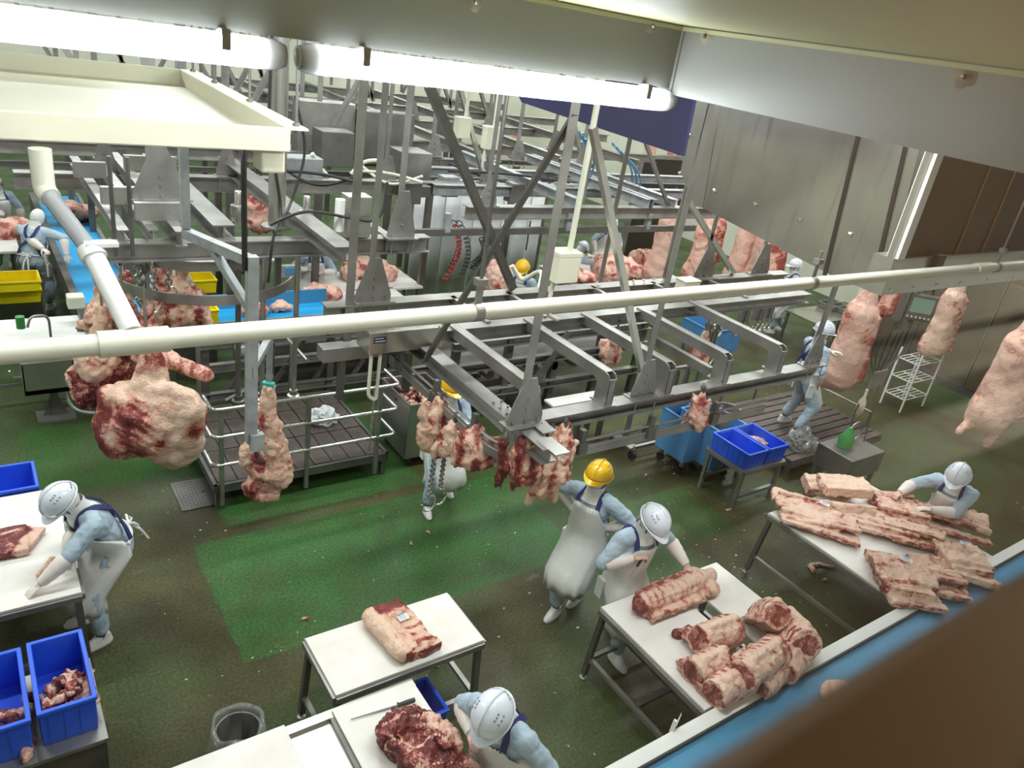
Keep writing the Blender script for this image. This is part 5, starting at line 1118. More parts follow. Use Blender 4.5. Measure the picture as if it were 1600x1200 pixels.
def wob(me, amp, fr, seed=0, fine=0.3, crease=0.0):
    n = len(me.vertices); co = np.empty(n*3); me.vertices.foreach_get('co', co); no = np.empty(n*3); me.vertices.foreach_get('normal', no)
    co = co.reshape(-1, 3); no = no.reshape(-1, 3); sd = V((seed*3.1, seed*1.7, seed*0.9))
    for i in range(n):
        p = V(co[i]); d = mnoise.turbulence(p*fr+sd, 3, False, amplitude_scale=0.55)-0.0
        d = d*amp+fine*amp*mnoise.noise(p*fr*3.3+sd)
        if crease: r_ = abs(mnoise.noise(V((p.x, p.y, p.z*.6))*fr*1.5+sd*2)); d -= crease*amp*max(0.0, 1-r_*5.0)
        co[i] += no[i]*d
    me.vertices.foreach_set('co', co.ravel()); me.update()
def meat_mesh(name, parts, vox, m, redf, amp=0.02, fr=6.0, seed=0, fine=0.5, sm=3, crease=0.3):
    me = remeshed(parts, vox, sm); me.name = name; wob(me, amp, fr, seed, fine, crease)
    at = me.attributes.new('red', 'FLOAT', 'POINT'); n = len(me.vertices); co = np.empty(n*3); no = np.empty(n*3)
    me.vertices.foreach_get('co', co); me.vertices.foreach_get('normal', no); co = co.reshape(-1, 3); no = no.reshape(-1, 3)
    at.data.foreach_set('value', np.clip(redf(co, no)+0.03, 0, 1).astype(np.float32))
    me.materials.clear(); me.materials.append(M[m]); me.polygons.foreach_set('use_smooth', [True]*len(me.polygons)); return me
def meat(name, label, cat, loc, parts, vox, m, redf, rz=0, amp=0.02, fr=6.0, seed=0, group=None, fine=0.5, rot=None, sm=3, crease=0.3):
    o = link(name, meat_mesh(name, parts, vox, m, redf, amp, fr, seed, fine, sm, crease), None, V(loc))
    o.rotation_euler = rot if rot else (0, 0, math.radians(rz)); return tag(o, label, cat, group)
def noise3(co, s, seed=0):
    return np.array([mnoise.noise(V(c)*s+V((seed, seed*.7, 0))) for c in co])
def sstep(x, a, b): t = np.clip((x-a)/(b-a), 0, 1); return t*t*(3-2*t)
def paper(par, P, w=0.09, d=0.065, ax=None, rz=0.3):
    P = V(P); a = ax if ax else (V((math.cos(rz), math.sin(rz), 0)), V((-math.sin(rz), math.cos(rz), 0)), V((0, 0, 1)))
    o = MB().box(P, (w, d, 0.003), ax=a).build('paper_tag', 'label', par)
    k = MB()
    for i in range(4): k.box(P+a[1]*(d*(0.3-0.2*i))+a[2]*0.0025-a[0]*(0.05*w*(i % 2)), (w*(0.75-0.1*(i % 2)), d*0.07, 0.001), ax=a)
    k.box(P+a[1]*(d*0.42)+a[2]*0.0025, (w, d*0.14, 0.001), ax=a); k.build('tag_print', 'grey_print', o, kind='stuff'); return o
def local_axes(rz): c, s = math.cos(math.radians(rz)), math.sin(math.radians(rz)); return V((c, s, 0)), V((-s, c, 0)), V((0, 0, 1))

# --- rib slab on the small table
p = W(624, 992, TZ)
ribs = meat('rib_slab', 'bone-in rib slab with a paper tag on the low white table', 'meat', (p.x, p.y, TZ),
    [('b', (0.02, -0.02, 0.07), (0.28, 0.50, 0.10), RX(0, 4, 0)), ('c', (-0.12, -0.24, 0.075), (-0.13, 0.20, 0.085), 0.075, 0.085), ('b', (-0.02, 0.18, 0.08), (0.26, 0.14, 0.14), RX(8)), ('b', (0.06, -0.26, 0.05), (0.28, 0.08, 0.09), I3)], 0.011, 'beef',
    lambda c, n: 0.36+0.22*noise3(c, 9, 3)*(c[:, 1] > -.05)+0.14*np.sin(c[:, 1]*75)*(c[:, 0] > 0.0)*(c[:, 1] < 0.1)*(n[:, 2] > .3)+0.42*sstep(c[:, 1], 0.10, 0.2)*(c[:, 0] > -0.12)-0.22*(c[:, 0] < -0.13)+0.28*sstep(-c[:, 1], 0.25, 0.29)*(n[:, 2] < 0.5), 4, 0.014, 7, 2)
paper(ribs, V((p.x+0.04, p.y+0.04, TZ+0.137)), 0.085, 0.075, rz=0.05)
# --- dark beef on the bottom bench
p = W(662, 1170, TZ+.1)
meat('beef_chuck', 'large dark red marbled beef piece on the lower bench beside the boning worker', 'meat', (p.x, p.y, TZ),
    [('b', (0, -0.05, 0.09), (0.34, 0.7, 0.16), RX(0, 0, 8)), ('e', (-0.08, 0.20, 0.12), (0.16, 0.14, 0.12), I3), ('e', (0.1, 0.02, 0.13), (0.13, 0.24, 0.10), RX(0, 0, 15)), ('e', (0.02, 0.32, 0.08), (0.10, 0.08, 0.08), I3)], 0.012, 'beef_dark',
    lambda c, n: 0.66-0.35*sstep(c[:, 0], 0.11, 0.17)*(c[:, 1] < 0.15)+0.22*noise3(c, 9)-0.5*(np.abs(np.sin(c[:, 1]*17+c[:, 0]*9+2.5*noise3(c, 6))) < .13)-0.5*np.exp(-((c[:, 0]-.10)/.035)**2-((c[:, 1]-.06)/.10)**2), 6, 0.03, 8, 3, crease=1.0)
# --- lean cut on the left table
p = W(20, 855, TZ)
meat('lean_cut', 'flat lean red cut with a white fat seam on the left white table', 'meat', (p.x, p.y, TZ),
    [('b', (-0.12, 0.0, 0.045), (0.46, 0.36, 0.07), RX(0, 0, 8)), ('b', (0.12, 0.05, 0.035), (0.14, 0.26, 0.05), RX(0, 0, -20))], 0.012, 'beef_dark',
    lambda c, n: 0.66-0.5*sstep(c[:, 0]-0.3*(c[:, 1]), 0.05, 0.11)-0.3*np.exp(-((c[:, 1]-0.4*c[:, 0]-0.12)/0.02)**2), -10, 0.008, 6, 4, fine=0.2)
p2 = W(75, 890, TZ); meat('fat_strip', 'thin pale fat strip by the hand of the worker at the left table', 'meat', (p2.x, p2.y, TZ+.01), [('c', (-0.07, -0.07, 0.01), (0.04, 0.08, 0.02), 0.02, 0.028)], 0.008, 'beef_pale', lambda c, n: 0.25+0*c[:, 0], 0, 0.006, 12)
# --- long loin held by the worker at the middle table
pa_, pb2 = W(1003, 945, TZ+.08), W(1112, 905, TZ+.08); d = pb2-pa_; LO = (pa_+pb2)/2; rzl = math.degrees(math.atan2(d.y, d.x)); hl = d.length/2
meat('beef_loin', 'long bone-in beef loin being cut by the worker at the two-board table', 'meat', (LO.x, LO.y, TZ),
    [('c', (-hl, -0.01, 0.10), (hl*0.5, 0.02, 0.10), 0.105, 0.115), ('c', (hl*0.4, 0.03, 0.09), (hl+.02, 0.05, 0.08), 0.12, 0.075), ('b', (-hl*0.3, -0.10, 0.05), (hl*1.5, 0.16, 0.06), RX(-12)), ('e', (hl*0.7, -0.05, 0.06), (0.16, 0.12, 0.06), I3), ('c', (-hl, 0.07, 0.15), (hl*.6, 0.09, 0.16), 0.035, 0.05)], 0.011, 'beef_pale',
    lambda c, n: 0.30+0.45*sstep(-c[:, 0], hl+0.03, hl+0.075)+0.36*np.exp(-((c[:, 1]-0.07)/0.035)**2)*(c[:, 0] < hl*.5)*(n[:, 2] > 0)+0.12*np.sin(c[:, 0]*85)*(c[:, 1] < 0.02)*(c[:, 1] > -0.1)*(n[:, 2] > 0.1)*(c[:, 0] < hl*.3)+0.1*(c[:, 1] < -.08)*(c[:, 0] < 0), rzl, 0.014, 8, 5)
# --- pile of loin cuts
def cut(px, py, z, rz, tilt, L_, r, seed, label, roll=0):
    L_ *= 1.32; r *= 1.22; z = z*1.12; p = W(px, py, TZ+z); return meat('loin_cut', label, 'meat', tuple(p),
        [('y', (-L_/2, -.02, -.01), (L_/2, 0.0, 0.0), r*.86, r*.98), ('b', (0, r*.3, -r*.35), (L_, r*1.5, r*.55), RX(-14)), ('b', (0.02, r*1.0, -r*0.52), (L_*.9, r*.8, r*.28), RX(-22)), ('c', (-L_*.3, -r*.1, r*.7), (L_*.46, 0, r*.75), r*.3, r*.36), ('c', (-L_*.1, r*.8, -r*.1), (L_*.5, r*.7, 0), r*.22, r*.25)], 0.010, 'beef_pale',
        lambda c, n: 0.20+(n[:, 0] < -.6)*np.where(np.hypot((c[:, 1]+.02)*.85, c[:, 2]+.01)+.03*noise3(c, 18, seed) < r*.62, .44, .14)+0.12*noise3(c, 6, seed)+0.40*(c[:, 1] > r*.25)*(n[:, 2] > -.1)*(n[:, 0] > -.6)*(.5+.5*np.sin(c[:, 0]*95+seed))+0.25*sstep(c[:, 0], L_*.40, L_*.5)+.15*(n[:, 1] < -.5), 0, 0.012, 7, seed, 'loin cuts heaped on the two-board table', rot=Euler((math.radians(roll), math.radians(tilt), math.radians(rz))))
cut(1117, 990, 0.13, -2, 10, 0.34, 0.12, 1, 'loin cut with a fat cap at the back left of the heap')
cut(1203, 960, 0.17, 40, 42, 0.34, 0.12, 2, 'loin cut standing with open ribs at the back of the heap')
cut(1243, 988, 0.17, 48, 24, 0.40, 0.12, 3, 'loin cut leaning at the right back of the heap with a hanging flap')
cut(1104, 1040, 0.10, -4, 2, 0.26, 0.115, 4, 'loin cut with a round red face at the left front of the heap')
cut(1140, 1068, 0.10, 0, 2, 0.32, 0.115, 5, 'loin cut with a round red face nearest to the conveyor edge')
cut(1186, 1034, 0.19, 6, 5, 0.42, 0.12, 6, 'long loin cut lying across the middle of the heap')
cut(1240, 1026, 0.10, 14, 0, 0.34, 0.11, 7, 'loin cut at the right front of the heap beside the conveyor')
cut(1200, 1056, 0.08, 8, 0, 0.26, 0.10, 8, 'loin cut at the front of the heap, partly under the long one')
p = W(1066, 988, TZ+.02); meat('meat_scrap', 'small dark red scrap on the left board beside the loin heap', 'meat', tuple(p), [('e', (-0.05, 0, 0.01), (0.07, 0.05, 0.035), I3), ('e', (0.06, -0.01, 0.01), (0.06, 0.05, 0.03), I3)], 0.009, 'beef_dark', lambda c, n: 0.6+0*c[:, 0], 0, 0.012, 14, 7)
p = W(1272, 1052, 0.9); meat('meat_scrap', 'pale pink lump on the blue conveyor near the window', 'meat', (p.x, 1.85, 0.90), [('e', (0, 0, 0), (0.16, 0.12, 0.07), I3)], 0.012, 'beef_pale', lambda c, n: 0.3+0*c[:, 0], 0, 0.012, 10, 7)
# --- right table: folded slabs and strips
def slab(px, py, rz, L_, wd, h, seed, label, m='beef_pale', red=0.25, folds=3, z=0.0, name='meat_slab', grp='trimmed slabs on the right table'):
    L_ *= 1.15; wd *= 1.42; h *= 1.15; red -= .07; p = W(px, py, TZ+h*.3+z); r_ = random.Random(seed); parts = []
    for i in range(folds+1):
        y = wd*(-0.36+0.72*i/folds); q = r_.uniform(.75, 1.0); parts.append(('b', (r_.uniform(-.03, .03), y, h*(.22+.55*(1-abs(2*i/folds-1))*r_.uniform(.6, 1))), (L_*q, wd*r_.uniform(.36, .5), h*.36), RX(r_.uniform(-16, 16)+24*(i/folds-.5), r_.uniform(-4, 4), r_.uniform(-9, 9))))
        if i % 2: parts.append(('c', (-L_*.4, y, h*.65), (L_*.4, y+r_.uniform(-.08, .08), h*.7), h*.22, h*.16))
    o = meat(name, label, 'meat', (p.x, p.y, TZ+z+.012), parts, 0.011, m, lambda c, n: red-.02+0.22*noise3(c, 4, seed)+0.25*(n[:, 2] < .45)*(.55+.45*np.sin(c[:, 2]*150))+0.16*(np.abs(np.sin(c[:, 1]*15+seed+1.5*noise3(c, 3)))>.92), rz, 0.018, 5, seed, grp, crease=.5)
    return o, p
o, p = slab(1275, 808, -48, 0.85, 0.46, 0.13, 11, 'stack of long pale strips with a tag at the right table\'s left corner', folds=5)
paper(o, V((p.x+0.06, p.y+0.08, TZ+0.20)), 0.10, 0.08, rz=-0.5)
o, p = slab(1312, 775, -30, 0.52, 0.46, 0.30, 12, 'domed cream fat slab at the back of the right table', red=0.10, folds=2)
paper(o, V((p.x+0.04, p.y+0.10, TZ+0.27)), 0.08, 0.06, rz=-0.3)
slab(1378, 822, -50, 0.72, 0.34, 0.12, 13, 'long pale flank with an orange-red edge in the middle of the right table', red=0.36, folds=3)
slab(1425, 836, -52, 0.60, 0.26, 0.16, 14, 'narrow curled slab with a red underside right of the long flank', red=0.32, folds=2)
slab(1400, 800, -40, 0.55, 0.4, 0.18, 15, 'slab with a dark hollow held up by the worker at the right table', red=0.40, folds=3)
slab(1475, 815, -50, 0.95, 0.36, 0.14, 16, 'long pink slab hanging off toward the back corner of the right table', red=0.34, folds=2)
o, p = slab(1408, 908, -38, 0.55, 0.50, 0.17, 17, 'fatty purple-tinted piece with a tag at the right table\'s front corner', red=0.33, folds=4)
paper(o, V((p.x+0.05, p.y+0.14, TZ+0.24)), 0.10, 0.08, rz=-0.4)
slab(1470, 905, -42, 0.42, 0.40, 0.14, 18, 'reddish piece between the two tagged fatty pieces on the right table', red=0.45, folds=2)
o, p = slab(1505, 880, -40, 0.45, 0.45, 0.17, 19, 'fatty piece with a paper tag at the right end of the right table', red=0.28, folds=4)
paper(o, V((p.x+0.0, p.y+0.12, TZ+0.24)), 0.09, 0.07, rz=-0.2)
# scrap on the floor under the table
p = W(1282, 890, 0.0); meat('bone_scrap', 'forked pale bone scrap lying on the floor left of the right table', 'scrap', (p.x, p.y, 0.0), [('c', (-0.12, 0.08, 0.03), (0.05, 0.06, 0.025), 0.03, 0.022), ('c', (0.05, 0.06, 0.025), (0.16, -0.05, 0.02), 0.022, 0.03), ('c', (-0.12, 0.08, 0.03), (-0.14, 0, 0.02), 0.03, 0.03)], 0.01, 'beef_pale', lambda c, n: 0.25+0*c[:, 0], 0, 0.012, 12)

# ------------------------------------------------------------------ hung pieces
HZ = 2.82
def hung(name, label, px, py, z, parts, vox, m, redf, rz=0, amp=0.03, fr=4.5, seed=0, group=None, cat='carcass', top=None, htop=None, fine=0.5):
    P = W(px, py, z)
    o = meat(name, label, cat, tuple(P), parts, vox, m, redf, rz, amp, fr, seed, group, fine)
    if htop is not None:
        k = MB(); tp = V(P)+V(top or (0, 0, 0)); k.tube([tp-V((0, 0, 0.05)), V((tp.x, tp.y, htop))], 0.012, 6); k.build('hang_rod', 'steel', o)
        MB().lathe(V((tp.x, tp.y, htop)), [(0.02, -.02), (0.05, 0), (0.02, .02)], 12, axis=(V((0, 1, 0)), V((0, 0, 1)), V((1, 0, 0)))).build('pulley', 'steel_dark', o)
    return o
# big forequarter, left (z of px (233,655) about 1.45)
BF = hung('beef_quarter', 'huge hung beef quarter with white fat and red cut face, left cluster front', 236, 655, 1.42,
    [('e', (0.02, 0, 0.0), (0.50, 0.30, 0.40), RX(0, 12, 0)), ('e', (0.18, 0.02, -0.20), (0.30, 0.24, 0.30), I3), ('e', (-0.24, -0.03, -0.10), (0.28, 0.24, 0.34), RX(0, 10)), ('c', (-0.04, 0.0, 0.25), (0.0, 0.02, 0.72), 0.16, 0.07), ('c', (0.14, -0.02, 0.2), (0.06, 0, 0.74), 0.12, 0.06), ('e', (0.30, 0.0, 0.10), (0.22, 0.20, 0.28), I3), ('c', (-0.32, -0.12, 0.25), (-0.40, -0.06, -0.2), 0.10, 0.10), ('e', (0.22, -0.1, 0.12), (0.34, 0.13, 0.36), RX(0, 8)), ('c', (-.1, -.24, .15), (.12, -.22, .0), .08, .06), ('c', (-.16, -.24, .02), (.1, -.25, -.08), .06, .05)], 0.016, 'fatty',
    lambda c, n: 0.28+0.25*(np.abs(np.sin(c[:, 2]*38+c[:, 0]*16+2*noise3(c, 5)))>.7)*np.exp(-((c[:, 0]+0.02)/0.2)**2-((c[:, 2]-0.08)/0.16)**2)*(n[:, 1] < .1)+0.55*np.exp(-((c[:, 0]+0.06)/0.15)**2-((c[:, 2]-0.12)/0.13)**2)*(n[:, 1] < .1)+0.42*np.exp(-((c[:, 0]+0.10)/0.16)**2-((c[:, 2]+0.22)/0.16)**2)+0.36*np.exp(-((c[:, 0]+0.42)/0.12)**2)+0.35*np.exp(-((c[:, 0]-0.47)/0.08)**2-((c[:, 2]-0.02)/0.12)**2)+0.30*np.exp(-((c[:, 0]-0.20)/0.06)**2-((c[:, 2]+0.1)/0.08)**2)+0.16*noise3(c, 4)+0.25*sstep(c[:, 2], .45, .7), -35, 0.028, 3.0, 3, top=(0, 0, 0.72), htop=HZ)
hung('beef_quarter', 'dark red lean beef quarter hung at the left behind the huge quarter', 168, 585, 1.62,
    [('e', (0, 0, 0), (0.34, 0.24, 0.30), RX(0, -30)), ('c', (-0.15, 0, -0.16), (0.2, 0, 0.30), 0.22, 0.14), ('c', (0.15, 0, 0.2), (0.2, 0, 0.75), 0.12, 0.06), ('e', (-0.22, 0.0, -.05), (0.16, 0.14, 0.3), RX(0, 20))], 0.02, 'beef_dark',
    lambda c, n: 0.62+0.25*noise3(c, 5)-0.45*sstep(-c[:, 0], 0.22, 0.34), -35, 0.06, 5, 5, top=(0.2, 0, 0.75), htop=HZ)
hung('beef_shank', 'long pinkish beef shank sticking out to the right behind the huge quarter', 262, 572, 1.85,
    [('c', (-0.22, 0.05, 0.12), (0.34, 0.0, -0.03), 0.12, 0.075), ('c', (-0.2, 0, .1), (-0.15, 0, .6), 0.13, 0.06), ('e', (0.35, 0, -0.03), (0.08, 0.08, 0.07), I3)], 0.018, 'beef_pale', lambda c, n: 0.46+0.15*noise3(c, 5), -35, 0.03, 5, 8, top=(-.15, 0, .6), htop=HZ)
hung('beef_quarter', 'hung beef quarter with ribs showing, at the back of the left cluster', 262, 470, 2.15,
    [('e', (0.1, 0, -0.1), (0.34, 0.22, 0.34), I3), ('c', (0.0, 0, 0.1), (-0.08, 0, 0.45), 0.14, 0.06), ('c', (0.2, 0, 0.0), (0.16, 0, 0.42), 0.12, 0.05), ('c', (0.2, 0, -0.05), (0.42, 0, -0.3), 0.13, 0.08)], 0.02, 'beef', lambda c, n: 0.42+0.25*noise3(c, 5, 4)+0.2*np.sin(c[:, 0]*40)*(c[:, 2] < 0), -30, 0.05, 5, 9, top=(0.1, 0, .3), htop=HZ)
hung('beef_quarter', 'hung beef piece with cut bone ends at the left back of the cluster', 175, 492, 2.05,
    [('e', (0, 0, 0), (0.28, 0.2, 0.22), RX(0, -20)), ('c', (-0.1, 0, 0), (-0.34, 0, -0.2), 0.12, 0.06), ('c', (0.1, 0, 0.1), (0.15, 0, 0.45), 0.10, 0.05), ('c', (-0.12, 0, 0.1), (-0.1, 0, 0.36), 0.07, 0.05)], 0.02, 'beef', lambda c, n: 0.38+0.25*noise3(c, 5, 8), -30, 0.05, 5, 11, top=(.15, 0, .45), htop=HZ)
hung('beef_quarter', 'fat-covered lower flap of beef at the far left under the pipe', 152, 560, 1.85,
    [('e', (0, 0, 0), (0.22, 0.18, 0.26), I3), ('c', (0, 0, .1), (0.08, 0, .5), .12, .05)], 0.02, 'beef', lambda c, n: 0.25+0.22*noise3(c, 5, 2), -30, 0.04, 5, 12, top=(.08, 0, .5), htop=HZ)
# chains and hooks over the cluster
for i, (px, py) in enumerate(((222, 400), (238, 410), (262, 398), (212, 392))):
    q = W(px, py, HZ); t = thing('hook_chain', 'short hook chain above the hung beef cluster', 'hook', tuple(q), 'hook chains over the left cluster'); chain(t, q, q-V((0, 0, 0.35)), 7, 0.03, 'steel', 0.009); hook(t, q-V((0, 0, 0.33)), 0.08)
# single shank on the bracket
SH = hung('beef_shank', 'single pale beef shank with a teal clip hung in front of the platform', 415, 705, 1.65,
    [('c', (0.02, 0, 0.62), (0.0, 0, 0.36), 0.06, 0.085), ('c', (0.0, 0, 0.40), (0.08, 0, 0.05), 0.085, 0.12), ('e', (0.05, 0, -0.15), (0.20, 0.15, 0.26), RX(0, -10)), ('e', (-0.12, -0.02, -0.08), (0.11, 0.10, 0.18), I3), ('e', (0.0, 0, -0.36), (0.20, 0.13, 0.14), RX(0, -25)), ('c', (-0.12, 0, 0.1), (-0.15, 0, 0.22), 0.05, 0.03)], 0.014, 'beef',
    lambda c, n: 0.31+0.42*np.exp(-((c[:, 0]+0.04)/0.07)**2-((c[:, 2]-0.02)/0.18)**2)+0.42*np.exp(-((c[:, 0]+0.10)/0.10)**2-((c[:, 2]+0.38)/0.08)**2)+0.3*np.exp(-((c[:, 0]-0.0)/0.03)**2-((c[:, 2]-0.38)/0.1)**2)+0.16*noise3(c, 6), -40, 0.03, 6, 21)
sp_ = V(SH.location); k = MB().bar(sp_+V((0.02, 0, 0.68)), sp_+V((0.02, 0, 1.1)), 0.05, 0.012); k.build('hang_bar', 'galv', SH)
zt_ = sp_.z+1.08; MB().bar(V((pb_.x, pb_.y, zt_)), sp_+V((0.02, 0, 1.08)), 0.05).bar(V((pb_.x, pb_.y, zt_)), V((pb_.x+.02, pb_.y, zt_)), 0.09).build('cross_rail', 'galv', BR)
MB().box(sp_+V((0.02, -0.01, 0.66)), (0.10, 0.05, 0.05)).build('clip', 'teal', SH, bevel=0.008); MB().tube([sp_+V((0.02+0.03*math.cos(a), 0, 0.73+0.03*math.sin(a))) for a in np.linspace(0, 6.28, 13)], 0.008, 6).build('ring', 'steel', SH, True)
MB().tube(arc_pts([sp_+V((-0.14, -0.1, 0.16)), sp_+V((-0.05, -0.14, 0.12)), sp_+V((-0.02, -0.14, 0.0)), sp_+V((0.04, -0.14, -0.02))], 0.05), 0.012, 6).build('hook', 'black', SH, True)
# trimmings on the shackle rail
def trim(px, py, z, hh, w_, seed, label, red=0.45, m='beef', ht=2.2):
    if ht == 2.2: z = (ONX(px, py, rx_) if px < 745 else ONY(px, py, ry_-0.28)).z
    elif ht == 2.4: ht = 2.65; z = ONY(px, py, M1.y).z
    else: ht = 2.2; z = ONY(px, py, ry_-0.28).z
    r_ = random.Random(seed); parts = [('c', (0, 0, hh*.5), (r_.uniform(-.03, .03), 0, 0), w_*.18, w_*.36), ('e', (r_.uniform(-.06, .06), 0, -hh*.12), (w_*.42, w_*.3, hh*.36), RX(0, r_.uniform(-15, 15)))]
    for i in range(3): a = r_.uniform(-.35, .35)*w_; parts += [('b', (a, r_.uniform(-.08, .08), r_.uniform(-.1, .2)*hh), (w_*r_.uniform(.2, .4), w_*.16, hh*r_.uniform(.6, .95)), RX(r_.uniform(-14, 14), r_.uniform(-16, 16), r_.uniform(-60, 60)))]
    for i in range(4): a = r_.uniform(-.3, .3)*w_; parts.append(('c', (a, r_.uniform(-.1, .1)*w_, hh*r_.uniform(-.1, .35)), (a*1.7, r_.uniform(-.15, .15)*w_, -hh*r_.uniform(.2, .55)), w_*.15, w_*.08))
    return hung('hung_trimming', label, px, py, z, parts, 0.014, m, lambda c, n: red+0.3*noise3(c, 6, seed)+0.15*np.sin(c[:, 0]*50+seed), -30, 0.025, 6, seed, 'trimmings hung on the shackle rail', 'meat', (0, 0, hh*.5), max(ht, z+hh*.5+.05))
trim(684, 668, 1.72, 0.55, 0.36, 31, 'hung bony trimming with a long shank in front of the chain worker', 0.36)
trim(706, 690, 1.6, 0.35, 0.30, 32, 'small hung scrap with hooks beside the chain worker', 0.30)
trim(742, 706, 1.62, 0.36, 0.42, 33, 'brownish-red hung lump behind the rail corner', 0.48)
trim(783, 728, 1.62, 0.42, 0.10, 34, 'thin dark red strip hanging below the rail corner', 0.75, 'beef_dark')
trim(815, 728, 1.66, 0.40, 0.36, 35, 'dark hung trimming left of the long white bone', 0.55)
trim(852, 730, 1.72, 0.62, 0.34, 36, 'hung trimming with a long pale tendon nearest the yellow helmet', 0.34)
trim(873, 715, 1.75, 0.56, 0.30, 37, 'hung trimming with red muscle beside the pale tendon', 0.45)
trim(957, 548, 1.55, 0.32, 0.30, 38, 'flat square pink piece hung between the bent arms', 0.36, 'pork', 2.4)
trim(1095, 548, 1.6, 0.42, 0.28, 39, 'shredded scrap hung behind the bent arms near the blue tub', 0.4, 'pork', 2.4)
trim(1088, 645, 1.2, 0.42, 0.2, 40, 'narrow pink scrap hanging over the blue tub', 0.42, 'pork', 2.1)
t = thing('hook_chain', 'long steel chains with hooks hanging beside the chain worker', 'hook', tuple(W(690, 740, 1.5)))
for px in (686, 702):
    q = W(px, 655, 2.1); q2 = alongy(q, ZA, 775 if px == 686 else 765); chain(t, q, q2, 30, 0.024, 'steel', 0.007); hook(t, q2, 0.08)
# --- carcasses
def carcass(px, py, z, L_, w_, dirx, seed, label, red=0.28, m='pork', ht=2.75, rz=0, legs=True, edge=0.3, vox=0.025):
    """split side hung by the hock: top shank, ham, loin, shoulder"""
    d = V((dirx, 0, 0)); h = L_/2
    parts = [('c', (0, 0, h), (0, 0, h*.5), w_*.16, w_*.34), ('c', (0, 0, h*.5), (w_*.04, 0, 0), w_*.40, w_*.42), ('c', (w_*.03, 0, .0), (-w_*.03, 0, -h*.6), w_*.42, w_*.46), ('e', (-w_*.2, 0, -h*.55), (w_*.34, w_*.3, h*.36), RX(0, 12)), ('b', (w_*.2, -.02, -h*.05), (w_*.5, w_*.5, h*1.2), RX(0, -4))]
    if legs: parts += [('c', (dirx*h*.5-w_*.3, 0, -h*.7), (dirx*h*.7-w_*.6, -.05, -h*.95), w_*.17, w_*.08), ('c', (dirx*h*.5+w_*.2, -.05, -h*.75), (dirx*h*.7+w_*.1, -.1, -h*1.1), w_*.18, w_*.09)]
    return hung('carcass_side', label, px, py, z, parts, vox, m, lambda c, n: red+0.18*noise3(c, 2.5, seed)+edge*sstep(c[:, 0]-(-c[:, 2]*dirx), w_*.18, w_*.5)-0.25*np.exp(-((c[:, 0]+c[:, 2]*dirx+w_*.15)/(w_*.2))**2-((c[:, 2]+h*.1)/(h*.45))**2), rz, 0.022, 2.6, seed, 'carcasses hung along the right side', 'carcass', (-dirx*h, 0, h), CZ if px > 1220 or seed >= 70 else ht)
carcass(1330, 535, 1.60, 1.85, 0.66, 0.0, 51, 'big split beef side being worked on beside the planked platform', 0.34, rz=-40, legs=False, edge=0.35)
carcass(1476, 500, 1.75, 1.6, 0.52, 0.0, 52, 'hung beef side right of the screen terminal', 0.36, rz=-35, legs=False, edge=0.2, m='beef_pale')
carcass(1576, 590, 1.72, 2.0, 0.72, 0.0, 53, 'pink whole carcass with feet at the right edge', 0.34, rz=-30)
carcass(1392, 462, 1.95, 0.9, 0.34, 0.0, 54, 'red hung side partly hidden behind the hanging tools', 0.6, rz=-35, legs=False)
for i, (px, py, L_, r_, lb) in enumerate(((1035, 385, 1.9, .30, 'pale hung side left of the dark doorway'), (1096, 392, 1.6, .45, 'red-orange hung side right of the dark doorway'), (1112, 372, 1.5, .5, 'hung side with orange-red fat behind the diagonal brace'), (1160, 392, 1.8, .28, 'pale pink hung side behind the second gusset'), (1188, 405, 1.6, .36, 'hung side next to the white-helmeted far worker'), (1206, 410, 1.7, .62, 'dark red hung side at the end of the far row'))):
    carcass(px, py, 1.75, L_, 0.55, 0.0, 60+i, lb, r_, rz=-40, legs=i in (1, 3), ht=2.9)
for i, (px, py) in enumerate(((1012, 246), (1048, 258))):
    carcass(px, py, 2.3, 1.3, 0.5, 0.0, 70+i, ('pale' if i == 0 else 'marbled red')+' hung side high up at the far end under the blue sheet', 0.3+.2*i, rz=-40, legs=False, ht=3.2)
for i, (px, py) in enumerate(((352, 245), (375, 300), (398, 322), (420, 320), (805, 228), (556, 300))):
    p = W(px, py, 2.2); o = hung('hung_trimming', 'small red hung piece far behind the upper left frame' if i != 4 else 'small red hung piece high up behind the crossing braces', px, py, 2.2, [('c', (0, 0, .3), (0, 0, -.2), .08, .2), ('e', (.1, 0, -.2), (.2, .16, .25), I3)], 0.03, 'pork', lambda c, n: 0.45+0.3*noise3(c, 4, i), 0, 0.05, 5, 80+i, 'far hung pieces behind the frames' if i != 4 else None, 'meat', (0, 0, .3), 3.0)
# --- far tables
def farmeat(px, py, z, s, seed, label, red=0.35, m='pork', cat='meat'):
    r_ = random.Random(seed); parts = [('e', (r_.uniform(-.25, .25)*s[0], r_.uniform(-.2, .2)*s[1], s[2]*.4), (s[0]*r_.uniform(.2, .32), s[1]*r_.uniform(.2, .32), s[2]*r_.uniform(.4, .6)), RX(0, 0, r_.uniform(0, 90))) for _ in range(5)]
    p = W(px, py, z+s[2]*.4); return meat('meat_piece', label, cat, (p.x, p.y, z), parts, 0.022, m, lambda c, n: red+0.35*noise3(c, 5, seed)+0.12*np.sin(c[:, 0]*22+c[:, 1]*16), r_.uniform(-40, 40), 0.035, 5, seed)
farmeat(568, 420, .85, (1.2, .8, .35), 91, 'big pale side of meat on the far table left of the curtain')
farmeat(602, 428, .85, (.6, .5, .3), 92, 'smaller red piece at the right end of the far table left of the curtain', .4)
farmeat(500, 458, .85, (.8, .6, .28), 93, 'striped red and white belly beside the bench scale', .42)
farmeat(112, 332, .9, (.9, .7, .35), 94, 'pale meat piece riding on the sky-blue belt', .33)
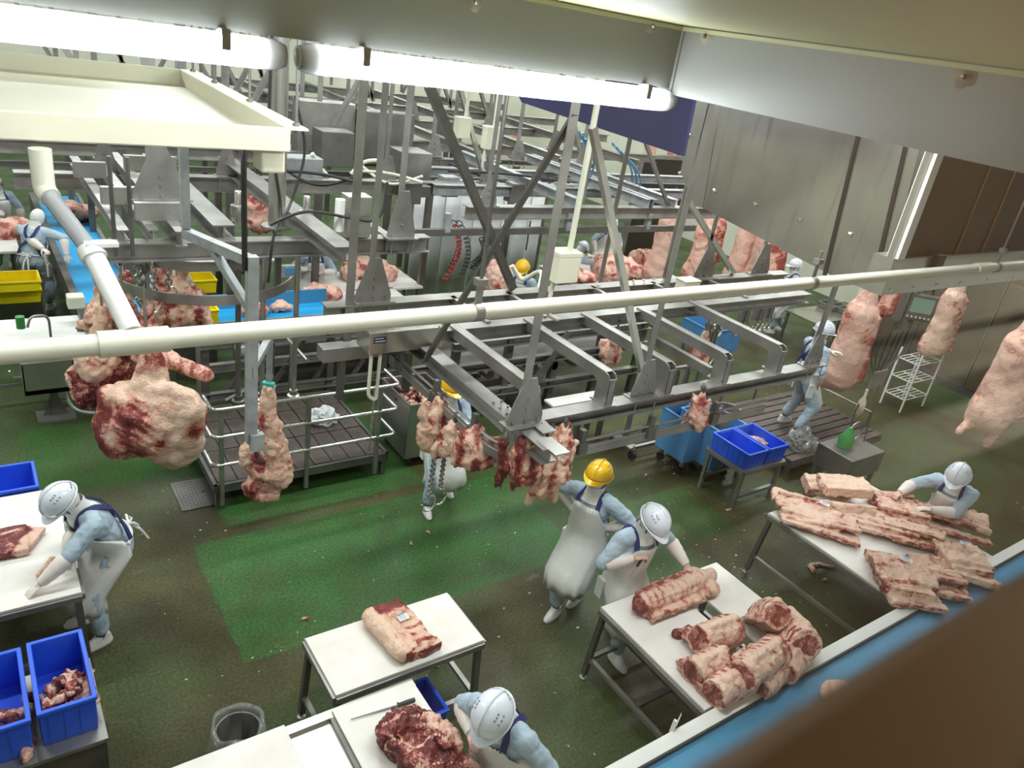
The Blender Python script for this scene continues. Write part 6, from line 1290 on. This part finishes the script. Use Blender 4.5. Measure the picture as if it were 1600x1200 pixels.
farmeat(15, 356, .85, (.8, .6, .35), 95, 'pink block of meat on the table at the left edge', .38)
farmeat(398, 484, .9, (.7, .4, .2), 96, 'pile of red pieces on the cross conveyor', .5)
farmeat(375, 412, .9, (.9, .5, .3), 97, 'striped meat on the far table behind the bracket post', .48)
farmeat(440, 478, .9, (.5, .3, .18), 98, 'pale piece near the scale on the cross conveyor', .3)
farmeat(960, 418, .85, (1.9, 1.0, .55), 99, 'large carcass pieces on the far table cut by two workers', .36)
farmeat(905, 432, .85, (.8, .6, .3), 100, 'red-striped piece on the near end of that far carcass table', .45)
farmeat(790, 440, .85, (.8, .8, .7), 101, 'pale carcass lump behind the grey beam beside the curtain', .3)
farmeat(1004, 410, .85, (.8, .7, .6), 102, 'pink carcass mass under the dark hoses on the far table', .38)
farmeat(258, 408, .9, (.5, .4, .3), 103, 'red piece on the far white table behind the round rail', .5)
# --- trimmings in crates
def piece_mesh(seed, m):
    r_ = random.Random(seed); pts = [V((r_.uniform(-.10, .10), r_.uniform(-.10, .10), r_.uniform(-.02, .02))) for _ in range(3)]
    return meat_mesh('meat_trimming', [('c', pts[0], pts[1], .022, .028), ('c', pts[1], pts[2], .03, .015), ('e', pts[1], (.05, .04, .025), RX(r_.uniform(0, 90)))], 0.009, m, lambda c, n: .45+.5*noise3(c, 14, seed), .012, 14, seed)
PM = [piece_mesh(200+i, 'beef_dark' if i % 2 else 'beef') for i in range(6)]; PP = [piece_mesh(220+i, 'beef_pale') for i in range(3)]
def pile(x0, x1, y0, y1, z, n, meshes, label, group, up=0.12, s=1.0):
    r_ = random.Random(n+int(x0*10))
    for i in range(n):
        o = link('meat_trimming', r_.choice(meshes), None, (r_.uniform(x0, x1), r_.uniform(y0, y1), z+up*r_.random()*(1 if i % 3 else .4))); o.rotation_euler = (r_.uniform(-.5, .5), r_.uniform(-.5, .5), r_.uniform(0, 6.28)); q = s*r_.uniform(.8, 1.25); o.scale = (q, q, q)
        tag(o, label, 'meat', group)
a = CR1B; pile(a[0]+.1, a[1]-.1, a[2]+.1, a[3]-.25, 0.70, 34, PM+PP[:1], 'red and white meat trimming in the blue crate at the lower left', 'trimmings in the right crate of the pair', 0.15)
pile(a[0]-.2, a[0]-.09, a[2]+.08, a[2]+.3, 0.70, 7, PP, 'pale fat trimming in the crate at the lower left edge', 'pale trimmings in the left crate', .12)
a = CART; pile(a[0]+.1, a[1]-.15, a[2]+.1, a[3]-.15, 0.74, 30, PM[:4], 'red trimming in the stainless tub cart', 'trimmings in the tub cart', .12)
bx0, bx1, by0, by1, zb_, mx_ = BLUEP; q = W(1180, 688, zb_+.06)
for i in range(2):
    qq = W(1176+22*i, 687+3*i, zb_+.08); meat('fat_piece', 'pale fan-shaped fat piece in the blue crate on the low stand, the '+('left' if i == 0 else 'right')+' one', 'meat', tuple(qq), [('e', (0, 0, 0), (.15, .09, .035), I3), ('c', (0, 0, 0), (.16*(1-2*i), .0, .03), .05, .02)], .012, 'beef_pale', lambda c, n: .2+0*c[:, 0], -20, .02, 9, 230+i)
pile(2.2, 2.5, 3.5, 3.72, .2, 9, PP, 'offcut in the blue crate under the low table', 'offcuts under the low table', .1)
q = W(1085, 655, .5); pile(q.x-.1, q.x+.3, q.y-.2, q.y+.2, .42, 8, PP, 'pale scrap in the sky-blue tub', 'scraps in the wheeled tubs', .1)
# --- scraps and crumbs on the floor
r_ = random.Random(5); k = MB()
for i in range(620):
    if i < 420: x, y = r_.uniform(1.0, 12.5), r_.uniform(2.4, 8.5)
    else: x, y = r_.gauss(7.2, 1.2), r_.gauss(4.6, .9)
    s = r_.choice((.004, .005, .006, .008, .012)); a = r_.uniform(0, 3.14); c, d_ = math.cos(a)*s*r_.uniform(.8, 2), math.sin(a)*s
    k.add([(x-c, y-d_, .001), (x+d_*.6, y-c*.6, .001), (x+c, y+d_, .001), (x-d_*.6, y+c*.6, .001), (x, y, .001+s*.7)], [(0, 1, 4), (1, 2, 4), (2, 3, 4), (3, 0, 4)])
tag(k.build('floor_scraps', 'bone'), 'tiny pale meat crumbs scattered over the green floor', 'scraps', None, 'stuff')
for i, (px, py) in enumerate(((478, 966), (665, 832), (1135, 800), (1010, 745), (1290, 905), (1135, 668), (640, 850))):
    p = W(px, py, 0); o = link('floor_scrap', PP[i % 3], None, (p.x, p.y, .012)); o.scale = (.5, .5, .5); o.rotation_euler = (0, 0, i*1.3); tag(o, 'small pale meat scrap lying on the floor', 'scrap', 'larger scraps on the floor')
# ------------------------------------------------------------------ people
def hand_mesh(name, curl, m, spread=1.0):
    """palm, four unequal bent fingers, thumb off the side of the palm; wrist at the origin, fingers along +Y, palm down"""
    P = [('e', (0, 0.048, 0), (0.041, 0.052, 0.016), I3), ('c', (0, -0.045, 0), (0, 0.02, 0), 0.027, 0.026)]
    for i, (x, L_) in enumerate(((-0.030, 0.072), (-0.010, 0.086), (0.011, 0.092), (0.031, 0.082))):
        p = V((x, 0.088, 0.002)); a = 0.0; sp = (x*2.2)*spread
        P.append(('c', (x*.8, 0.055, 0), p, 0.011, 0.0105))
        for k, f in enumerate((0.45, 0.32, 0.23)):
            a += curl*(0.7 if k == 0 else 1.0); q = p+V((sp*.3, math.cos(a), -math.sin(a))).normalized()*(L_*f); P.append(('c', p, q, 0.0100-.0008*k, 0.0094-.001*k)); p = q
    p = V((0.034, 0.022, -0.004)); q = p+V((0.030, 0.032, -0.010-0.014*curl)); s = q+V((0.004, 0.030, -0.008-0.02*curl))
    P += [('c', (0.018, 0.016, 0), p, 0.015, 0.014), ('c', p, q, 0.0125, 0.011), ('c', q, s, 0.0105, 0.009)]
    me = remeshed(P, 0.0045, 2); me.name = name; me.materials.clear(); me.materials.append(M[m]); me.polygons.foreach_set('use_smooth', [True]*len(me.polygons)); return me
HANDS = {(g, m): hand_mesh('glove', c, m) for g, c in (('grip', 1.05), ('open', 0.35)) for m in ('glove', 'glove_pink')}

def ik(S, T, l1, l2, pole):
    S, T = V(S), V(T); d = T-S; L_ = d.length
    if L_ > (l1+l2)*0.995: T = S+d*((l1+l2)*0.995/L_); d = T-S; L_ = d.length
    a = (l1*l1-l2*l2+L_*L_)/(2*L_); h = math.sqrt(max(0, l1*l1-a*a)); u = d.normalized(); p = V(pole); p = (p-u*p.dot(u)).normalized()
    return S+u*a+p*h, T
def shell(c, R, r, keep, thick=None, nu=36, nv=22):
    """part of an ellipsoid surface: keep(dir) decides which facets stay; dir in (right, front, up)"""
    vs = []; fs = []; k = MB()
    for i in range(nv+1):
        for j in range(nu):
            a, b = math.pi*i/nv, 2*math.pi*j/nu; d = V((math.sin(a)*math.cos(b), math.sin(a)*math.sin(b), math.cos(a))); vs.append((V(c)+R @ V((d.x*r[0], d.y*r[1], d.z*r[2])), d))
    for i in range(nv):
        for j in range(nu):
            q = (i*nu+j, (i+1)*nu+j, (i+1)*nu+(j+1) % nu, i*nu+(j+1) % nu); m_ = sum((vs[x][1] for x in q), V((0, 0, 0)))/4
            if keep(m_.normalized()): fs.append(q)
    used = sorted({x for f in fs for x in f}); mp = {x: n for n, x in enumerate(used)}
    return k.add([vs[x][0] for x in used], [tuple(mp[x] for x in f) for f in fs])
def worker(label, loc, heading, lean=0.0, z=0.0, feet=None, hands=None, look=(0, 0), helm='helm_w', side=0.0, vox=0.013, grip=('grip', 'open'), gm=('glove', 'glove'), hip=0.90, twist=0.0, scale=1.0, apron=True, pole=(1.0, -0.5, -0.6), sock=True):
    root = thing('person', label, 'person', (loc[0], loc[1], z)); ang = math.radians(heading)-math.pi/2
    root.rotation_euler = (0, 0, ang); root.scale = (scale,)*3
    inv = (Matrix.Translation((loc[0], loc[1], z)) @ Matrix.Rotation(ang, 4, 'Z') @ Matrix.Scale(scale, 4)).inverted()
    def B(k, name, m, par, smooth=True, **kw):      # local-space build
        me_o = V(root.location); k.v = [tuple(V(p)+me_o) for p in k.v]; return k.build(name, m, par, smooth, **kw)
    th = math.radians(lean); sd = math.radians(side); hc = V((0, -0.22*math.sin(th), hip*(1-0.03*math.sin(th))))
    u = V((math.sin(sd), math.sin(th)*math.cos(sd), math.cos(th)*math.cos(sd))).normalized(); tw = math.radians(twist)
    rt = V((math.cos(tw), math.sin(tw), 0)); rt = (rt-u*rt.dot(u)).normalized(); fn = u.cross(rt)
    T3 = Matrix((rt, fn, u)).transposed()
    neck = hc+u*0.50; sh = {s: hc+u*0.435+rt*(0.186*s) for s in (-1, 1)}
    hp = th+math.radians(look[0]); hy = math.radians(look[1]); hr = (rt*math.cos(hy)+fn*math.sin(hy)); hr = V((hr.x, hr.y, hr.z*0.3)).normalized()
    hf0 = V((-hr.y, hr.x, 0)).normalized(); hu = (V((0, 0, 1))*math.cos(hp)+hf0*math.sin(hp)); hf = hu.cross(hr).normalized(); hu = hr.cross(hf).normalized()
    H3 = Matrix((hr, hf, hu)).transposed(); hd = neck+u*0.03+hu*0.135+hf*0.012
    feet = feet or ((-0.13, -0.02), (0.13, 0.05)); ft = []
    for s, f in zip((-1, 1), feet):
        p = inv @ V((f[0], f[1], z)) if len(f) == 3 else V((f[0], f[1], 0)); ft.append(p)
    C = []     # (shape, tag)
    C += [(('e', hc+u*0.0, (0.182, 0.140, 0.14), T3), 0), (('e', hc+u*0.16, (0.176, 0.134, 0.17), T3), 0), (('e', hc+u*0.33, (0.190, 0.140, 0.18), T3), 0), (('c', sh[-1]*.86+sh[1]*.14-u*.0, sh[1]*.86+sh[-1]*.14, 0.085, 0.085), 0)]
    C += [(('c', hc+u*0.44, neck+u*0.05, 0.07, 0.06), 1), (('e', hd, (0.076, 0.096, 0.116), H3), 2), (('e', hd+hf*.03-hu*.06, (0.055, 0.068, 0.06), H3), 2), (('c', hd+hf*.088-hu*.0, hd+hf*.104-hu*.03, 0.012, 0.016), 2)]
    knees = []
    for s, f in zip((-1, 1), ft):
        hj = hc+V((0.092*s, 0, -0.03)); an = V((f.x, f.y, 0.10)); kn, an = ik(hj, an, 0.43, 0.42, (0.25*s, 1, 0)); knees.append((hj, kn, an))
        C += [(('c', hj, kn, 0.106, 0.082), 3), (('c', kn, kn.lerp(an, .8), 0.082, 0.072), 3), (('c', kn.lerp(an, .8), an-V((0, 0, .03)), 0.044, 0.042), 4)]
    arms = []
    hands = hands or (None, None)
    for i, s in enumerate((-1, 1)):
        tg = hands[i]; tgt = V(tg[:3]) if tg is not None and len(tg) == 4 else inv @ V(tg) if tg is not None else sh[s]+V((0.12*s, 0.10, -0.46))
        tgt = tgt if tg is None else tgt-(tgt-sh[s]).normalized()*0.07
        el, wr = ik(sh[s], tgt, 0.285, 0.255, (pole[0]*s, pole[1], pole[2])); arms.append((el, wr))
        C += [(('c', sh[s], el, 0.080, 0.066), 0), (('c', el, wr, 0.058, 0.036), 0)]
    me = remeshed([c for c, _ in C], vox, 3); me.name = 'body'; wob(me, 0.010, 9, heading*.1, 0.4)
    n = len(me.polygons); cc = np.empty(n*3); me.polygons.foreach_get('center', cc); cc = cc.reshape(-1, 3); best = np.full(n, 1e9); tagi = np.zeros(n, np.int32)
    for c, t in C:
        if c[0] == 'e': q = (cc-np.array(c[1])) @ np.array(c[3]); dd = (np.linalg.norm(q/np.array(c[2]), axis=1)-1)*min(c[2])
        else:
            a, b = np.array(c[1]), np.array(c[2]); ab = b-a; tt = np.clip(((cc-a) @ ab)/(ab @ ab), 0, 1); dd = np.linalg.norm(cc-a-tt[:, None]*ab, axis=1)-(c[3]+(c[4]-c[3])*tt)
        w_ = dd < best; best[w_] = dd[w_]; tagi[w_] = t
    me.materials.clear()
    for m_ in ('cloth', 'hood', 'skin', 'cloth', 'sock' if sock else 'shoe'): me.materials.append(M[m_])
    me.polygons.foreach_set('material_index', tagi); me.polygons.foreach_set('use_smooth', [True]*n)
    link('body', me, root)
    # hood with the eye opening, cape over the shoulders, mask, eyes
    hd2 = hd-hf*.006
    B(shell(hd2, H3, (0.092, 0.112, 0.130), lambda d: not (d.y > 0.55 and -0.6 < d.z < 0.5)), 'hood', 'hood', root, 'all')
    k = MB(); rows = ((0.085, 0.10, 0.10), (0.086, 0.095, 0.03), (0.105, 0.10, -0.02), (0.15, 0.125, -0.06)); nn = 24; vs = []
    for a_, b_, zz in rows:
        for j in range(nn): q = 2*math.pi*j/nn; vs.append(neck+rt*(a_*math.cos(q))+fn*(b_*math.sin(q)+0.01)+u*(zz-0.01))
    k.add(vs, [(i*nn+j, i*nn+(j+1) % nn, (i+1)*nn+(j+1) % nn, (i+1)*nn+j) for i in range(3) for j in range(nn)]); B(k, 'hood_cape', 'hood', root, 'all')
    B(shell(hd+hf*.012-hu*.01, H3, (0.082, 0.106, 0.112), lambda d: d.y > 0.3 and -0.95 < d.z < -0.12), 'face_mask', 'white', root, 'all')
    for s in (-1, 1):
        e = B(MB().lathe(hd+hf*.086+hr*(.031*s)+hu*.018, [(0.002, 0.008), (0.011, 0.004), (0.013, -0.004)], 10, axis=(hr, hu, hf)), 'eye', 'black', root)
        B(MB().bar(hd+hf*.092+hr*(.018*s)+hu*.036, hd+hf*.086+hr*(.046*s)+hu*.034, 0.007, 0.006), 'eyebrow', 'rubber', root, False)
    if helm:
        hm = hd+hu*0.035-hf*.004
        dm = shell(hm, H3, (0.128, 0.150, 0.135), lambda d: d.z > -0.06, nu=32, nv=20)
        for yy in (0,):
            rp = [hm+hr*yy*(0.8+.2*math.sin(a))+hf*(0.151*math.cos(a))+hu*(0.137*math.sin(a)*math.sqrt(1-(yy/0.128)**2)) for a in np.linspace(0.12, math.pi-.12, 14)]
            dm.tube(rp, 0.010, 8)
        hs = B(dm, 'helmet', helm, root)
        k = MB(); vs = []; m_ = 36
        for rr, dz in ((1.0, 0.0), (1.06, -0.006), (1.06, -0.012), (1.0, -0.008)):
            for j in range(m_):
                q = 2*math.pi*j/m_; pk = max(0, math.sin(q))**3*0.055*(1 if rr > 1 else 0.0); vs.append(hm+hr*(0.128*rr*math.cos(q))+hf*(0.150*rr*math.sin(q)+pk)+hu*(dz-0.008-pk*.35))
        k.add(vs, [(i*m_+j, i*m_+(j+1) % m_, ((i+1) % 4)*m_+(j+1) % m_, ((i+1) % 4)*m_+j) for i in range(4) for j in range(m_)]); B(k, 'brim', helm, hs)
        k = MB()
        for s in (-1, 1):
            for i in range(3):
                for j in range(2):
                    a = math.radians(38+16*j); b = math.radians(-14+14*i+(0 if s > 0 else 180)); d = V((math.cos(a)*math.cos(b), math.cos(a)*math.sin(b), math.sin(a))); c_ = hm+H3 @ V((d.x*.128, d.y*.150, d.z*.135)); nd = (H3 @ d).normalized(); k.lathe(c_, [(0.007, 0.0), (0.007, 0.003)], 8, axis=(nd.orthogonal().normalized(), nd.cross(nd.orthogonal()).normalized(), nd))
        B(k, 'vent_hole', 'grey_print', hs, False, kind='stuff')
        k = MB()
        for a0 in (60, 72, 84, 96, 108, 120):
            a = math.radians(14); b = math.radians(a0-180); d = V((math.cos(a)*math.cos(b), math.cos(a)*math.sin(b), math.sin(a))); c_ = hm+H3 @ V((d.x*.129, d.y*.151, d.z*.136)); nd = (H3 @ d).normalized(); t_ = nd.cross(hu).normalized(); k.box(c_, (0.016, 0.014, 0.002), ax=(t_, nd.cross(t_), nd))
        B(k, 'printed_mark', 'grey_print', hs, False, kind='stuff')
        B(MB().tube([hd+hr*(.100*math.cos(a))+hf*(.035+.02*math.sin(a))+hu*(.02-.135*math.sin(a)) for a in np.linspace(0, math.pi, 14)], 0.006, 5), 'chin_strap', 'black', hs)
    # shoes
    for f, (hj, kn, an) in zip(ft, knees):
        d = V((f.x*.6, 1, 0)).normalized(); s_ = V((d.y, -d.x, 0)); k = MB(); m_ = 18; vs = []
        sec = ((0.045, 1.0), (0.052, .96), (0.055, .96)); prof = []
        for zz, wv, fr_, bk in ((0.0, .046, .175, -.085), (0.022, .050, .182, -.09), (0.03, .047, .175, -.085), (0.055, .045, .155, -.08), (0.08, .038, .085, -.075), (0.105, .042, .045, -.065)):
            for j in range(m_):
                q = 2*math.pi*j/m_; y = (fr_ if math.sin(q) > 0 else -bk)*math.sin(q); vs.append(V((an.x, an.y, 0))+s_*(wv*math.copysign(abs(math.cos(q))**.75, math.cos(q)))+d*y+V((0, 0, zz)))
        k.add(vs, [(i*m_+j, i*m_+(j+1) % m_, (i+1)*m_+(j+1) % m_, (i+1)*m_+j) for i in range(5) for j in range(m_)]+[tuple(range(m_))[::-1], tuple(range(5*m_, 6*m_))]); B(k, 'shoe', 'shoe', root)
    # arm covers and gloves
    for i, (el, wr) in enumerate(arms):
        s = (-1, 1)[i]; d = (wr-el); L_ = d.length; dn = d.normalized(); k = MB()
        pts = [el+d*t for t in np.linspace(0.12, 1.06, 9)]; k.tube(pts, 0.05, 12, rr=[0.066, 0.071, 0.065, 0.066, 0.058, 0.057, 0.049, 0.046, 0.038]); sl = B(k, 'arm_cover', 'glove' if gm[i] else 'hood', root)
        y = dn; up = V((0, 0, 1)) if abs(y.z) < 0.85 else V(fn); x = y.cross(up).normalized(); zz = x.cross(y).normalized()
        x, zz = (x, zz)
        R = Matrix((x*(-s), y, zz)).transposed().to_4x4(); R.translation = wr+dn*0.015
        o = link('glove', HANDS[(grip[i], gm[i] or 'glove')], root); o.matrix_local = R
    if apron:
        qs = []; nu = 18
        rows = [(s_, None) for s_ in (0.41, 0.34, 0.26, 0.18, 0.10, 0.03)]+[(None, t) for t in (0.12, 0.25, 0.4, 0.55, 0.7, 0.85, 1.0)]
        half = [36, 44, 62, 88, 108, 114, 114, 112, 108, 106, 104, 102, 100]; z0_ = hc.z; zh = 0.36
        fm = (ft[0]+ft[1])/2; dx = abs(ft[0].x-ft[1].x)/2; dy = abs(ft[0].y-ft[1].y)/2; k = MB(); vs = []
        for ri, (s_, t) in enumerate(rows):
            if t is None: c_ = hc+u*s_; f_, r_ = fn, rt; a_, b_ = (0.205, 0.168) if s_ > .2 else (0.202, 0.162)
            else:
                zt = z0_-(z0_-zh)*t; q = []
                for hj, kn, an in knees:
                    if zt > kn.z: w_ = (hj.z-zt)/max(1e-3, hj.z-kn.z); q.append(hj.lerp(kn, min(max(w_, 0), 1)))
                    else: w_ = (kn.z-zt)/max(1e-3, kn.z-an.z); q.append(kn.lerp(an, min(max(w_, 0), 1)))
                c_ = (q[0]+q[1])/2; c_.z = zt; r_ = V((1, 0, 0)); f_ = V((0, 1, 0)); a_ = min(abs(q[0].x-q[1].x)/2+0.128, .235)+.02*max(0, .4-t); b_ = .18; c_.y = max(c_.y, max(q[0].y, q[1].y)-.055)
                if t < .3: f_ = (fn*(1-t/.3)+f_*(t/.3)).normalized()
            for j in range(nu+1):
                a = math.radians(half[ri])*(2*j/nu-1); w_ = (t or 0)*0.016*math.sin(j*1.9+heading)+0.006*math.sin(j*2.7+ri*1.3); vs.append(c_+r_*((a_+w_)*math.copysign(abs(math.sin(a))**(1-.25*(t or 0)), a))+f_*((b_+w_)*math.copysign(abs(math.cos(a))**(1-.45*(t or 0)), math.cos(a))))
        nr = len(rows); k.add(vs, [(i*(nu+1)+j, i*(nu+1)+j+1, (i+1)*(nu+1)+j+1, (i+1)*(nu+1)+j) for i in range(nr-1) for j in range(nu)]); ap = B(k, 'apron', 'apron', root, 'all'); sm = ap.modifiers.new('t', 'SOLIDIFY'); sm.thickness = 0.006
        def on(s_, a, r=1.06): q = math.radians(a); return hc+u*s_+rt*(0.190*r*math.sin(q))+fn*(0.146*r*math.cos(q))
        for s in (-1, 1):
            pts = [on(.40, 34*s, 1.1), hc+u*.475+rt*(.105*s)+fn*.085, hc+u*.525+rt*(.10*s)+fn*.0, hc+u*.47+rt*(.085*s)-fn*.10, on(.36, 180-18*s, 1.12), on(.28, 180, 1.14), on(.16, 180+35*s, 1.16), on(.05, 180+52*s, 1.14)]
            k = MB(); pts = arc_pts(pts, .05, 4); ct = hc+u*.25; vs_ = []
            for i_, p_ in enumerate(pts):
                d_ = (pts[min(i_+1, len(pts)-1)]-pts[max(i_-1, 0)]).normalized(); o_ = (p_-ct)-u*((p_-ct).dot(u))*.55; o_ = (o_-d_*o_.dot(d_)).normalized(); w_ = d_.cross(o_)
                vs_ += [p_+w_*.022+o_*.007, p_-w_*.022+o_*.007, p_-w_*.022-o_*.004, p_+w_*.022-o_*.004]
            k.add(vs_, [(i_*4+j, i_*4+(j+1) % 4, i_*4+4+(j+1) % 4, i_*4+4+j) for i_ in range(len(pts)-1) for j in range(4)]); B(k, 'apron_strap', 'strap', ap)
        k = MB()
        wp = [on(.045, a, 1.10) for a in np.linspace(112, 248, 12)]; k.tube(wp, 0.014, 6); b0 = on(.045, 180, 1.16)
        for s in (-1, 1): k.tube([b0, b0+rt*(.07*s)+u*.03-fn*.03, b0+rt*(.06*s)-u*.03-fn*.04, b0], 0.012, 6); k.tube([b0, b0+rt*(.03*s)-u*.12-fn*.03, b0+rt*(.04*s)-u*.24-fn*.02], 0.012, 6)
        B(k, 'apron_tie', 'apron', ap, kind='thing')
        k = MB().box(on(.0, 95, 1.22)+V((0, 0, -.16)), (0.03, 0.09, 0.20)); B(k, 'knife_sheath', 'white', ap, False); 
    root['_inv'] = 0; del root['_inv']
    return root
def hand_tool(P, Q, label, blade=0.14):
    P, Q = V(P), V(Q); d = (Q-P).normalized(); t = thing('boning_knife', label, 'knife', tuple(P))
    MB().tube([P-d*.06, P+d*.05], 0.012, 8).build('handle', 'black', t, True); s = d.orthogonal().normalized()
    MB().prism([P+d*.05-s*.012, P+d*.05+s*.012, P+d*(.05+blade*.7)+s*.010, P+d*(.05+blade)-s*.008], d.cross(s)*.002).build('blade', 'bright', t); return t

g = lambda px, py, z=0.0: tuple(W(px, py, z))
# 1 at the left table
f1, f2 = W(165, 1003, 0), W(137, 968, 0)
worker('person in a white helmet bending over the left cutting table', (f1.x*.5+f2.x*.5+.10, f1.y*.5+f2.y*.5+.02), 194, 30, feet=(g(160, 1005), g(135, 970)), hands=(g(52, 925, .88), g(105, 880, .92)), look=(12, 6), grip=('open', 'grip'), gm=('glove', 'glove'), side=0)
# 2 behind the hung trimmings
f1, f2 = W(666, 802, 0), W(694, 768, 0)
worker('person in a yellow helmet mostly hidden behind the hung trimmings and chains', ((f1.x+f2.x)/2, (f1.y+f2.y)/2), 262, 4, feet=(g(696, 768), g(666, 800)), hands=(g(720, 690, 1.15), g(668, 700, 1.2)), helm='helm_y')
# 3 standing, hand on hip, yellow helmet
f1, f2 = W(862, 962, 0), W(908, 934, 0)
cx, cy = (f1.x*.55+f2.x*.45)+.03, (f1.y*.55+f2.y*.45)
worker('person in a yellow helmet standing hand on hip in mid-floor', (cx+.03, cy+.01), 200, 2, feet=(g(900, 938), g(866, 960)), hands=((-.20, -.02, 1.0, 0), (.21, -.04, 1.0, 0)), look=(-2, 6), helm='helm_y', grip=('grip', 'open'), gm=('glove', 'glove'), scale=1.02, pole=(1.0, -.35, -.1))
# 4 cutting the loin
lx, ly = W(957, 1012, 0).x, W(957, 1012, 0).y
worker('person in a white helmet cutting the long loin at the two-board table', (lx-.03, ly+.05), 266, 9, feet=(g(955, 985), g(960, 1032)), hands=(g(1078, 888, 1.03), g(992, 884, 1.16)), look=(24, 10), grip=('open', 'grip'), gm=('glove_pink', 'glove_pink'), sock=False, scale=1.03)
hand_tool(W(1000, 878, 1.20), W(985, 900, 1.05), 'boning knife in the fist of the worker cutting the long loin')
# 5 at the lower bench
p5h = W(768, 1100, 1.60); p5 = p5h-V((-.22, -.06, 0))
worker('person in a white helmet leaning over the lower bench with the dark beef', (p5.x, p5.y), 196, 17, hands=(g(795, 1192, 1.0), g(730, 1158, 1.08)), look=(26, 4), grip=('open', 'grip'), gm=('glove_pink', 'glove_pink'))
hand_tool(W(737, 1160, 1.06), W(748, 1190, .95), 'boning knife held by the worker at the lower bench')
# 6 behind the right table
p6 = W(1482, 775, 1.35)
worker('person in a white helmet trimming meat behind the far side of the right table', (9.10, p6.y+.14), 190, 24, hands=(g(1448, 800, 1.02), g(1398, 772, 1.06)), look=(10, 0), gm=('glove', 'glove_pink'), grip=('open', 'grip'))
# 7 on the planked platform
f1, f2 = W(1240, 682, .3), W(1222, 658, .3)
worker('person in a white helmet on the planked platform beside the big hung carcass', ((f1.x+f2.x)/2+.0, (f1.y+f2.y)/2), -22, 2, z=.3, scale=1.05, feet=((f2.x, f2.y, .3), (f1.x, f1.y, .3)), hands=(g(1302, 552, 1.55), g(1276, 608, 1.12)), look=(4, -6), gm=('glove', 'glove_pink'), grip=('open', 'grip'))
# 8 by the right wall
f1 = W(1212, 520, 0)
worker('person in a white helmet walking away near the far right wall', (f1.x, f1.y), 150, 4, feet=(g(1204, 520), g(1220, 516)), helm='helm_w', vox=.016)
# 9, 10 behind the long rails
p9 = W(918, 455, 0)
worker('person in a white helmet bending over the far carcass table', (W(910, 425, 1.0).x-.15, W(910, 425, 1.0).y+.3), 2, 38, hands=(g(945, 402, 1.15), g(940, 410, 1.1)), look=(8, 0), vox=.016)
worker('person in light blue, head hidden by the beam, behind the far carcass table', (W(950, 365, 1.25).x, W(950, 365, 1.25).y), 250, 12, vox=.018)
# 11 yellow helmet by the curtain
p = W(822, 408, 1.65); worker('person in a yellow helmet far behind the grey beam beside the white curtain', (p.x, p.y), 210, 10, look=(15, 0), helm='helm_y', vox=.018)
# 13 far left, back to us
f1 = W(64, 484, 0); worker('person seen from behind at the far left conveyor, navy straps crossed on the back', (f1.x, f1.y), 62, 22, feet=(g(52, 484), g(78, 483)), hands=(g(90, 410, 1.0), g(108, 402, 1.0)), look=(10, -20), helm=None, vox=.015)
p = W(8, 320, 1.25); worker('person at the far left edge handling a pink block of meat', (p.x-.1, p.y+.35), 290, 10, hands=(None, g(14, 348, 1.15)), helm=None, vox=.016)
p = W(262, 455, 1.0); worker('person hidden behind the hung beef at the cross conveyor', (p.x, p.y), 290, 12, helm=None, vox=.018)
p = W(490, 415, 1.15); worker('person in a white apron behind the bench scale, head hidden by the frame', (p.x, p.y), 262, 14, hands=(g(505, 432, 1.05), g(482, 428, 1.05)), helm=None, vox=.016, gm=('glove_pink', 'glove_pink'))
